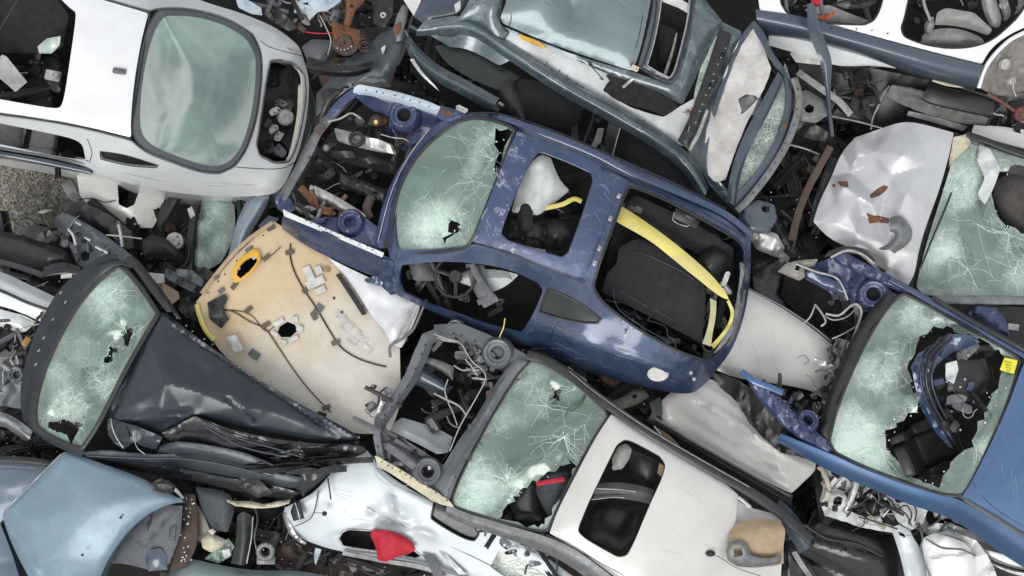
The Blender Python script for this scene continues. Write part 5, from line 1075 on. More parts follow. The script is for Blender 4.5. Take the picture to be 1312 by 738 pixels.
tube('gutter_strip',F,M_trimgrey,[(1236,640,2.37),(1275,664,2.41),(1312,687,2.43),(1420,745,2.45)],.016,.008,sq=.5)
tube('upper_pillar',F,M_blue,[(1140,358,2.12),(1170,374,2.16),(1230,408,2.26),(1300,448,2.38),(1330,466,2.42),(1420,515,2.46)],.030,.026,sq=.4)
tube('pillar_strip',F,M_rubber,[(1195,380,2.24),(1240,408,2.32),(1300,441,2.42),(1330,458,2.45)],.016,.01,sq=.5)
o=panel('sticker',F,M_sticker,[(1287,458),(1304,462),(1299,479),(1281,474)],z=None,zf=zF,dz=.02,r=1,thick=.003,step=4)[0]
mb=MB()
for k in range(4): addbox(mb,xf(1292,464+k*3.6,float(zF([[1292,468]])[0])+.026,-14),.075-.012*k,.006,.002,.0005)
mb.obj('print_lines',plain('print_grey',(.30,.26,.05),.6),o)
# blue door frame pushed through the screen
panel('folded_door',F,M_blue,[(1168,468,2.36),(1178,452,2.42),(1200,440,2.44),(1216,428,2.46),(1238,428,2.44),(1256,438,2.42),(1240,446,2.36),(1218,452,2.36),(1198,470,2.34),(1192,494,2.32),(1198,520,2.26),(1212,544,2.2),(1224,570,2.1),(1218,574,2.08),(1196,552,2.14),(1180,524,2.2),(1172,496,2.3)],r=4,bulge=.02,bw=8,crumple=.08,cs=12,thick=.015,step=4)
for i,dx in enumerate((0,7,14)):
    tube('door_seal',F,M_gloss,[(1206+dx,432,2.46),(1184+dx,458,2.44),(1180+dx,490,2.38),(1192+dx,524,2.28),(1212+dx,556,2.16),(1224+dx,576,2.08)],.012)
bay(F,[(1180,455),(1225,430),(1270,445),(1275,480),(1240,530),(1215,560),(1195,520)],2.1,2.3,26,[(M_blue,3),(M_black,5),(M_bluebay,2),(M_trimgrey,1),(M_gloss,3)],64,.7,[('bracket',5),('shard',5),('beam',3),('wire',3)])
panel('door_trim',F,M_black,[(1214,474,2.28),(1226,460,2.3),(1246,462,2.28),(1262,458,2.26),(1270,486,2.22),(1252,506,2.2),(1240,524,2.18),(1226,520,2.2),(1214,502,2.24)],r=5,bulge=.03,bw=8,crumple=.02,cs=20,thick=.02,step=5)
panel('white_bag',F,M_airbag,[(1212,466,2.33),(1226,462,2.34),(1228,474,2.32),(1222,492,2.3),(1212,486,2.31)],r=3,crumple=.05,cs=9,thick=.008,step=3)
panel('folded_lining',F,M_trimgrey,[(1226,452,2.34),(1250,436,2.35),(1256,444,2.33),(1238,462,2.3),(1228,464,2.3)],r=3,crumple=.05,cs=7,thick=.008,step=3)
for i,(x,y) in enumerate(((1222,508),(1230,496),(1219,527),(1236,486),(1228,545),(1230,551),(1213,489),(1240,455),(1222,480))):
    mb=MB(); addlathe(mb,discprof(.011,.012,.003),xf(x,y,2.35-.002*(y-450))); mb.obj('rivet',M_bright,F)
panel('floor_pan',F,M_gloss if 0 else M_dark,[(1080,400),(1160,380),(1310,460),(1420,520),(1420,740),(1230,640),(1060,580)],1.5,r=10,thick=.03,step=30)
seat(F,1200,570,1.62,200,M_black,1.0)
panel('dashboard',F,M_black,[(1090,520,1.95),(1130,440,1.98),(1165,400,2.0),(1190,410,1.9),(1160,470,1.85),(1130,560,1.85),(1100,580,1.9)],r=8,bulge=.06,bw=14,thick=.03)
# engine bay
panel('bay_floor',F,M_dark,[(960,500),(1040,480),(1060,440),(1000,380),(1010,335),(1080,320),(1150,370),(1120,440),(1070,560),(1000,545)],1.35,r=8,crumple=.1,cs=30,thick=.02,step=12)
panel('upper_fender',F,M_bluebay,[(1064,324,2.0),(1080,320,2.04),(1094,330,2.06),(1140,352,2.1),(1172,372,2.14),(1166,380,2.12),(1130,364,2.06),(1095,348,2.02),(1070,336,1.98)],r=3,bulge=.02,bw=4,crumple=.03,cs=9,thick=.01,step=3)
panel('upper_inner_fender',F,M_bluebay,[(1030,345,1.84),(1065,330,1.92),(1100,345,1.96),(1140,370,1.98),(1135,395,1.9),(1105,400,1.82),(1085,392,1.8),(1060,372,1.76),(1036,360,1.76)],r=5,crumple=.08,cs=18,thick=.01,step=4)
strut(F,1119,377,2.02,M_bluebay,.12,10,-14)
loft('fender_liner_arch',F,M_black,[[(1062,322,2.04),(1085,316,2.08),(1115,322,2.1),(1140,344,2.08)],[(1056,330,2.0),(1082,324,2.04),(1110,330,2.06),(1132,350,2.04)]],thick=.01)
panel('headlight_horn',F,M_cream if 0 else plain('beige_bracket',(.30,.29,.26),.6,.1,(.2,.19,.17)),[(996,348,1.98),(1006,338,2.0),(1024,333,2.02),(1048,332,2.02),(1044,340,2.0),(1030,344,1.99),(1032,354,1.97),(1024,360,1.95),(1010,354,1.96)],r=4,bulge=.03,bw=5,thick=.015,step=3,holes=[[(1020,340),(1028,340),(1024,347),(1018,346)]],hr=2)
panel('headlight_beam',F,M_blue,[(1028,346,1.95),(1040,343,1.97),(1090,372,1.96),(1086,380,1.94),(1060,372,1.93),(1032,358,1.92)],r=3,bulge=.03,bw=5,thick=.015,step=3,crumple=.02,cs=10)
for i,pth in enumerate(([(1020,338,2.04),(1045,348,2.06),(1070,355,2.06),(1080,368,2.05),(1086,384,2.0)],[(1064,330,2.08),(1085,321,2.12),(1105,326,2.12),(1120,338,2.1)],
  [(1044,390,1.9),(1052,400,1.92),(1058,412,1.92),(1052,418,1.9)],[(1058,402,1.92),(1075,404,1.95),(1090,392,1.98),(1098,390,1.98),(1104,400,1.96),(1098,420,1.94),(1092,436,1.9)],
  [(1056,404,1.9),(1068,410,1.92),(1085,406,1.92),(1096,396,1.92)],[(1044,392,1.9),(1038,406,1.9),(1030,414,1.88)],[(1066,434,1.88),(1080,428,1.9),(1094,420,1.9),(1110,412,1.9)])):
    tube('coolant_pipe',F,M_pale if i%2 else M_alu,pth,.011 if i<4 else .008)
panel('cowl',F,M_black,[(1140,372,2.1),(1152,378,2.12),(1130,402,2.1),(1106,440,2.08),(1084,490,2.06),(1068,530,2.05),(1060,568,2.04),(1046,560,2.0),(1056,520,1.98),(1072,474,2.0),(1098,420,2.02),(1126,384,2.06)],r=4,bulge=.03,bw=7,crumple=.02,cs=14,thick=.02,step=5)
panel('lower_fender',F,M_bluebay,[(954,476,2.0),(966,484,2.02),(985,492,2.03),(1000,510,2.04),(1020,532,2.05),(1046,552,2.06),(1068,574,2.08),(1060,582,2.06),(1030,566,2.02),(1004,548,2.0),(984,524,1.98),(962,500,1.97)],r=4,bulge=.03,bw=5,crumple=.05,cs=12,thick=.012,step=3)
tube('fender_tube',F,M_brightblue,[(950,476,2.05),(966,488,2.08),(986,496,2.08),(1002,503,2.06)],.03,.02,sq=.3)
panel('fender_liner',F,M_black,[(908,476,1.86),(932,482,1.9),(956,492,1.94),(985,524,1.94),(1010,550,1.94),(1044,572,1.95),(1036,588,1.88),(1000,580,1.82),(976,560,1.8),(955,536,1.8),(946,516,1.8),(925,500,1.8)],r=3,crumple=.07,cs=14,thick=.015,step=4,rag=3)
strut(F,1036,538,2.08,M_bluebay,.09,-14,8)
panel('chassis_leg',F,M_midgrey,[(1078,434,1.86),(1086,436,1.88),(1084,452,1.88),(1072,478,1.87),(1060,500,1.86),(1054,496,1.85),(1066,470,1.86)],r=3,bulge=.02,bw=4,thick=.015,step=3,crumple=.02,cs=8)
panel('ladder_bracket',F,M_alu,[(1044,458,1.9),(1058,462,1.92),(1070,470,1.92),(1066,478,1.9),(1052,470,1.9),(1042,466,1.88)],r=2,crumple=.03,cs=6,thick=.01,step=3)
bay(F,[(975,494),(1000,492),(1040,505),(1062,520),(1056,556),(1020,540),(1000,525)],1.85,1.98,54,'blue',61,.5)
bay(F,[(1040,340),(1090,345),(1130,380),(1110,420),(1070,400)],1.7,1.92,34,'blue',62,.6)
bay(F,[(1066,440),(1104,430),(1080,490),(1062,540),(1050,500)],1.75,1.95,44,'grey',63,.55)
# blue scrap outside the upper pillar
panel('blue_fender_scrap',None,M_bluebay,[(1240,402,2.1),(1252,392,2.14),(1276,394,2.16),(1290,412,2.16),(1294,432,2.14),(1282,428,2.12),(1262,414,2.1)],r=5,bulge=.04,bw=8,crumple=.05,cs=16,thick=.012,step=4,tags=dict(label='bent blue fender piece wedged above the cracked windshield with the yellow sticker',cat='car panel'))
# ================= H: champagne car, bottom centre =================
H=thing('wrecked_sedan','champagne grey car with open sunroof, shattered windshield and empty engine bay, below the coupe','car',(780,600,0))
rH=[(783,531,2.32),(810,545,2.33),(850,568,2.33),(892,594,2.32),(930,620,2.30),(946,634,2.28),(944,655,2.28),(938,700,2.28),(922,720,2.28),(906,748,2.28),(890,800,2.26),(800,800,2.22),(798,746,2.24),(770,725,2.28),(735,702,2.30),(704,683,2.28),(714,655,2.32),(736,612,2.34),(762,562,2.34)]
o_,sH,_,HH=panel('roof',H,M_champ,rH,r=4,bulge=.03,bw=40,roll=.012,rw=6,step=8,thick=.016,skirt=.2,holes=[[(800,563),(812,566),(846,585),(853,596),(849,612),(832,648),(812,697),(803,712),(792,714),(748,690),(740,680),(750,652),(774,602),(790,570)]],hr=7)
ring('sunroof_rim',o_,M_rubber,[(p[0],p[1]) for p in HH[0]],0,.006,.01,surf=sH,dz=-.01,r=0.1)
wsH=[(680,462,2.08),(692,462,2.1),(716,476,2.12),(742,494,2.18),(776,524,2.26),(779,534,2.28),(760,562,2.30),(734,610,2.30),(712,655,2.28),(702,680,2.25),(690,681,2.2),(650,671,2.12),(600,656,2.04),(580,648,2.0),(579,638,2.0),(590,610,2.0),(612,566,2.02),(640,516,2.04),(664,476,2.06)]
zH=tps([p[:2] for p in wsH],[p[2] for p in wsH])
windscreen(H,wsH,G_a,zf=zH,r=6,holes=[[(730,590),(736,600),(722,628),(706,660),(698,674),(686,676),(660,668),(642,664),(650,648),(664,630),(684,614),(706,606),(716,596)],[(708,500),(722,498),(716,512),(706,510)]],
  impacts=[(722,560,58,24,5),(700,520,50,14,3),(600,640,50,26,5),(650,615,40,18,4),(735,500,45,14,3)],cloud=[(615,620,44,.95),(650,540,50,.5),(680,490,40,.5),(745,530,40,.5),(720,580,30,-.8),(730,510,24,-.6)],crumple=.02,seed=44,w=.0015)
ring('windshield_seal',H,M_rubber,wsH,0,.012,.012,surf=zH,r=6,dz=0)
tube('upper_roof_rail',H,M_rubber,[(676,455,2.1),(700,462,2.14),(730,480,2.2),(770,512,2.3),(830,554,2.36),(900,596,2.34),(960,630,2.28),(1000,658,2.2),(1038,692,2.1)],.045,.03,sq=.3,k=6)
tube('upper_chrome_strip',H,M_midgrey,[(730,476,2.25),(770,508,2.35),(830,549,2.41),(900,590,2.39),(960,624,2.33)],.008)
loft('lower_roof_rail',H,M_midgrey,[[(572,646,2.02),(600,658,2.06),(650,673,2.14),(700,688,2.24),(740,706,2.28),(775,730,2.26),(800,750,2.22)],[(572,656,2.0),(600,668,2.04),(650,684,2.12),(696,698,2.2),(734,716,2.24),(768,740,2.22),(792,760,2.18)],[(574,662,1.9),(600,674,1.94),(648,690,2.0),(692,706,2.08),(728,724,2.12),(760,748,2.1),(784,770,2.08)]],thick=.015,n=36)
tube('lower_rail_seal',H,M_black,[(700,685,2.27),(738,704,2.31),(772,728,2.29),(800,750,2.26)],.008)
panel('rear_panel',H,M_champ,[(944,640,2.2),(958,650,2.18),(1000,660,2.12),(1004,690,2.08),(1000,740,2.0),(1000,800,1.9),(880,800,2.1),(900,750,2.2),(925,715,2.22),(938,700,2.22)],r=4,thick=.015,step=8,crumple=.02,cs=50,dents=[(962,655,10,.03)])
mb=MB(); addloft(mb,[[(935,675,2.26),(950,668,2.3),(975,664,2.3),(1000,668,2.26)],[(934,690,2.32),(950,686,2.38),(980,680,2.38),(1006,680,2.32)],[(934,705,2.30),(955,704,2.36),(985,704,2.34),(1004,700,2.28)],[(935,716,2.2),(955,722,2.24),(985,726,2.22),(1004,722,2.18)]],thick=.03)
o=mb.obj('door_panel_scrap',M_tan,None,45,label='tan door trim panel with a grey pull handle lying behind the champagne roof',cat='trim panel')
panel('pull_handle',o,M_midgrey,[(930,704,2.38),(936,694,2.4),(948,692,2.42),(958,698,2.42),(962,712,2.40),(980,716,2.36),(1002,712,2.32),(1000,722,2.28),(970,728,2.3),(945,726,2.32),(932,718,2.34)],r=4,bulge=.03,bw=6,thick=.02,step=3,holes=[[(940,703),(950,700),(952,712),(940,714)]],hr=3)
tube('antenna',H,M_black,[(910,710,2.33),(922,714,2.36),(945,728,2.38),(975,738,2.4)],.003)
mb=MB(); addlathe(mb,[(.02,0),(.028,.01),(.02,.03),(.008,.045),(.001,.046)],xf(910,709,2.31)@Matrix.Diagonal((1.5,1,1,1))); mb.obj('antenna_base',M_black,H)
tube('label_strip',H,M_bright,[(946,637,2.32),(956,645,2.3),(962,650,2.29)],.014,.006)
panel('floor_pan',H,M_dark,[(580,640),(680,465),(780,530),(940,635),(930,740),(800,740)],1.3,r=10,thick=.03,step=30)
o=panel('front_seat',H,plain('slate_cloth',(.055,.06,.075),.9,0,(.04,.045,.055)),[(690,606,2.02),(712,600,2.06),(728,604,2.08),(724,630,2.04),(712,656,1.98),(704,664,1.96),(694,648,1.96),(686,628,1.98)],r=8,bulge=.09,bw=14,thick=.05,step=4,ridges=[(688,632,724,622,2,-.02),(692,648,716,640,2,-.02)])[0]
panel('red_band',o,M_red,[(686,617,2.115),(722,611,2.15),(724,617,2.15),(688,623,2.115)],r=2,bulge=.01,bw=3,thick=.01,step=3)
panel('seat_side',H,M_black,[(650,640,1.9),(668,616,1.95),(688,606,2.0),(688,640,1.95),(695,668,1.9),(660,666,1.88)],r=10,bulge=.07,bw=12,thick=.03,step=5)
panel('brown_box',H,M_cloth if 0 else plain('brown_plastic',(.10,.085,.07),.7,0,(.07,.06,.05)),[(712,500,2.05),(726,494,2.08),(745,502,2.06),(738,522,2.02),(716,520,2.0)],r=4,bulge=.03,bw=6,thick=.03)
tube('green_strap',H,plain('green_strap',(.04,.16,.06),.7),[(726,527,2.2),(735,520,2.22),(744,514,2.22),(750,506,2.2)],.012,.004)
panel('dashboard',H,M_black,[(590,625,1.95),(625,565,1.96),(668,490,2.0),(700,500,1.9),(670,560,1.85),(640,630,1.85),(615,655,1.9)],r=8,bulge=.06,bw=14,thick=.03)
panel('seat_headrest',H,M_greyseat,[(792,572,2.18),(802,568,2.2),(810,575,2.2),(806,590,2.16),(796,602,2.12),(785,600,2.12),(784,588,2.14)],r=6,bulge=.05,bw=9,thick=.04,step=4)
mb=MB(); addplate(mb,xf(790,598,2.14,20),.10,.06,random.Random(7),.012,0,.6); mb.obj('visor_clip',M_greyseat,H)
loft('cross_rail',H,M_trimgrey,[[(764,620,2.02),(790,618,2.04),(820,622,2.04),(838,628,2.04)],[(762,630,2.05),(790,630,2.07),(820,632,2.07),(836,636,2.06)],[(760,640,1.98),(786,638,2.0),(815,642,2.0),(833,646,2.0)]],thick=.02)
tube('chrome_rail',H,M_alu,[(764,626,2.1),(790,627,2.12),(815,630,2.12)],.007); tube('chrome_rail',H,M_alu,[(758,640,2.06),(785,637,2.08),(800,638,2.08)],.008)
panel('rear_seat',H,M_black,[(752,650,1.8),(780,640,1.86),(820,650,1.86),(812,690,1.8),(795,706,1.78),(755,690,1.76)],r=12,bulge=.10,bw=20,thick=.04)
panel('side_trim',H,M_black,[(808,575,1.95),(842,590,1.98),(846,606,1.95),(835,630,1.9),(805,612,1.85)],r=8,bulge=.05,bw=12,thick=.03)
panel('cardboard_piece',H,M_rust if 0 else M_wood,[(845,593,2.2),(852,598,2.2),(848,612,2.18),(842,606,2.16)],r=2,thick=.01)
bay(H,[(620,665),(690,690),(740,720),(700,735),(640,700)],1.7,1.9,26,'grey',71,.7)
panel('blue_rag',None,M_blueclip,[(724,706,2.0),(736,700,2.04),(744,712,2.02),(738,726,1.98),(726,722,1.97)],r=4,crumple=.06,cs=9,thick=.01,step=3,tags=dict(label='small bright blue plastic scrap under the champagne car side rail',cat='scrap'))
# engine bay frame
panel('bay_floor',H,M_dark,[(500,470),(560,430),(640,470),(620,540),(560,630),(500,590)],1.2,r=8,crumple=.12,cs=30,thick=.02,step=12)
loft('front_crossmember',H,M_greybay,hard=1,rows=[[(584,416,2.0),(560,420,2.0),(541,428,2.0),(530,452,1.98),(520,478,1.97),(500,508,1.96),(480,535,1.95),(478,560,1.95),(484,590,1.96)],[(584,424,2.03),(562,428,2.03),(549,434,2.03),(540,456,2.02),(528,484,2.0),(508,514,1.99),(488,540,1.98),(487,560,1.98),(492,588,1.99)],[(582,432,1.95),(564,435,1.95),(555,440,1.95),(547,460,1.94),(535,488,1.92),(514,518,1.9),(495,544,1.9),(494,562,1.9),(499,586,1.9)]],thick=.01,n=60,crumple=.025,cs=16)
loft('upper_chassis_rail',H,M_greybay,hard=1,rows=[[(556,416,2.02),(590,414,2.04),(625,428,2.05),(660,446,2.06),(680,458,2.08)],[(556,426,2.04),(588,428,2.06),(620,444,2.07),(652,460,2.08),(670,470,2.09)],[(558,436,1.9),(585,440,1.9),(612,456,1.9),(640,474,1.9),(655,484,1.9)]],thick=.01,crumple=.03,cs=18)
strut(H,637,452,2.10,M_greybay,.12,6,-6)
strut(H,583,420,2.02,M_greybay,.07,6,-6)
panel('cowl',H,M_greybay,[(664,458,2.1),(676,464,2.12),(662,478,2.1),(636,520,2.08),(608,570,2.06),(586,612,2.04),(574,646,2.03),(560,636,2.0),(552,622,1.98),(566,600,2.0),(590,560,2.02),(606,540,2.03),(624,510,2.05),(646,474,2.08)],r=4,bulge=.03,bw=8,crumple=.02,cs=18,thick=.015,step=4,ridges=[(650,478,572,625,2.5,.03),(640,478,562,615,2,-.03)])
panel('lower_inner_fender',H,M_greybay,[(488,552,1.94),(500,556,1.94),(530,572,1.94),(562,596,1.95),(572,612,1.96),(566,640,1.96),(546,628,1.94),(520,606,1.92),(494,588,1.92)],r=4,crumple=.05,cs=20,thick=.012,step=4,bulge=-.03,bw=8)
strut(H,548,604,2.03,M_greybay,.115,-4,4)
panel('lower_fender_edge',H,M_cream,[(480,584,2.0),(490,588,2.01),(520,606,2.03),(548,624,2.05),(575,640,2.06),(582,650,2.05),(560,646,2.03),(530,626,2.0),(500,606,1.98),(484,598,1.97)],r=3,crumple=.02,cs=12,thick=.01,step=3,rag=1)
loft('headlight_carrier',H,M_trimgrey,[[(492,574,2.0),(510,588,2.02),(528,602,2.02)],[(498,568,2.04),(516,580,2.05),(534,596,2.05)],[(503,564,1.98),(520,576,1.98),(538,590,1.98)]],thick=.01)
loft('fender_inner_edge',H,M_black,[[(490,548,2.0),(520,564,2.0),(560,590,2.0),(578,604,2.0)],[(492,554,1.98),(520,571,1.98),(558,597,1.98),(574,610,1.98)]],thick=.01)
for i,pth in enumerate(([(556,428,2.12),(572,434,2.13),(590,440,2.13),(604,462,2.12),(618,474,2.1),(622,486,2.1),(610,510,2.1),(590,545,2.08),(576,578,2.06)],[(560,432,2.1),(570,436,2.12),(584,438,2.12)],[(574,486,1.9),(570,500,1.9),(574,515,1.88),(580,528,1.86),(586,545,1.86)],[(556,504,1.86),(572,512,1.88),(588,520,1.9),(598,532,1.9)],[(596,460,2.1),(606,472,2.1),(612,482,2.1)])):
    tube('brake_pipe',H,M_pale if i!=3 else M_alu,pth,.006 if i!=3 else .012)
panel('bumper_bar',H,M_slatesill,[(520,470,1.8),(535,468,1.84),(560,482,1.84),(580,496,1.82),(572,508,1.8),(548,500,1.78),(520,488,1.76)],r=5,bulge=.07,bw=9,thick=.03,step=4)
panel('grey_arch',H,M_midgrey,[(535,456,1.75),(560,460,1.76),(582,470,1.76),(580,488,1.74),(572,480,1.74),(555,470,1.74),(536,464,1.74)],r=4,bulge=.02,bw=4,thick=.015,step=4)
tube('side_tube',H,M_trimgrey,[(452,536,2.02),(470,545,2.02),(488,554,2.02)],.03,.02,sq=.6)
bay(H,[(496,560),(540,580),(565,600),(560,630),(520,606),(492,585)],1.9,1.99,34,'grey',72,.5)
bay(H,[(560,425),(620,440),(650,470),(625,500),(580,450)],1.9,2.05,44,'grey',73,.55)
bay(H,[(530,450),(600,480),(610,520),(580,570),(530,520)],1.35,1.7,30,'dark',74,.8)
bay(H,[(650,490),(585,610),(575,600),(635,490)],2.0,2.07,14,'grey',75,.5)
bay(H,[(476,480),(498,500),(480,540),(465,545)],1.95,2.0,9,'grey',76,.6)
# ================= I: ice silver car, bottom left centre =================
I=thing('wrecked_hatchback','ice silver car with a creased side and red cloth in its window opening','car',(560,680,0))
shI=[(470,576,1.86),(480,590,1.88),(490,604,1.88),(530,630,1.88),(570,650,1.88),(620,668,1.88),(680,700,1.86),(740,742,1.84),(800,790,1.84),(700,800,1.6),(660,770,1.62),(600,742,1.6),(545,722,1.6),(490,714,1.58),(430,706,1.55),(395,694,1.52),(374,684,1.55),(364,664,1.62),(366,650,1.68),(386,640,1.74),(404,630,1.78),(424,606,1.82),(450,582,1.84)]
o_,sI,_,HI=panel('body_shell',I,M_paleice,shI,r=6,roll=.03,rw=8,step=4,thick=.015,skirt=.6,crumple=.018,cs=60,
   holes=[[(556,644),(575,652),(606,674),(614,684),(608,693),(594,690),(566,674),(552,664)],[(434,690),(438,682),(446,678),(480,680),(510,684),(524,700),(540,712),(532,716),(500,708),(460,704),(440,700)],[(640,704),(664,712),(704,740),(690,752),(650,742),(628,726)]],hr=5,
   ridges=[(500,634,506,664,4,.05),(480,668,540,676,5,-.05),(506,664,560,690,5,.04),(470,650,500,670,6,-.03),(420,690,480,676,5,.02)],dents=[(512,660,14,.04),(488,660,12,-.03)])
ring('side_window_seal',I,M_black,HI[0],0,.008,surf=sI,dz=0,r=.1); ring('door_window_seal',I,M_alu,HI[1],0,.008,surf=sI,dz=0,r=.1)
panel('side_window',I,M_winterior,[(552,640),(578,652),(610,674),(618,684),(610,697),(592,694),(562,676),(548,664)],zf=sI,dz=-.03,r=4,thick=.006)
windscreen(I,[(640,700),(664,708),(708,738),(694,754),(648,746),(624,728)],G_dark,zf=sI,dz=-.02,r=4,impacts=[(655,728,40,20,4),(680,738,26,12,3)],cloud=[(650,730,20,.8)],rag=0,name='cracked_window',seed=9)
panel('window_interior',I,M_cloth,[(430,680,1.45),(490,676,1.5),(545,700,1.5),(550,722,1.4),(480,716,1.4),(432,704,1.4)],r=5,thick=.02,crumple=.04,cs=20)
tube('panel_seam',I,M_black,[(408,628,1.80),(404,650,1.76),(398,664,1.72),(384,672,1.67),(378,674,1.64)],.005)
tube('wiper_arm',I,M_black,[(420,612,1.87),(422,625,1.87),(424,640,1.86)],.007)
tube('antenna',I,M_black,[(402,657,1.78),(410,657,1.82),(416,658,1.83)],.003)
mb=MB(); addlathe(mb,discprof(.022,.03,.01),xf(416,658,1.80)); mb.obj('washer_nozzle',M_black,I)
panel('lamp_housing',I,M_black,[(376,645,1.75),(384,640,1.77),(388,656,1.76),(390,664,1.74),(376,668,1.72),(372,656,1.72)],r=2,thick=.02,step=3,bulge=.02,bw=3)
tube('lamp_strip',I,M_bright,[(378,644,1.78),(382,656,1.78),(384,665,1.75)],.006)
loft('sill_strip',I,M_bright,[[(440,706,1.62),(490,716,1.66),(540,724,1.66),(600,742,1.66)],[(438,711,1.58),(490,721,1.62),(540,730,1.62),(596,748,1.62)]],thick=.01)
loft('door_frame',I,M_trimgrey,[[(540,710,1.68),(548,722,1.68),(556,740,1.66)],[(556,712,1.68),(562,724,1.68),(570,740,1.66)]],thick=.02)
loft('door_frame',I,M_bright,[[(562,706,1.68),(572,718,1.68),(588,736,1.66)],[(568,704,1.68),(578,716,1.68),(598,736,1.66)]],thick=.02)
panel('front_wing',None,M_paleice,[(500,545,1.55),(515,535,1.58),(560,548,1.6),(580,560,1.6),(574,580,1.6),(560,582,1.58),(530,566,1.56),(500,552,1.54)],r=4,bulge=.03,bw=14,thick=.015,step=6,crumple=.02,cs=40,tags=dict(label='pale silver fender lying at the bottom of the grey engine bay',cat='car panel'))
mb=MB(); addpanel(mb,[(474,684,1.72),(480,678,1.76),(505,680,1.78),(516,686,1.76),(528,694,1.74),(533,704,1.72),(524,710,1.70),(508,714,1.72),(494,720,1.66),(484,718,1.66),(482,702,1.70)],r=4,bulge=.05,bw=9,crumple=.06,cs=16,thick=.01,step=3)
mb.obj('red_cloth',M_red,None,50,label='crumpled red cloth hanging out of the silver car window opening',cat='cloth')
tube('body_wire',I,M_pale,[(480,600,2.0),(484,612,1.98),(500,622,1.98),(524,622,2.0)],.0025)
# ================= J: beige headliner =================
hl=[(350,283,1.86),(450,345,1.85),(512,440,1.83),(514,520,1.76),(500,552,1.75),(480,556,1.75),(455,556,1.75),(436,548,1.74),(400,530,1.74),(300,472,1.73),(262,424,1.77),(251,387,1.80),(300,328,1.85)]
o_,sJ,_,_=panel('headliner_panel',None,M_head,hl,r=2,thick=.03,roll=.006,rw=4,crumple=.006,cs=80,step=6,holes=[[(300,350),(305,340),(318,330),(328,326),(331,332),(322,346),(306,358)],[(358,418),(368,412),(378,416),(381,424),(372,432),(360,432),(355,426)],[(314,319),(322,315),(323,321),(316,325)]],hr=1,
   tags=dict(label='large beige roof headliner board with taped wires and square lamp hole',cat='headliner'))
J=o_
def zj(x,y,d=0): return float(sJ([[x,y]])[0])+d
def jt(name,mat,pts,w,d=.012): tube(name,J,mat,[(x,y,zj(x,y,d)) for x,y in pts],w)
jt('wiring',M_wire,[(372,312),(372,330),(378,350),(390,372),(406,396),(420,420),(436,444),(456,458),(478,466),(495,470)],.007)
jt('wiring',plain('brown_wire',(.10,.07,.04),.7),[(284,396),(300,400),(320,412),(340,422),(356,444),(372,468),(390,492),(408,512),(424,528)],.006)
jt('wiring',M_wire,[(318,324),(330,332),(346,328),(360,316)],.004)
jt('wiring',M_wire,[(284,398),(302,398),(322,404),(340,424),(352,418)],.004)
def patch(par,name,mat,x,y,w,h,a,d,**k):
    c,s_=math.cos(R(a)),math.sin(R(a)); q=[(x+c*u*w/2-s_*v*h/2,y+s_*u*w/2+c*v*h/2) for u,v in ((-1,-1),(1,-1),(1,1),(-1,1))]
    kk=dict(r=1,thick=.006,step=3,crumple=.006,cs=6,rag=.8); kk.update(k)
    return panel(name,par,mat,[(p[0],p[1],zj(p[0],p[1],d)) for p in q],**kk)[0]
M_tape=plain('brown_tape',(.12,.095,.065),.7,0,(.08,.06,.045))
for x,y,a in ((371,323,-12),(392,371,-35),(430,439,-20),(318,397,-40),(341,416,-30),(418,522,-20),(341,330,-40),(300,366,-50),(347,292,-30),(402,405,60)):
    patch(J,'tape',M_tape,x,y,11,6,a,.02)
patch(J,'velcro_patch',M_trimgrey,408,396,10,13,35,.018); patch(J,'velcro_patch',M_trimgrey,326,454,14,10,35,.018)
for x,y,w_,h_,a in ((357,413,14,6,-35),(378,409,7,7,0),(384,421,8,7,20),(376,434,12,5,-25),(362,438,10,5,15),(352,428,8,5,30)):
    patch(J,'foam_block',M_whiteplas,x,y,w_,h_,a,.03,thick=.02,rag=.3,crumple=.002)
for x,y,w_,h_,a in ((396,352,10,22,-25),(404,362,24,10,-25),(410,372,14,8,-25),(408,346,8,10,-25)):
    patch(J,'white_pad',M_whiteplas,x,y,w_,h_,a,.026,thick=.015,rag=.6)
for x,y in ((436,404),(446,414),(456,424),(464,434),(452,436),(442,420),(470,446)):
    patch(J,'glue_stain',plain('pale_glue',(.62,.60,.56),.7),x,y,15,8,35,.006,rag=2.5,thick=.003)
panel('lamp_frame',J,M_orange,[(297,354,1.88),(299,342,1.88),(308,330,1.88),(324,319,1.88),(332,321,1.88),(334,332,1.88),(328,345,1.88),(312,359,1.88),(301,363,1.87)],r=3,bulge=.012,bw=3,thick=.02,step=3,holes=[[(303,352),(305,343),(314,333),(326,328),(330,333),(322,346),(308,357)]],hr=1)
for x,y,a in ((304,344,-30),(326,329,-40)): patch(J,'lamp_clip',M_bright,x,y,7,5,a,.04,thick=.012,rag=0)
for x,y,a in ((318,320,-30),(283,372,-35),(276,356,-30)): patch(J,'mount_block',M_trimgrey,x,y,8,5,a,.03,thick=.02)
patch(J,'hole_cover',M_black,412,532,12,8,20,.004)
tube('front_edge_bead',J,M_yellow,[(252,390,1.82),(256,406,1.80),(264,424,1.79),(274,436,1.76)],.022,.014); tube('front_edge_bead',J,M_tan,[(349,285,1.87),(322,304,1.87),(300,324,1.86),(278,350,1.85),(258,376,1.84)],.02,.01)
panel('visor_recess',J,M_black,[(266,388,1.84),(288,376,1.86),(292,384,1.86),(284,396,1.85),(294,408,1.84),(282,420,1.83),(268,408,1.83)],r=3,crumple=.05,cs=9,thick=.01,step=3,rag=2)
panel('torn_paper',J,M_whiteplas,[(290,432,1.83),(302,428,1.85),(312,448,1.83),(302,452,1.82),(296,444,1.82)],r=2,crumple=.03,cs=8,thick=.005,step=3)
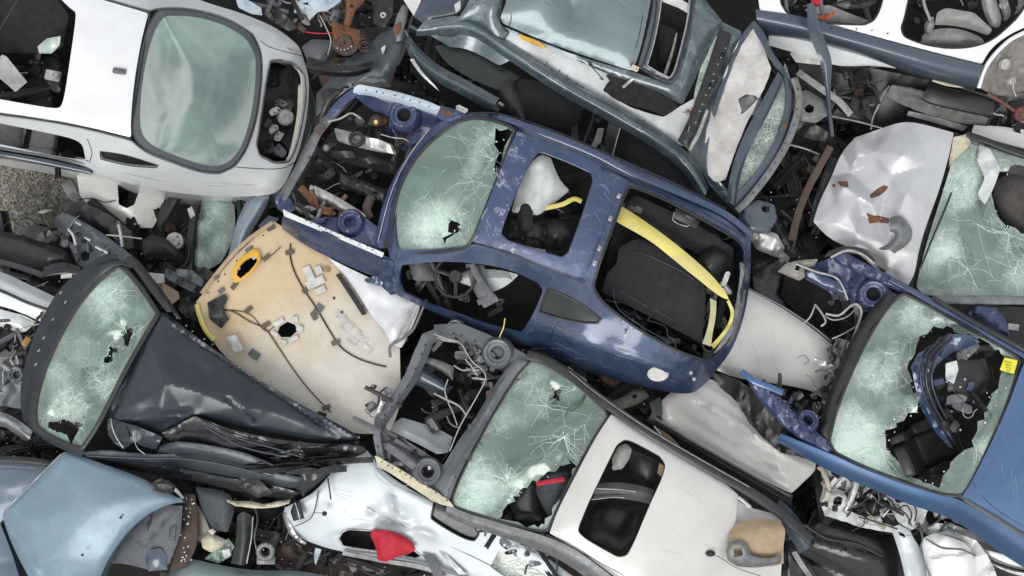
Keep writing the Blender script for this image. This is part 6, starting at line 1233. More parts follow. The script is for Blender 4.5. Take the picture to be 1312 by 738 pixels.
loft('side_trim_bar',J,M_black,[[(430,352,1.9),(446,376,1.9),(464,404,1.88)],[(436,350,1.9),(453,374,1.9),(470,402,1.88)]],thick=.02,crumple=.01)
for x,y in ((418,345),(488,402),(469,391)): patch(J,'cork_pad',M_wood,x,y,9,6,10,.02,thick=.01)
for x,y in ((408,375),(428,382),(438,400),(268,352)):
    mb=MB(); addlathe(mb,discprof(.012,.01,.003),xf(x,y,zj(x,y,.004)),10); mb.obj('clip_hole',M_black,J)
# white door shell beside it
Jd=panel('door_shell',None,plain('white_shell',(.66,.67,.68),.4,.1,(.58,.59,.61),dirt=.2),[(420,330,1.90),(452,346,1.92),(500,368,1.94),(540,384,1.94),(536,400,1.92),(526,424,1.9),(514,446,1.88),(500,440,1.88),(494,424,1.88),(478,408,1.87),(462,382,1.87),(440,350,1.88)],r=5,bulge=.03,bw=20,thick=.02,step=6,ridges=[(532,388,508,444,3,-.03),(522,384,498,430,3,.03),(470,380,500,400,5,-.02)],
   tags=dict(label='white inner door shell wedged between the headliner board and the blue coupe',cat='door'))[0]
tube('shell_seal',Jd,M_midgrey,[(546,384,1.96),(538,404,1.95),(528,424,1.94),(512,436,1.93),(500,444,1.92),(500,458,1.9)],.014)
tube('shell_pillar',Jd,M_alu,[(536,386,1.96),(524,412,1.95),(512,434,1.93)],.022,.01,sq=.5)
# ================= K: midnight blue car, left =================
K=thing('wrecked_car','midnight blue car with buckled hood and cracked windshield at the left','car',(240,480,0))
hoodK=[(203,400,2.08),(214,402,2.09),(236,420,2.09),(262,440,2.08),(300,466,2.06),(350,498,2.03),(400,526,2.0),(436,544,1.97),(462,560,1.95),(452,567,1.92),(420,566,1.92),(390,562,1.94),(360,556,1.97),(300,548,2.02),(252,535,2.10),(228,548,2.06),(212,555,2.02),(180,546,2.0),(140,540,1.98),(136,520,2.0),(150,490,2.04),(164,468,2.06),(186,430,2.08)]
panel('hood',K,M_midnight,hoodK,r=5,bulge=.05,bw=60,roll=.02,rw=6,thick=.012,step=4,crumple=.018,cs=90,facet=.75,ctrl=[(196,450,2.15),(212,490,2.20),(178,500,2.08),(240,462,2.13),(262,505,2.18),(232,520,2.10),(300,492,2.12),(300,522,2.14),(350,528,2.07),(160,522,2.06),(204,532,2.12),(270,480,2.09),(390,546,2.0)],seed=5,
   ridges=[(186,432,140,540,5,-.03),(206,404,455,560,4,.025),(214,414,440,562,3,-.03),(285,505,330,545,3,-.02),(150,540,252,530,6,.05)],dents=[(240,470,26,.03),(175,510,20,-.04),(268,468,10,-.02)])
panel('hood_corner',K,M_midnight,[(138,536,2.0),(160,540,2.08),(166,560,2.04),(158,575,1.98),(146,568,1.98),(138,556,1.97)],r=3,crumple=.06,cs=16,thick=.01,step=3,seed=3)
panel('hood_fold',K,M_midnight,[(144,538,2.02),(176,546,2.14),(208,560,2.08),(200,576,2.0),(182,572,1.96),(172,566,2.0),(158,576,1.94),(146,556,1.98)],r=3,crumple=.09,cs=26,thick=.01,step=3,seed=8)
tube('hood_tear_edge',K,M_bright,[(142,536,2.07),(144,548,2.08),(150,562,2.03),(158,574,2.0)],.004); tube('hood_tear_edge',K,M_bright,[(170,552,2.13),(172,562,2.09),(176,574,2.02),(186,582,1.98)],.004)
wsK=[(153,340,2.02),(166,350,2.05),(186,376,2.07),(203,402,2.10),(186,430,2.10),(164,468,2.08),(142,512,2.04),(124,548,2.0),(106,574,1.96),(92,572,1.93),(62,558,1.9),(46,546,1.88),(44,530,1.88),(50,495,1.89),(68,446,1.92),(98,392,1.96),(130,356,2.0)]
zK=tps([p[:2] for p in wsK],[p[2] for p in wsK])
windscreen(K,wsK,G_a,zf=zK,r=7,holes=[[(62,540),(72,536),(92,538),(108,540),(100,556),(90,566),(78,556),(64,550)],[(141,446),(147,442),(148,452),(140,466),(133,474),(136,458)],[(160,420),(167,417),(166,430),(160,442),(156,436)]],
  impacts=[(80,532,46,26,5),(160,420,50,22,5),(150,370,40,18,4),(130,490,50,16,4)],cloud=[(90,520,36,.9),(110,460,50,.5),(140,390,44,.8),(75,480,30,.6),(170,440,24,-.8),(160,350,20,-.3)],crumple=.03,seed=52)
ring('windshield_seal',K,M_rubber,wsK,0,.022,.016,surf=zK,r=7,dz=0)
panel('white_airbag',K,M_airbag,[(112,384,1.90),(122,370,1.94),(140,366,1.96),(158,378,1.98),(172,384,1.98),(188,394,1.98),(182,412,1.96),(160,424,1.92),(140,420,1.9),(124,424,1.86),(112,410,1.86)],r=8,bulge=.05,bw=14,crumple=.05,cs=22,thick=.01,step=4)
loft('windshield_frame',K,M_frame,[[(162,334,2.04),(140,332,2.0),(112,346,1.96),(80,384,1.9),(56,430,1.86),(38,482,1.82),(32,524,1.8),(36,546,1.8),(60,566,1.82),(104,586,1.88)],[(160,338,2.08),(142,338,2.05),(118,352,2.0),(88,390,1.95),(64,436,1.91),(46,486,1.88),(38,526,1.86),(42,548,1.86),(64,562,1.88),(108,578,1.93)],[(152,340,2.04),(132,354,2.0),(98,392,1.96),(68,446,1.92),(50,495,1.89),(45,528,1.88),(48,546,1.87),(64,558,1.88),(90,572,1.92),(106,574,1.95)]],thick=.02,n=60,crumple=.012,cs=20)
loft('windshield_outer_frame',K,M_frame,[[(150,326,2.0),(130,328,1.98),(104,346,1.92),(74,374,1.86),(46,424,1.8),(30,474,1.76),(26,512,1.74),(30,540,1.74)],[(152,332,2.04),(136,334,2.02),(112,350,1.96),(82,386,1.9),(56,432,1.86),(40,482,1.82),(34,520,1.8),(36,544,1.8)]],thick=.02,n=50,crumple=.02,cs=14)
for x,y in ((90,390),(74,412),(62,436),(52,470),(56,452),(84,378)): mb=MB(); addbox(mb,xf(x-6,y-3,1.97,50),.03,.012,.012,.003); mb.obj('frame_clip',M_alu,K)
loft('right_gutter',K,M_black,[[(160,330,2.05),(176,350,2.07),(196,378,2.09),(214,400,2.11)],[(168,328,2.07),(184,350,2.09),(204,376,2.11),(222,400,2.12)],[(176,332,2.02),(194,354,2.04),(214,380,2.06),(232,408,2.07)]],thick=.02,crumple=.02,cs=14)
panel('floor_pan',K,M_dark,[(50,540),(140,345),(205,405),(430,560),(330,640),(110,580)],1.2,r=8,thick=.03,step=30)
panel('dashboard',K,M_black,[(150,400,1.85),(180,400,1.9),(150,470,1.85),(110,550,1.8),(80,550,1.75),(110,470,1.8)],r=8,bulge=.05,bw=12,thick=.03)
# buckled wing below the hood: several long folded strips of dark metal
wing=[([(205,556,2.06),(250,533,2.16),(262,538,2.15),(300,552,2.08),(360,564,2.0),(420,570,1.94),(462,566,1.92),(448,584,1.86),(400,590,1.86),(340,590,1.9),(280,584,1.92),(230,572,1.94)],M_gloss,.05,30,1),
([(100,580,1.9),(140,576,1.92),(180,582,1.94),(240,582,1.96),(300,592,1.94),(350,606,1.9),(392,612,1.86),(384,626,1.8),(350,622,1.82),(300,612,1.84),(240,600,1.84),(180,594,1.84),(130,590,1.84)],M_midnight,.02,30,6),
([(206,570,1.96),(222,566,2.02),(262,570,2.04),(310,580,2.02),(352,596,1.96),(356,606,1.92),(320,602,1.92),(270,594,1.92),(226,586,1.92),(200,582,1.92)],M_midnight,.01,60,2),
([(120,588,1.8),(190,592,1.82),(240,602,1.84),(300,614,1.84),(360,624,1.8),(386,632,1.76),(370,640,1.7),(320,634,1.7),(260,618,1.72),(200,608,1.72),(150,600,1.72)],M_gloss,.03,22,7),
([(340,588,1.92),(400,574,1.96),(440,568,1.98),(466,572,1.96),(470,578,1.92),(430,600,1.86),(400,626,1.8),(388,636,1.76),(370,618,1.8)],M_gloss,.07,26,9),
([(300,606,1.86),(330,612,1.88),(350,632,1.84),(330,638,1.8),(306,624,1.8)],M_black,.04,12,4)]
for i,(pts,m,cr,cs,sd) in enumerate(wing): panel('buckled_wing',K,m,pts,r=4,crumple=cr,cs=cs,thick=.01,step=4,seed=sd,rag=1,bulge=.015,bw=6)
rg=random.Random(12)
for i in range(12):
    x=rg.uniform(310,400); y=575+rg.uniform(0,30); L=rg.uniform(40,90)
    loft('torn_sliver',K,rg.choice((M_gloss,M_gloss,M_black)),[[(x,y,1.98),(x+L*.5,y-rg.uniform(0,6),2.0),(x+L,y-rg.uniform(-4,16),1.94)],[(x,y+4,1.96),(x+L*.5,y+3,1.95),(x+L,y+1,1.92)]],thick=.006,crumple=.02,cs=14,seed=i+1)
for i,pth in enumerate(([(225,566,2.07),(262,570,2.1),(310,580,2.07),(350,596,2.0)],[(112,584,1.95),(180,587,1.98),(240,588,2.0),(300,598,1.98),(350,612,1.93)],[(255,540,2.18),(300,560,2.1),(350,574,2.03),(400,590,1.95)],[(262,546,2.15),(310,572,2.06),(360,584,2.0)])):
    tube('crease_edge',K,M_midnight,pth,.010)
loft('trim_strip',K,M_trimgrey,[[(232,568,2.08),(260,572,2.1),(282,577,2.1)],[(232,570,2.08),(260,575,2.1),(282,580,2.09)]],thick=.006)
panel('wing_wiring',K,M_rustdark,[(196,618,1.9),(206,612,1.92),(216,618,1.9),(210,628,1.86),(198,628,1.86)],r=3,crumple=.06,cs=5,thick=.01,step=3)
# ================= L: light blue car, bottom left =================
L=thing('wrecked_compact_car','light blue car wing with faded paint over a slate blue body, bottom left corner','car',(100,670,0))
panel('fender',L,M_lightblue,[(82,578,1.86),(104,584,1.88),(130,594,1.88),(160,604,1.87),(190,616,1.85),(204,626,1.84),(222,634,1.82),(232,640,1.80),(236,643,1.80),(232,643,1.80),(212,647,1.82),(188,659,1.82),(166,678,1.8),(146,704,1.76),(130,734,1.7),(110,790,1.66),(60,790,1.7),(40,745,1.72),(22,712,1.72),(10,684,1.72),(3,662,1.74),(6,652,1.78),(30,630,1.82),(56,604,1.85)],r=7,bulge=.06,bw=60,roll=.02,rw=6,step=5,thick=.012,crumple=.006,cs=90,ridges=[(4,664,52,738,5,.02)],skirt=.3)
for x,y in ((106,711),(155,663)):
    mb=MB(); addlathe(mb,discprof(.012,.012,.003),xf(x,y,1.88),10); mb.obj('rivet_hole',M_black,L)
panel('door',L,paint('paint_slate_side',(.13,.17,.22),.4,.4,.4,.3,mott=.1),[(-60,588,1.5),(0,590,1.52),(50,594,1.54),(64,600,1.54),(30,640,1.5),(0,670,1.46),(20,720,1.42),(40,800,1.4),(-60,800,1.36)],r=4,bulge=.04,bw=30,thick=.015,step=8,skirt=.6,ridges=[(-60,612,50,608,3,-.02),(-60,636,30,634,3,-.012),(-60,720,30,722,3,-.03)])
tube('window_rail',L,M_black,[(-60,588,1.56),(0,588,1.58),(40,590,1.6),(66,594,1.6)],.03,.02,sq=.4); tube('window_strip',L,M_midgrey,[(-60,596,1.58),(0,597,1.6),(50,600,1.61)],.008)
tube('fender_edge',L,M_alu,[(78,582,1.89),(56,604,1.88),(30,630,1.85),(8,652,1.81)],.006)
# ================= M: silver car, far left edge =================
Mc=thing('wrecked_car','silver car edge with a black roof rail at the far left','car',(20,420,0))
loft('body_side',Mc,M_silver,[[(-60,330,1.3),(0,348,1.34),(40,366,1.35),(70,380,1.34)],[(-60,350,1.42),(0,366,1.46),(36,382,1.46),(70,396,1.44)],[(-60,380,1.4),(0,392,1.42),(30,402,1.42),(56,414,1.4)]],thick=.02)
loft('body_side_lower',Mc,M_silver,[[(-60,376,1.36),(0,396,1.38),(30,404,1.38),(46,412,1.36)],[(-60,400,1.38),(0,410,1.40),(20,416,1.4),(34,424,1.38)],[(-60,420,1.3),(0,420,1.32),(12,422,1.3),(24,426,1.3)]],thick=.02)
tube('roof_rail',Mc,M_rubber,[(-60,352,1.47),(0,372,1.49),(36,388,1.49),(72,400,1.47)],.016,.012)
panel('bay_floor',Mc,M_black,[(-60,405,1.05),(40,410,1.1),(60,430,1.1),(48,480,1.1),(34,530,1.1),(-60,530,1.0)],r=5,crumple=.1,cs=20,thick=.02,step=8)
loft('lower_sill',Mc,M_bright,[[(-60,520,1.3),(0,528,1.32),(20,536,1.32),(42,552,1.32)],[(-60,530,1.36),(0,538,1.38),(18,546,1.38),(38,562,1.36)],[(-60,540,1.3),(0,546,1.3),(16,554,1.3),(34,566,1.3)]],thick=.02)
strut(Mc,20,480,1.45,M_greybay,.07); 
panel('inner_fender',Mc,M_greybay,[(-60,440,1.3),(0,450,1.36),(28,468,1.38),(32,500,1.36),(28,524,1.32),(0,520,1.32),(-60,510,1.3)],r=5,crumple=.07,cs=18,thick=.012,step=5)
bay(Mc,[(0,410),(60,408),(50,450),(34,500),(0,500)],1.25,1.5,44,'grey',81,.6)
for i in range(1): 
    mb=MB(); addbox(mb,xf(34,438,1.5,60),.09,.06,.03,.01); mb.obj('amber_bulb',plain('amber_dull',(.40,.20,.04),.4),Mc)
loft('foam_hose',Mc,M_pale,[[(12,462,1.5),(16,468,1.5)],[(14,461,1.5),(18,467,1.5)]],thick=.004)
def it(name,label,cat,mat,pts,z=None,group=None,**k):
    tg=dict(label=label,cat=cat)
    if group: tg['group']=group
    return panel(name,None,mat,pts,z,tags=tg,**k)[0]
def itl(name,label,cat,mat,rows,**k): return loft(name,None,mat,rows,tags=dict(label=label,cat=cat),**k)
def itt(name,label,cat,mat,px,w,h=None,**k): return tube(name,None,mat,px,w,h,tags=dict(label=label,cat=cat),**k)
# ---- underlying shells that fill the depth of the pile
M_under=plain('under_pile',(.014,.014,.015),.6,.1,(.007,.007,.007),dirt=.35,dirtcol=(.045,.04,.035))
# ---------- top gap between the wagon and the coupe
it('dark_door_skin','large dark slate door skin lying between the wagon and the coupe','door',paint('paint_dark_slate',(.045,.058,.07),.4,.42,.3,.5,mott=.2),
  [(420,105,1.5),(438,80,1.6),(470,60,1.7),(488,42,1.75),(505,34,1.78),(518,20,1.8),(522,60,1.75),(510,78,1.72),(500,112,1.62),(450,112,1.55),(425,130,1.5),(405,150,1.45),(405,120,1.48)],r=5,crumple=.03,cs=40,thick=.012,step=5,bulge=.03,bw=16)
itl('black_bumper','torn black bumper strip on the dark slate door skin above the coupe','bumper',M_black,[[(395,72,1.8),(420,80,1.85),(450,84,1.86),(478,78,1.84)],[(392,84,1.85),(420,92,1.9),(450,92,1.9),(476,86,1.88)],[(398,94,1.75),(425,98,1.8),(452,98,1.8),(474,92,1.8)]],crumple=.06,cs=16,thick=.02)
it('grey_cover','dented grey plastic cover beside the nose of the white wagon','cover',M_trimgrey,[(386,60,1.4),(400,50,1.45),(425,52,1.48),(430,62,1.45),(412,84,1.42),(396,82,1.4)],r=6,bulge=.08,bw=12,crumple=.04,cs=16,thick=.02,step=4)
S=thing('suspension_arm','rusty orange suspension arm with brake disc at the top between two cars','car part',(450,40,1.5))
panel('control_arm',S,M_rust,[(444,-14,1.9),(472,-14,1.9),(466,4,1.9),(456,12,1.92),(452,24,1.92),(449,34,1.9),(440,32,1.9),(443,18,1.92),(443,6,1.92)],r=4,bulge=.03,bw=5,thick=.02,step=3,holes=[[(448,5),(453,5),(453,10),(448,10)]],hr=2)
panel('hub_plate',S,M_rust,[(424,28,1.86),(440,32,1.9),(462,40,1.88),(460,56,1.8),(444,60,1.78),(428,52,1.8)],r=5,crumple=.07,cs=9,thick=.02,step=3)
mb=MB(); addlathe(mb,[(.02,-.02),(.13,-.02),(.13,.005),(.07,.008),(.065,.05),(.02,.05),(.001,.03)],xf(443,54,1.78,0,25,0)@Matrix.Rotation(0,4,'Z'),30); mb.obj('brake_disc',M_rustdark,S)
for k in range(5): mb=MB(); addlathe(mb,discprof(.008,.04,.002),xf(433+k*4.4,60+2.5*math.sin(k),1.86,0,40,0),8); mb.obj('wheel_stud',M_alu,S)
for pth in ([(414,16,1.9),(424,32,1.92),(440,46,1.9)],[(428,36,1.95),(446,44,1.95),(462,50,1.93)]): tube('rod',S,M_rust,pth,.008)
mb=MB(); addspring(mb,xf(462,42,1.75,0,60,30),.05,.22,.009,5); mb.obj('coil_spring',M_rustdark,S)
itt('red_pipe','thin red pipe running towards the rusty suspension arm','pipe',M_red,[(392,41,1.8),(410,43,1.82),(430,42,1.82)],.006)
G2=thing('torn_frame','pale grey green torn body frame at the top edge beside the suspension arm','car part',(380,10,1.5))
panel('frame_plate',G2,M_lilac,[(366,-20,1.9),(440,-20,1.92),(436,2,1.9),(420,14,1.88),(406,16,1.86),(396,27,1.8),(392,18,1.84),(376,16,1.86),(380,4,1.9)],r=4,crumple=.05,cs=16,thick=.01,step=3,rag=2,holes=[[(388,2),(394,2),(394,6),(388,6)]],hr=2)
panel('frame_plate',G2,M_lilac,[(300,-10,1.86),(318,0,1.88),(334,10,1.86),(336,20,1.82),(322,18,1.82),(306,10,1.84)],r=3,crumple=.06,cs=12,thick=.01,step=3,rag=2)
panel('black_grille',G2,M_black,[(336,8,1.8),(350,8,1.85),(370,22,1.85),(380,36,1.8),(370,40,1.75),(350,28,1.78),(338,18,1.78)],r=4,crumple=.05,cs=9,thick=.02,step=3)
bay(G2,[(300,-10),(440,-10),(430,30),(380,38),(330,12)],1.6,1.8,34,'grey',101,.7)
bay(G2,[(340,-15),(390,-15),(385,10),(345,6)],1.9,2.0,12,'blue',102,.5)
it('gearbox_casing','dull brown grey gearbox casing in the dark gap right of the wagon nose','gearbox',M_rustdark,[(404,92,1.2),(412,78,1.3),(432,72,1.35),(444,84,1.3),(446,98,1.25),(430,112,1.2),(416,118,1.15)],r=8,bulge=.15,bw=14,crumple=.05,cs=12,thick=.03,step=4)
it('silver_shard','small bright folded metal shard on the gearbox casing','metal piece',M_bright,[(424,88,1.48),(434,82,1.5),(442,86,1.5),(436,96,1.48),(430,104,1.45),(428,94,1.46)],r=3,crumple=.06,cs=7,thick=.008,step=3)
it('fender_liner','smooth dark grey wheel arch liner between wagon nose and coupe front','liner',M_rubber,[(412,116,1.5),(440,108,1.55),(462,100,1.58),(480,104,1.56),(448,112,1.56),(436,124,1.5),(420,146,1.45),(408,158,1.4),(404,140,1.42)],r=8,bulge=.05,bw=12,thick=.02,step=5)
it('rusty_pillar','narrow dark pillar with orange rust stain left of the teal car','pillar',M_midgrey,[(508,20,1.9),(516,6,1.92),(524,8,1.92),(520,30,1.9),(516,52,1.86),(508,54,1.86),(504,38,1.88)],r=3,bulge=.02,bw=4,thick=.02,step=3)
it('rust_patch_plate','small orange rusty plate fixed on the narrow dark pillar','plate',M_rust,[(505,32,1.93),(514,28,1.94),(512,42,1.92),(507,46,1.9)],r=2,crumple=.02,cs=6,thick=.01,step=3)
itt('door_seal_strip','black rubber door seal hanging beside the narrow pillar','seal',M_rubber,[(522,0,1.96),(530,16,1.96),(524,36,1.94),(520,60,1.9),(510,84,1.85)],.014)
it('dark_tailgate_panel','dark slate panel with a white rimmed hole in the corner above the teal rail','panel',M_slatesill,[(528,20,2.0),(545,-20,2.05),(600,-20,2.1),(602,6,2.1),(592,24,2.06),(578,32,2.02),(548,34,2.0)],r=8,bulge=.05,bw=18,thick=.02,step=5)
it('white_corner_piece','triangular off white sheet piece at the top edge beside the dark panel','panel',M_champ,[(505,-20,2.0),(545,-20,2.08),(540,0,2.06),(530,20,2.02),(522,8,2.0)],r=2,thick=.012)
it('white_clip','small white clip plate on the dark slate panel','clip',M_whiteplas,[(582,6,2.2),(590,0,2.2),(590,12,2.2),(584,17,2.19)],r=3,thick=.01,step=3)
itt('bowl_rim_seal','thick dark seal following the edge of the dark slate panel','seal',M_slatesill,[(526,34,2.1),(545,42,2.14),(575,38,2.16),(596,22,2.18),(606,4,2.2),(608,-20,2.2)],.018)
mb=MB(); addlathe(mb,ringprof(.03,.012,.02,.005),xf(491,20,1.9)); mb.obj('steel_washer',M_bright,None,label='bright round steel washer in the black gap left of the narrow pillar',cat='washer')
it('oily_plate','black oily plate behind the steel washer at the top','plate',M_black,[(476,-15,1.8),(505,-15,1.85),(503,20,1.85),(492,36,1.8),(478,30,1.78)],r=5,crumple=.05,cs=12,thick=.02,step=4)
it('white_chip','small white torn chip on the dark slate door skin','chip',M_bright,[(488,62,1.8),(494,57,1.82),(493,65,1.8),(490,70,1.78)],r=1,thick=.004,step=2,crumple=.01,cs=4)
# ---------- right of the teal car
itt('brown_rail','long curved rusty brown rail between the teal car and the crumpled silver hood','rail',M_rustdark,[(1064,188,1.9),(1050,214,1.88),(1036,240,1.86),(1024,270,1.84),(1014,308,1.8)],.035,.015,k=6,sq=.6)
it('black_bracket','black slotted bracket plate under the hub carrier right of the cracked screen','bracket',M_black,[(1016,150,1.8),(1040,156,1.85),(1062,170,1.85),(1058,182,1.8),(1036,178,1.78),(1018,170,1.75)],r=4,crumple=.04,cs=12,thick=.02,step=4)
itt('steel_tube','thin steel tube lying across the dark gap above the brown rail','tube',M_steel,[(1006,184,1.7),(1030,190,1.7),(1050,198,1.7)],.012)
itl('black_channel','black bent channel beside the crumpled silver hood','channel',M_black,[[(1064,200,1.8),(1052,230,1.78),(1042,262,1.75),(1036,290,1.7)],[(1074,204,1.84),(1060,236,1.82),(1050,264,1.78),(1044,290,1.74)]],crumple=.03,cs=14,thick=.02)
it('silver_mount','silver casting at the lower tip of the teal car','mount',M_alu,[(956,300,1.9),(976,292,1.95),(996,300,1.94),(1006,318,1.9),(996,330,1.85),(970,320,1.85)],r=5,bulge=.05,bw=8,crumple=.04,cs=9,thick=.02,step=3)
it('slotted_plate','long slotted grey plate pointing out beneath the silver casting','plate',M_midgrey,[(972,304,1.85),(990,310,1.86),(1012,330,1.82),(1010,338,1.8),(990,326,1.82),(972,314,1.82)],r=2,bulge=.02,bw=4,thick=.015,step=3)
it('pale_sheet','pale greenish sheet under the sill of the white van','sheet',M_champ,[(1012,68,2.0),(1040,60,2.02),(1070,78,2.0),(1060,84,1.96),(1020,80,1.96)],r=3,crumple=.03,cs=12,thick=.01,step=4)
it('white_bumper_end','white bumper end between the van underside and the shattered screen','bumper',M_white,[(1245,166,1.9),(1262,160,1.95),(1300,164,1.98),(1400,180,1.98),(1400,196,1.9),(1300,184,1.9),(1250,176,1.86)],r=4,bulge=.04,bw=8,thick=.02,step=5)
# ---------- gap under the wagon, left
it('white_door_card','white sheet metal panel with a deep notch lying under the wagon','panel',M_champ,[(98,222,.70),(115,222,.75),(150,230,.8),(152,262,.8),(162,267,.8),(172,262,.8),(180,240,.8),(195,244,.8),(212,246,.8),(208,268,.76),(196,292,.72),(160,292,.7),(126,280,.66),(102,250,.66)],r=3,crumple=.02,cs=40,thick=.01,step=5,rag=1)
it('grey_strip_piece','short grey metal strip on the gravel beside the notched white panel','strip',M_midgrey,[(78,236,.4),(92,231,.42),(104,256,.4),(96,260,.38),(86,252,.38)],r=2,crumple=.02,cs=10,thick=.01,step=4)
itt('bent_wire','thin dark bent wire lying on the notched white panel','wire',M_wire,[(100,256,.78),(118,254,.8),(134,259,.8),(148,257,.82)],.006)
it('gravel_shard','small pale shard lying on the gravel','shard',M_whiteplas,[(46,272,.1),(58,268,.12),(68,269,.1),(56,274,.1)],r=1,thick=.01)
it('black_inner_panel','black inner panel leaning beside the notched white panel','panel',M_gloss,[(74,264,.8),(90,258,.85),(116,262,.88),(150,282,.9),(168,296,.9),(172,318,.88),(150,320,.86),(122,296,.85),(90,274,.82)],r=4,thick=.02,crumple=.05,cs=22,step=5)
W1=thing('window_regulator','slate metal door frame with window regulator holes left of the cracked windshield','car part',(105,310,.6))
panel('door_frame',W1,plain('slate_metal',(.085,.10,.125),.5,.2,(.06,.07,.09),dirt=.5),[(72,278,.95),(80,272,.98),(100,280,1.0),(128,296,1.02),(160,320,1.04),(176,334,1.04),(168,344,1.0),(140,336,1.0),(128,342,1.0),(112,346,1.0),(98,338,.98),(92,322,.96),(84,300,.96),(74,296,.94)],r=4,crumple=.03,cs=16,thick=.015,step=4,holes=[[(104,324),(110,321),(115,325),(114,333),(107,335),(103,330)],[(86,296),(96,304),(98,316),(90,310)]],hr=3,ridges=[(84,276,166,326,3,.02)])
for x,y,a in ((100,286,-28),(112,306,-28),(126,318,-28),(134,322,-28)): mb=MB(); addbox(mb,xf(x,y,1.06,a),.07,.022,.006,.002); mb.obj('clip_plate',M_bright,W1)
tube('white_cable',W1,M_whiteplas,[(88,294,1.06),(94,302,1.08),(97,314,1.07)],.014)
mb=MB(); addlathe(mb,discprof(.045,.04,.008,.012),xf(84,312,.95)); mb.obj('motor',M_midgrey,W1)
bay(W1,[(76,282),(100,285),(160,322),(130,340),(95,335)],.98,1.03,22,'grey',111,.45)
itt('white_rod','short white rod crossing the black panel beside the windshield tip','rod',M_whiteplas,[(152,288,1.1),(155,302,1.1),(157,316,1.08)],.016)
itt('white_link','long thin white link lying under the short white rod','rod',M_whiteplas,[(136,301,1.0),(160,303,1.02),(182,306,1.0)],.008)
it('arch_seal','curved black rubber arch right of the notched white panel','seal',M_rubber,[(200,290,.9),(206,262,.95),(220,250,1.0),(236,248,1.0),(226,266,.98),(214,286,.95),(206,298,.9)],r=6,bulge=.04,bw=6,thick=.02,step=4)
mb=MB(); addlathe(mb,[(.001,.02),(.02,.02),(.02,.035),(.05,.035),(.055,.02),(.085,.015),(.09,0),(.09,-.04)],xf(224,309,1.0,0,10,0),26)
o=mb.obj('plastic_pulley',M_whiteplas,None,label='round white plastic pulley housing in the gap below the wagon',cat='pulley')
for k in range(4): mb=MB(); a=k*1.57+.5; addlathe(mb,discprof(.010,.008,.002),xf(224+6.5*math.cos(a),309+6.5*math.sin(a),1.03),8); mb.obj('screw',M_black,o)
it('black_mirror_cover','black curved cover between the white pulley and the windshield tip','cover',M_black,[(182,308,1.1),(194,300,1.14),(214,306,1.14),(230,322,1.1),(238,334,1.05),(222,334,1.05),(200,330,1.05),(184,328,1.05)],r=6,bulge=.06,bw=12,crumple=.02,cs=20,thick=.02,step=4)
Gl=thing('wrecked_car','dark car with a dusty green side screen standing below the wagon','car',(270,300,0))
windscreen(Gl,[(256,262,1.05),(262,254,1.1),(290,252,1.12),(300,262,1.12),(302,285,1.1),(296,312,1.06),(284,336,1.02),(266,346,1.0),(250,342,.98),(247,325,.98),(250,292,1.02)],G_a,r=6,impacts=[(282,315,30,22,5),(262,290,24,12,3)],cloud=[(275,270,24,.7),(255,330,18,.8)],rag=0,seed=66,name='side_screen',step=5)
panel('screen_interior',Gl,M_gloss,[(262,282,.8),(296,282,.8),(292,318,.8),(276,334,.78),(256,320,.78)],r=5,thick=.02)
loft('screen_frame',Gl,M_black,[[(246,260,1.06),(240,300,1.02),(236,344,.98)],[(254,262,1.1),(248,300,1.06),(246,346,1.02)]],thick=.03)
tube('screen_frame_bar',Gl,M_black,[(306,250,1.14),(308,285,1.12),(300,318,1.08),(286,344,1.02)],.03)
panel('roof_arch',Gl,paint('paint_steel_blue',(.22,.27,.32),.5,.36,.5,.2),[(318,254,1.35),(330,248,1.38),(346,250,1.38),(342,264,1.36),(330,284,1.32),(318,306,1.28),(310,334,1.22),(292,352,1.18),(290,338,1.2),(296,310,1.26),(304,280,1.32)],r=6,bulge=.05,bw=10,thick=.02,step=5,skirt=.2)
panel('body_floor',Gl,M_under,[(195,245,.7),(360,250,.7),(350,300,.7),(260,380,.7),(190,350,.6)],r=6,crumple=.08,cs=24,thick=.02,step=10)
it('white_tag','small white torn piece beside the dusty green side screen','scrap',M_whiteplas,[(240,268,1.15),(246,264,1.16),(250,276,1.14),(244,280,1.13)],r=2,crumple=.03,cs=5,thick=.008,step=3)
it('slate_scrap','dark slate plate between the steel blue arch and the headliner board','plate',M_slatesill,[(330,290,1.3),(344,276,1.34),(358,280,1.34),(340,300,1.3)],r=3,thick=.015,crumple=.03,cs=12,step=4)
C1=thing('open_box','tan and white open carton at the left corner of the headliner board','box',(215,370,.9))
panel('box_side',C1,M_whiteplas,[(188,349,1.3),(210,351,1.32),(211,362,1.3),(196,364,1.28)],r=1,thick=.008,crumple=.01)
panel('box_flap',C1,M_tan,[(208,362,1.34),(228,374,1.36),(230,382,1.36),(218,392,1.32),(210,386,1.3)],r=1,thick=.008,crumple=.01)
panel('box_inside',C1,M_wood,[(198,364,1.2),(208,362,1.2),(214,388,1.18),(206,384,1.18)],r=1,thick=.008)
for i,(pts,m,l) in enumerate((
 ([(212,344),(236,352),(252,366),(246,374),(226,364),(210,354)],M_trimgrey,'grey slotted vent piece above the tan carton'),
 ([(226,344),(246,346),(262,360),(258,368),(240,358),(226,352)],M_midgrey,'silvery grille piece beside the tip of the headliner board'),
 ([(232,384),(252,376),(262,384),(254,412),(240,408),(228,396)],M_black,'black pad below the left corner of the headliner board'),
 ([(250,344),(262,342),(278,352),(272,362),(256,354)],M_black,'black plastic cap touching the headliner left edge'))):
    it('plastic_scrap',l,'plastic piece',m,[(x,y,1.35+.04*i) for x,y in pts],r=3,crumple=.05,cs=10,thick=.015,step=3)
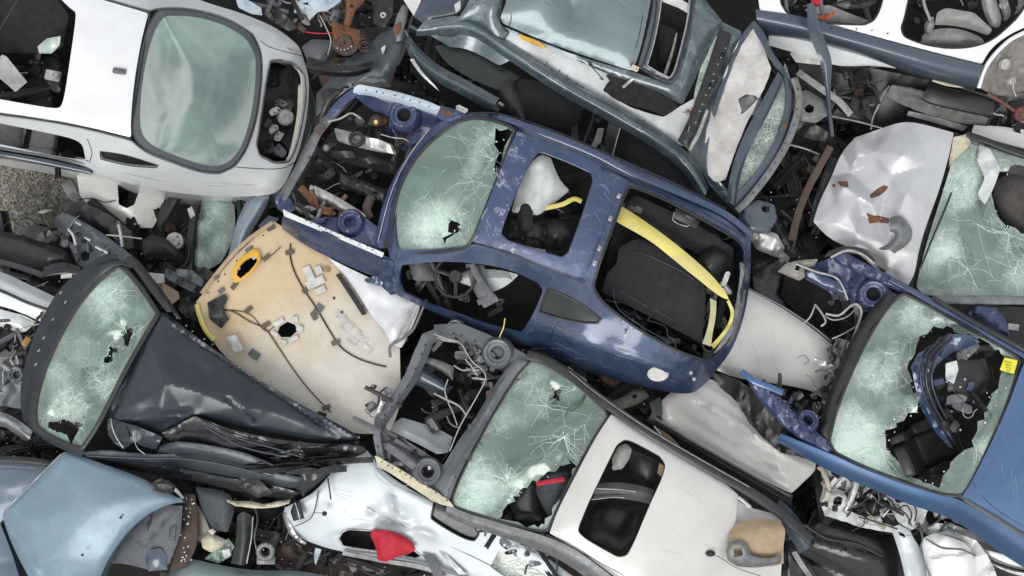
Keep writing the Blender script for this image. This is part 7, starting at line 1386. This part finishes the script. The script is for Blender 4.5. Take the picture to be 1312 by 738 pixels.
# ---------- left edge above the silver rail
it('black_bumper','dusty black bumper moulding lying at the left edge below the gravel','bumper',M_rubber,[(-40,300,.9),(0,296,.95),(24,300,1.0),(60,312,1.02),(86,322,1.0),(92,338,.98),(60,346,.96),(30,344,.94),(0,330,.9),(-40,326,.9)],r=8,bulge=.08,bw=14,crumple=.03,cs=30,thick=.02,step=5)
it('black_strip','flat black strip above the dusty black bumper moulding','strip',M_black,[(20,296,1.1),(40,288,1.14),(58,290,1.14),(72,302,1.12),(62,312,1.12),(40,306,1.1)],r=4,crumple=.04,cs=14,thick=.02,step=4)
itl('window_trim','grey and black window trim rail with green glass edge at the left','trim',M_trimgrey,[[(-40,324,1.1),(0,332,1.12),(30,340,1.12),(58,350,1.1)],[(-40,330,1.13),(0,338,1.15),(30,346,1.15),(56,356,1.12)]],thick=.02)
it('green_glass_strip','dark green glass strip under the window trim rail at the left','glass',G_dark,[(-40,338,1.05),(0,344,1.08),(40,354,1.08),(38,360,1.06),(0,352,1.05),(-40,346,1.02)],r=2,thick=.006)
itl('black_moulding','glossy black moulding under the window trim rail at the left','moulding',M_gloss,[[(56,342,1.15),(80,336,1.18),(104,342,1.16)],[(54,354,1.18),(80,350,1.2),(100,352,1.18)],[(56,362,1.1),(78,358,1.12),(96,360,1.1)]],thick=.02)
it('grille_insert','small white slotted insert beside the glossy black moulding','grille',M_whiteplas,[(78,352,1.2),(92,350,1.2),(92,356,1.19),(78,357,1.19)],r=1,thick=.01)
itt('thin_stay','thin grey stay rod in the dark gap under the black moulding','rod',M_steel,[(38,370,1.1),(50,366,1.12),(62,361,1.12)],.007)
it('crumpled_liner','torn grey liner in the dark gap below the left silver sill','liner',M_midgrey,[(20,566,.8),(34,558,.84),(52,560,.84),(44,572,.8),(30,578,.78)],r=3,crumple=.06,cs=10,thick=.01,step=3)
it('speckled_mat','black speckled mat beneath the left silver sill','mat',M_black,[(-30,548,.9),(0,550,.95),(30,556,.95),(42,562,.9),(20,566,.88),(-30,562,.85)],r=3,crumple=.05,cs=7,thick=.01,step=3)
# ---------- bottom left gap
D1=thing('car_door','slate grey door lining standing beside the light blue wing','door',(200,690,0))
panel('door_lining',D1,plain('slate_lining',(.10,.11,.125),.6,0,(.075,.08,.095),dirt=.3),[(170,680,1.5),(190,660,1.56),(214,647,1.6),(234,648,1.6),(232,680,1.56),(226,700,1.52),(216,724,1.48),(190,730,1.44),(160,722,1.42),(140,722,1.4),(146,700,1.44)],r=5,bulge=.03,bw=12,thick=.02,step=4,crumple=.015,cs=30,ridges=[(166,684,186,698,2,-.02),(186,698,222,652,2,-.02)])
panel('pull_pocket',D1,M_gloss,[(188,664,1.6),(194,661,1.61),(192,674,1.59),(188,682,1.57)],r=1,thick=.006,crumple=.01)
ring('switch_outline',D1,M_black,[(218,676,1.6),(226,674,1.6),(224,692,1.58),(217,692,1.58)],0,.003,r=1)
panel('lower_pocket',D1,M_slatesill,[(186,718,1.5),(192,704,1.54),(206,702,1.54),(214,712,1.52),(214,730,1.48),(190,732,1.48)],r=4,bulge=.03,bw=6,thick=.02)
it('dark_pillar_tube','dark tube hooked over the corner of the light blue wing','tube',M_black,[(196,618,2.02),(214,616,2.04),(226,622,2.02),(222,632,1.98),(200,630,1.98)],r=4,bulge=.03,bw=4,thick=.02,step=3,crumple=.02,cs=8)
itl('bare_wing_edge','short bare metal edge at the tip of the light blue wing','metal piece',M_alu,[[(210,618,1.9),(222,628,1.9),(234,640,1.88)],[(214,616,1.92),(226,626,1.92),(236,638,1.9)]],thick=.008)
P1=thing('perforated_rail','brown black perforated rail with crumbs of glass beside the slate door lining','rail',(238,690,1.0))
panel('rail_plate',P1,M_rustdark,[(236,632,1.5),(250,634,1.5),(254,680,1.48),(250,706,1.46),(238,724,1.44),(218,732,1.42),(226,700,1.44),(234,670,1.46)],r=3,crumple=.03,cs=12,thick=.015,step=4)
rg=random.Random(4)
for k in range(26): mb=MB(); yy=rg.uniform(636,722); addbox(mb,xf(242+rg.gauss(0,5)-(yy-636)*.12,yy,1.52,rg.uniform(0,90)),rg.uniform(.008,.02),.012,.008,.002); mb.obj('glass_crumb',M_bright,P1)
it('beige_bag','beige fabric piece folded next to the perforated rail','fabric',plain('beige_fabric',(.42,.39,.34),.9,0,(.35,.32,.28)),[(250,644,1.3),(258,652,1.34),(268,676,1.36),(274,690,1.34),(262,700,1.3),(252,690,1.28)],r=4,bulge=.04,bw=8,thick=.02,crumple=.02,cs=16,step=4)
it('slate_seat_back','slate grey seat back leaning under the buckled black wing','seat',plain('slate_seat',(.07,.08,.095),.8,0,(.05,.06,.07)),[(250,624,1.45),(276,626,1.5),(296,634,1.5),(300,656,1.46),(292,682,1.4),(274,680,1.38),(258,654,1.4)],r=8,bulge=.08,bw=14,thick=.03,step=4,ridges=[(262,640,290,676,2,-.02)])
it('cream_lump','pale cream foam lump in the gap under the buckled wing','foam',M_cream,[(258,690,1.4),(268,682,1.44),(282,688,1.44),(290,692,1.42),(284,704,1.4),(270,708,1.38),(259,702,1.38)],r=5,bulge=.07,bw=9,crumple=.03,cs=12,thick=.03,step=3)
it('foam_scrap','small cream lump on top of the foam lump','knob',M_cream,[(266,680,1.52),(272,677,1.54),(277,681,1.53),(272,686,1.52)],r=3,bulge=.03,bw=4,thick=.02,step=3)
it('green_film','crinkled green film beside the cream foam lump','film',G_a,[(262,716,1.36),(272,708,1.4),(284,700,1.44),(292,690,1.45),(300,700,1.42),(294,714,1.38),(280,722,1.34)],r=2,crumple=.08,cs=8,thick=.005,step=3,dmg=lambda V:np.full(len(V),.6))
it('white_glass_patch','small white shattered patch on the green film','film',M_whiteplas,[(284,706,1.46),(294,703,1.47),(296,712,1.45),(288,716,1.44)],r=1,crumple=.03,cs=4,thick=.006,step=2)
itl('dark_green_pillar','dark green black pillar standing in the bottom left gap','pillar',plain('dark_green_metal',(.025,.035,.033),.4,.2),[[(304,660,1.6),(302,690,1.55),(296,722,1.5)],[(312,656,1.64),(312,690,1.6),(308,724,1.54)],[(322,660,1.58),(320,690,1.55),(314,724,1.5)]],thick=.02)
itt('pillar_edge_strip','thin pale strip along the dark green pillar','strip',M_alu,[(324,662,1.6),(322,690,1.58),(316,722,1.54)],.008)
mb=MB(); addlathe(mb,ringprof(.085,.042,.06,.012),xf(341,706,1.5,0,8,0),26)
o=mb.obj('mounting_ring',M_midgrey,None,label='round grey mounting ring with a black hole at the bottom left',cat='ring')
mb=MB(); addbox(mb,xf(341,718,1.49,0,8),.17,.07,.03,.008); mb.obj('foot',M_midgrey,o)
for k in range(5): mb=MB(); a=math.pi*(k+.5)/5; addlathe(mb,discprof(.006,.006,.002),xf(341-9.3*math.cos(a),706-9.3*math.sin(a),1.565),8); mb.obj('ring_bolt',M_bright,o)
it('cream_bumper_edge','cream torn bumper edge under the tip of the buckled black wing','bumper',M_cream,[(290,640,1.72),(300,648,1.76),(330,652,1.78),(356,650,1.78),(370,645,1.78),(372,640,1.76),(356,642,1.76),(338,646,1.76),(322,642,1.74),(300,642,1.72)],r=2,bulge=.02,bw=3,crumple=.03,cs=10,thick=.02,step=3,rag=1)
it('teal_body_side','dusty teal grey body side along the bottom left edge','car panel',paint('paint_dusty_teal',(.13,.175,.17),.4,.4,.4,.4),[(214,738,1.3),(226,722,1.34),(246,716,1.38),(280,724,1.4),(330,732,1.38),(380,730,1.36),(430,740,1.34),(430,790,1.3),(210,790,1.28)],r=6,bulge=.06,bw=16,thick=.02,step=5,crumple=.015,cs=30)
it('white_torn_corner','white torn bumper corner at the front of the ice silver car','bumper',M_bright,[(362,660,1.6),(366,648,1.64),(370,664,1.62),(378,684,1.58),(392,698,1.54),(384,696,1.52),(370,684,1.54)],r=3,bulge=.02,bw=3,thick=.02,step=3)
it('hanging_shard','pale green shard hanging below the ice silver car','shard',M_lilac,[(404,702,1.5),(412,704,1.52),(408,714,1.48),(404,724,1.44),(402,714,1.46)],r=1,crumple=.04,cs=6,thick=.008,step=3)
EN=thing('engine_block','dirty dark engine block in the gap below the ice silver car','engine',(400,720,.6))
panel('casing',EN,M_rustdark,[(352,694,1.1),(372,684,1.15),(400,700,1.15),(440,716,1.1),(480,730,1.05),(500,760,1.0),(360,760,1.0)],r=6,bulge=.12,bw=20,crumple=.08,cs=18,thick=.03,step=4)
bay(EN,[(350,690),(380,690),(430,715),(500,735),(480,745),(360,745)],1.15,1.32,54,'dark',121,.7)
# ---------- between coupe tail and champagne car
it('grey_side_bracket','grey flat bracket with one hole under the tail of the coupe','bracket',plain('grey_brown_metal',(.15,.14,.125),.6,.2),[(778,516,1.75),(800,508,1.78),(812,498,1.8),(826,500,1.8),(832,508,1.78),(818,518,1.76),(792,526,1.74)],r=3,bulge=.02,bw=5,thick=.012,step=3,crumple=.02,cs=12,holes=[[(810,506),(815,505),(816,510),(811,511)]],hr=2)
it('rusty_tuft','rusty frayed edge hanging from the sill of the coupe','scrap',M_rust,[(770,480,1.85),(790,482,1.86),(798,488,1.84),(788,494,1.82),(774,490,1.82)],r=1,crumple=.05,cs=5,thick=.01,step=3,rag=4)
it('cream_bracket','off white bracket above the champagne windshield corner','bracket',M_champ,[(721,472,2.0),(728,470,2.02),(738,478,2.02),(752,488,2.0),(748,494,1.98),(736,488,1.98)],r=2,crumple=.03,cs=7,thick=.012,step=3)
it('green_tin','dark green smooth plate below the fuel flap of the coupe','plate',plain('green_black',(.03,.05,.05),.4,.3),[(832,516,1.6),(846,508,1.64),(848,534,1.6),(836,530,1.58)],r=2,thick=.012)
it('brown_trim','brown trim stick in the black gap above the champagne roof rail','trim',M_wood,[(842,548,1.5),(860,560,1.52),(872,574,1.5),(864,572,1.48),(848,560,1.48)],r=2,thick=.015)
itt('alloy_stick','pale alloy stick beside the brown trim stick','stick',M_alu,[(838,546,1.62),(846,556,1.62),(852,566,1.6)],.010)
# ---------- right of the coupe tail
it('black_fender_inner','black curved inner fender between coupe tail and right blue car','liner',M_gloss,[(962,320,1.2),(1000,330,1.25),(1020,350,1.25),(1060,390,1.2),(1066,430,1.15),(1000,392,1.2),(966,370,1.2)],r=6,crumple=.06,cs=30,thick=.02,step=7)
it('black_air_hose','black ribbed duct along the right side of the coupe','duct',M_rubber,[(982,250,1.5),(1010,300,1.5),(1030,330,1.45),(1010,330,1.4),(985,300,1.42),(970,270,1.45)],r=5,bulge=.08,bw=8,thick=.02,step=4,crumple=.02,cs=6)
# ---------- bottom right: white engine bay, bumper, crushed white panel
N=thing('crushed_engine_bay','off white crushed engine bay with cables under the right blue car','car part',(1110,620,.8))
panel('bay_frame',N,M_primer,[(1050,600,1.5),(1058,592,1.54),(1066,608,1.54),(1084,612,1.56),(1092,620,1.54),(1080,640,1.52),(1086,654,1.5),(1110,664,1.48),(1150,676,1.46),(1160,684,1.42),(1120,680,1.42),(1080,668,1.44),(1056,660,1.46),(1050,640,1.48),(1056,622,1.5)],r=3,crumple=.08,cs=13,thick=.012,step=3,rag=2,holes=[[(1066,640),(1074,636),(1082,640),(1076,650),(1066,650)]],hr=3)
panel('stay_bracket',N,M_bright,[(1094,607,1.66),(1106,608,1.66),(1102,622,1.64),(1094,640,1.62),(1088,656,1.58),(1080,654,1.58),(1086,636,1.6),(1092,622,1.64)],r=2,bulge=.02,bw=4,thick=.015,step=3)
panel('strut_dome',N,M_primer,[(1062,632,1.56),(1074,628,1.58),(1086,634,1.58),(1086,650,1.56),(1072,656,1.54),(1060,648,1.54)],r=6,thick=.01,step=3,bulge=.05,bw=8,holes=[[(1066,640),(1074,634),(1081,637),(1078,648),(1068,650)]],hr=4)
panel('firewall',N,M_primer,[(1136,618,1.6),(1160,622,1.62),(1184,632,1.62),(1190,650,1.6),(1182,672,1.56),(1166,680,1.52),(1150,668,1.54),(1140,648,1.56)],r=4,crumple=.04,cs=14,thick=.012,step=3,holes=[[(1146,638),(1152,636),(1154,642),(1148,644)]],hr=2)
panel('rusty_liner',N,M_rust,[(1052,592,1.46),(1090,604,1.5),(1080,610,1.46),(1056,602,1.44)],r=3,crumple=.05,cs=9,thick=.01,step=3)
tube('support_bar',N,M_cream,[(1052,598,1.58),(1058,612,1.6),(1062,626,1.58),(1058,640,1.56)],.022,.015,sq=.4)
for i,pth in enumerate(([(1086,655,1.6),(1110,640,1.64),(1120,628,1.66),(1140,640,1.66),(1150,655,1.64)],[(1150,644,1.7),(1166,642,1.72),(1174,654,1.7),(1172,668,1.66)],[(1130,660,1.62),(1142,650,1.68),(1160,658,1.68),(1168,674,1.66)],[(1100,662,1.6),(1120,668,1.64),(1150,678,1.6)],[(1152,650,1.7),(1162,648,1.73),(1168,660,1.7),(1164,672,1.66)])): tube('cable',N,M_wire,pth,.007)
bay(N,[(1052,600),(1090,615),(1150,640),(1150,672),(1100,660),(1060,650)],1.46,1.62,64,'white',131,.5)
bay(N,[(1100,615),(1140,625),(1150,660),(1110,655)],1.3,1.5,30,'dark',132,.7)
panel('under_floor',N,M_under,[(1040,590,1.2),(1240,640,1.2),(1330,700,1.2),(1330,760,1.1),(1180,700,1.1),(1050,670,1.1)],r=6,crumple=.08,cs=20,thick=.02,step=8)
it('glossy_black_hood','glossy black hood panel lying at the bottom below the white engine bay','hood',M_gloss,[(1036,676,.95),(1060,664,1.0),(1110,676,1.02),(1150,690,1.0),(1162,722,.98),(1160,800,.96),(990,800,.9),(1000,740,.9),(1010,700,.9)],r=6,crumple=.03,cs=60,dz=.12,thick=.02,step=5,bulge=.04,bw=20,ridges=[(1010,700,1100,745,3,.02),(1030,690,1130,720,3,.02)])
for i,(x,y) in enumerate(((1112,712),(1128,730))): it('frosted_chip',('cluster of pale crumbs on the glossy black hood','lower cluster of pale crumbs near the bottom of the glossy black hood')[i],'crumbs',M_midgrey,[(x-5,y-2,1.12),(x+6,y+1,1.12),(x+4,y+3,1.1),(x-4,y+2,1.1)],r=1,crumple=.02,cs=3,thick=.006,step=2)
itl('dark_wheel_arch','dark teal rounded arch beside the champagne rear corner','arch',M_slatesill,[[(1000,640,1.7),(1020,660,1.72),(1036,684,1.7),(1040,700,1.66)],[(994,648,1.76),(1012,668,1.78),(1028,690,1.76),(1034,704,1.7)],[(992,660,1.66),(1004,678,1.68),(1018,698,1.66),(1024,710,1.62)]],thick=.02)
itl('grey_lamp_strip','pale lamp strip set in the black corner right of the tan trim panel','lamp',M_midgrey,[[(1014,708,1.55),(1026,728,1.52),(1044,752,1.5)],[(1020,706,1.56),(1034,728,1.53),(1052,752,1.5)]],thick=.015)
it('black_rear_corner','black rear corner panel right of the champagne car','panel',M_gloss,[(1006,680,1.4),(1016,700,1.44),(1030,712,1.42),(1060,750,1.35),(1060,800,1.3),(996,800,1.3),(1000,740,1.36)],r=5,bulge=.04,bw=10,thick=.02,step=5,crumple=.03,cs=24)
O=thing('crushed_white_car','crushed white car front with folded panels at the bottom right','car',(1220,700,0))
panel('folded_wing',O,M_paleice,[(1141,676,1.5),(1152,672,1.54),(1166,680,1.55),(1172,692,1.54),(1178,700,1.5),(1184,720,1.46),(1192,760,1.4),(1170,790,1.36),(1160,740,1.42),(1152,706,1.46)],r=3,crumple=.03,cs=30,thick=.012,step=4,holes=[[(1150,680),(1159,684),(1160,689),(1152,686)]],hr=1,bulge=.02,bw=8)
panel('hood_fold',O,M_white,[(1180,692,1.6),(1192,684,1.66),(1214,680,1.7),(1230,690,1.7),(1244,704,1.68),(1250,722,1.62),(1250,750,1.56),(1230,790,1.5),(1200,790,1.46),(1190,750,1.5),(1184,716,1.56)],r=5,crumple=.06,cs=34,thick=.012,step=4,bulge=.06,bw=16,ridges=[(1190,712,1244,706,3,-.04)])
panel('front_skirt',O,M_white,[(1186,676,1.56),(1200,670,1.6),(1226,674,1.64),(1248,688,1.64),(1262,706,1.62),(1276,730,1.58),(1282,770,1.54),(1262,780,1.5),(1252,740,1.56),(1240,712,1.6),(1222,690,1.6),(1200,684,1.58)],r=4,crumple=.06,cs=14,thick=.012,step=3,rag=1.5)
for pth in ([(1186,690,1.68),(1206,702,1.7),(1230,704,1.72),(1250,712,1.7)],[(1190,680,1.68),(1212,686,1.72),(1236,694,1.72)],[(1178,676,1.6),(1182,690,1.62),(1180,706,1.6),(1192,740,1.56)]): tube('edge_strip',O,M_midgrey,pth,.008)
bay(O,[(1160,668),(1210,668),(1250,690),(1200,686)],1.5,1.62,26,'white',141,.5)
Q=thing('wrecked_car','dark car side with a white bumper under the right blue car','car',(1290,680,0))
panel('black_side',Q,M_gloss,[(1190,640,1.6),(1240,652,1.64),(1290,684,1.66),(1340,716,1.66),(1340,740,1.6),(1290,712,1.58),(1240,690,1.56),(1200,670,1.54)],r=5,crumple=.03,cs=30,thick=.02,step=5)
loft('grey_sill',Q,M_midgrey,[[(1210,668,1.62),(1250,682,1.66),(1290,694,1.68),(1350,716,1.66)],[(1210,676,1.6),(1250,692,1.66),(1290,704,1.68),(1350,724,1.66)]],thick=.02,crumple=.015,cs=20)
panel('white_bumper',Q,M_white,[(1246,692,1.5),(1290,704,1.56),(1350,720,1.58),(1350,744,1.5),(1300,738,1.5),(1264,720,1.48)],r=5,bulge=.03,bw=10,thick=.02,step=5,skirt=.2)
tube('bumper_trim',Q,M_black,[(1262,716,1.56),(1300,730,1.58),(1350,736,1.6)],.016)
panel('handle_recess',Q,M_gloss,[(1252,692,1.66),(1280,698,1.68),(1290,706,1.67),(1284,710,1.66),(1262,704,1.66)],r=4,thick=.01)
# beside the blue door scrap on the right
it('black_door_inner','black inner door shell right of the upper windshield pillar','door',M_black,[(1215,388,1.8),(1260,390,1.85),(1400,400,1.85),(1400,470,1.8),(1310,455,1.8),(1260,425,1.8)],r=5,crumple=.05,cs=26,thick=.02,step=6)
it('white_label_box','small pale switch block on the black inner door shell','switch',M_alu,[(1292,414,1.92),(1306,416,1.92),(1305,424,1.9),(1292,422,1.9)],r=1,thick=.02,step=3)
# ---------- what nobody could count: crumbs of scrap in all the deep gaps
M_dsteel=plain('dark_steel',(.05,.05,.052),.45,.5,(.03,.03,.03),dirt=.5)
mt=[M_black,M_dark,M_rubber,M_under,M_dsteel,M_dark,M_rustdark,M_black,M_dark,M_under,M_under,M_black,M_under,M_black]  # mostly near-black palette puts the gap shade into the scrap colours
LR=[([(425,0),(640,-20),(560,60),(530,60),(520,100),(430,150),(425,80)],.8,1.3,150,1),([(1000,70),(1080,80),(1130,160),(1070,200),(1040,330),(980,340),(960,260),(1015,180)],.8,1.5,170,2),
 ([(120,270),(350,240),(370,290),(250,390),(200,400),(150,330),(60,330)],.35,.75,200,3),([(-20,300),(70,300),(140,330),(70,400),(-20,360)],.3,.8,80,4),([(-20,550),(60,560),(110,585),(60,620),(-20,600)],.3,.85,60,5),
 ([(220,615),(380,630),(370,700),(430,740),(200,750),(225,680)],.6,1.15,190,6),([(1000,600),(1060,590),(1330,680),(1330,750),(1000,750)],.35,.6,150,7),([(950,320),(1090,330),(1100,500),(1000,600),(940,500),(1060,440)],.5,1.1,150,8),
 ([(640,440),(850,490),(860,560),(1010,650),(1040,720),(960,650),(740,510)],.7,1.3,130,9),([(370,690),(640,740),(640,760),(370,760)],.6,1.0,60,10),([(1010,90),(1330,110),(1330,200),(1230,170),(1080,160)],1.2,1.6,90,11),([(500,430),(640,450),(590,620),(490,590)],.5,1.1,90,12),([(530,60),(640,130),(640,160),(500,120)],.9,1.5,50,13),([(1200,385),(1330,385),(1330,470),(1300,450)],1.2,1.6,40,14)]
for i,(poly,z0,z1,n,sd) in enumerate(LR):
    n=int(n*.75); rg=random.Random(sd); mb=MB(); KS=[('bracket',6),('shard',9),('hose',2),('wire',2),('beam',7),('housing',2),('pipe',1)]
    for _ in range(n):
        x,y=pin(rg,poly); shape(mb,pick(rg,KS),x,y,rg.uniform(z0,z1),rg,rg.choice((.8,1.1,1.6,2.2)),rg.randrange(len(mt)))
    mb.obj('scrap_litter',mt,None,40,kind='stuff')
rg=random.Random(99); mb=MB()
for _ in range(480):
    poly=LR[rg.randrange(len(LR))]; x,y=pin(rg,poly[0]); z=poly[2]+rg.uniform(.02,.12)
    addbox(mb,xf(x,y,z,rg.uniform(0,180),rg.uniform(-50,50),rg.uniform(-50,50)),rg.uniform(.006,.022),rg.uniform(.005,.012),.005,.001,rg.randrange(3))
mb.obj('glass_crumbs',[M_crack,M_alu,M_whiteplas],None,0,kind='stuff')
def holes_along(parent,surf_or_z,path,n,r=.008,mat=None,name='bolt_hole',seed=1,jit=1.2):
    P=np.array(spl([tuple(p) for p in path],10)); d=np.r_[0,np.cumsum(np.linalg.norm(np.diff(P[:,:2],axis=0),axis=1))]; rg=random.Random(seed)
    for i in range(n):
        t=(i+.5+rg.uniform(-.25,.25))/n*d[-1]; x=np.interp(t,d,P[:,0])+rg.uniform(-jit,jit); y=np.interp(t,d,P[:,1])+rg.uniform(-jit,jit)
        z=float(surf_or_z([[x,y]])[0]) if callable(surf_or_z) else float(np.interp(t,d,P[:,2]))
        mb=MB(); addlathe(mb,[(r*rg.uniform(.7,1.4),-.01),(r,.003),(r*.6,.003),(.0005,.002)],xf(x,y,z),10); mb.obj(name,mat or M_dark,parent)
holes_along(H,None,[(562,428,2.035),(549,434,2.035),(540,456,2.025),(528,484,2.005),(508,514,1.995),(488,540,1.985),(487,562,1.985),(492,586,1.99)],12,.007)
holes_along(H,None,[(560,426,2.05),(590,428,2.065),(622,444,2.075),(652,460,2.085)],7,.007)
holes_along(H,None,[(664,476,2.13),(640,516,2.11),(612,562,2.09),(586,608,2.07),(568,640,2.05)],9,.005)
holes_along(H,None,[(486,590,2.025),(520,608,2.045),(550,626,2.06),(575,642,2.07)],12,.007,M_rust)
holes_along(B,None,[(426,160,2.09),(402,194,2.05),(385,226,2.035),(370,256,2.03)],8,.007)
holes_along(B,None,[(465,114,2.25),(500,120,2.26),(530,129,2.265),(555,140,2.27)],8,.007,M_rust)
holes_along(B,None,[(380,276,2.19),(410,290,2.2),(440,303,2.22),(480,321,2.24)],12,.006,M_rust)
holes_along(B,sB,[(770,385),(800,412),(850,445),(900,468)],10,.006,M_dark)
holes_along(B,sB,[(820,236),(870,260),(920,288),(955,312)],9,.006,M_dark)
holes_along(B,sB,[(958,330),(960,360),(952,400),(938,438)],8,.007,M_dark)
holes_along(F,None,[(966,492,2.05),(990,504,2.06),(1012,528,2.07),(1040,556,2.08)],14,.008)
holes_along(F,None,[(1082,328,2.09),(1110,342,2.11),(1150,364,2.14)],9,.007)
holes_along(C,None,[(606,30,2.25),(650,58,2.25),(690,78,2.25),(730,100,2.24),(770,126,2.22),(830,158,2.2)],26,.007,M_rustdark,jit=3)
holes_along(C,None,[(930,58,2.46),(920,84,2.44),(905,122,2.41),(890,160,2.36)],10,.006,M_bright)
holes_along(C,None,[(1018,96,2.4),(1024,130,2.34),(1012,172,2.28),(990,213,2.24),(962,250,2.19)],14,.006,M_dark)
holes_along(D,None,[(1016,14,2.44),(1060,34,2.44),(1130,40,2.44),(1200,62,2.44)],8,.006,M_dark)
holes_along(J,sJ,[(262,378),(290,350),(320,318),(346,296)],7,.008,M_black)
holes_along(K,None,[(222,404,2.13),(262,434,2.14),(310,464,2.12),(360,498,2.09),(410,528,2.06)],16,.007,M_midgrey)
# panel gaps, seams and trims on the cars
def seam(parent,surf,path,w=.003,d=.001,mat=None,name='seam'):
    tube(name,parent,mat or M_gloss,[(x,y,float(surf([[x,y]])[0])+d) for x,y in path],w,n=5,k=3)
seam(B,sB,[(700,450),(708,425),(716,412)]); seam(B,sB,[(506,344),(512,360),(514,372)])
seam(B,sB,[(700,414),(740,428),(790,446),(850,468),(905,484)],.002,.001,M_midgrey)
seam(B,sB,[(786,370),(790,392),(812,412),(860,440)],.002,.0,M_blue)
seam(A,sA,[(334,52),(345,60),(372,68),(388,72)],.004); seam(A,sA,[(302,214),(330,216),(360,216),(378,208)],.004); seam(A,sA,[(114,208),(118,196),(112,178)],.004)
seam(A,sA,[(120,213),(160,222),(210,232),(270,238),(330,236)],.002,.0,M_midgrey)
seam(H,sH,[(714,690),(760,716),(800,738)],.003,.001); seam(H,sH,[(800,541),(860,575),(920,616)],.002,.001,M_midgrey)
seam(I,sI,[(470,650),(520,676),(590,706),(650,736)],.003); seam(I,sI,[(470,584),(500,618),(560,646)],.002,.001,M_midgrey)
seam(Fc,sFR,[(1246,618),(1262,640),(1300,668),(1400,722)],.003)
seam(C,sCr,[(650,-10),(655,20),(652,34)],.004); seam(C,sCr,[(828,-10),(820,40),(808,86)],.004)

# extra dents, streaks and small hardware so big plain panels do not read as moulded
def streaks(parent,surf,poly,n,mat,seed,L=(14,60),ang=0,w=.0022,name='scratch'):
    rg=random.Random(seed); mb=MB()
    for _ in range(n):
        x,y=pin(rg,poly); a=R(ang)+rg.gauss(0,.35); l=rg.uniform(*L); k=4
        pts=[(x+math.cos(a)*l*(i/k-.5)+rg.gauss(0,.4),y+math.sin(a)*l*(i/k-.5)+rg.gauss(0,.4)) for i in range(k+1)]
        z=surf(pts)
        addtube(mb,[(p[0],p[1],float(q)+.0004) for p,q in zip(pts,z)],w*rg.uniform(.4,1.1),.0010,n=4,k=2,taper=(1,.3))
    mb.obj(name,mat,parent,30,kind='stuff')
M_scr=plain('scratch_bare',(.55,.56,.57),.5,.2,(.42,.43,.44),dirt=0); M_scd=plain('scratch_dark',(.20,.20,.20),.7,0,(.14,.14,.14),dirt=0)
streaks(B,sB,[(720,430),(900,490),(880,500),(700,450)],9,M_scr,1,ang=20,w=.0012); streaks(rfB,sRB,[(640,200),(650,190),(625,300),(612,300)],10,M_scr,2,L=(6,22),ang=60)
streaks(rfB,sRB,[(765,235),(795,240),(770,330),(745,345)],14,M_scr,3,L=(5,20),ang=40,w=.0014)
streaks(C,sCr,[(660,0),(830,0),(800,80),(700,50)],16,M_scr,4,ang=30,w=.0014); streaks(Fc,sFR,[(1260,600),(1310,500),(1330,520),(1330,680)],5,M_scr,5,ang=70,w=.0010)
streaks(o_ if 0 else H,sH,[(850,600),(930,640),(930,700),(840,720),(830,660)],5,M_scd,6,ang=30,w=.0012); streaks(I,sI,[(420,620),(540,650),(600,700),(420,680)],7,M_scd,7,ang=20,w=.0014)
streaks(A,sA,[(130,225),(330,235),(330,245),(150,232)],8,M_scd,8,ang=8,w=.0012); streaks(G,sG,[(940,400),(1050,440),(1040,480),(940,470)],4,M_scd,9,ang=60,w=.0014)

# cables, belts and hoses hanging down in the deep gaps, each one a thing
for nm,lab,m,w,pts in (
 ('hose','fat black hose curling below the nose of the white wagon',M_rubber,.022,[(400,160,1.3),(392,185,1.35),(380,210,1.3),(376,235,1.25)]),
 ('cable','thin pale cable beside the rusty brake disc at the top',M_pale,.006,[(410,20,1.85),(418,36,1.86),(424,52,1.8),(420,70,1.7)]),
 ('hose','black hose bending round the silver casting at the tip of the teal car',M_rubber,.02,[(1000,270,1.6),(1014,282,1.62),(1020,300,1.6),(1014,322,1.55)]),
 ('cable','black cable looping in front of the crumpled silver hood',M_wire,.010,[(1030,200,1.7),(1040,220,1.72),(1034,250,1.7),(1046,280,1.68),(1040,300,1.66)]),
 ('belt','flat dark drive belt in the gap above the tan carton',M_rubber,.012,[(232,300,1.0),(242,316,1.02),(240,336,1.02),(228,346,1.0)]),
 ('cable','long black cable along the champagne car upper roof rail',M_wire,.008,[(790,530,1.7),(830,558,1.68),(880,592,1.66),(930,622,1.66),(980,650,1.64)]),
 ('pipe','bent steel pipe in the gap left of the round mounting ring',M_steel,.009,[(322,640,1.2),(330,664,1.25),(326,690,1.25),(334,724,1.2)]),
 ('cable','looped black cable at the bottom edge beneath the red cloth',M_wire,.008,[(440,722,1.5),(460,728,1.52),(480,738,1.5),(500,732,1.5)]),
 ('hose','black hose lying over the glossy black hood at the bottom right',M_rubber,.016,[(1030,672,1.25),(1060,690,1.26),(1096,696,1.26),(1130,712,1.22)])):
    tube(nm,None,m,pts,w,tags=dict(label=lab,cat=nm))
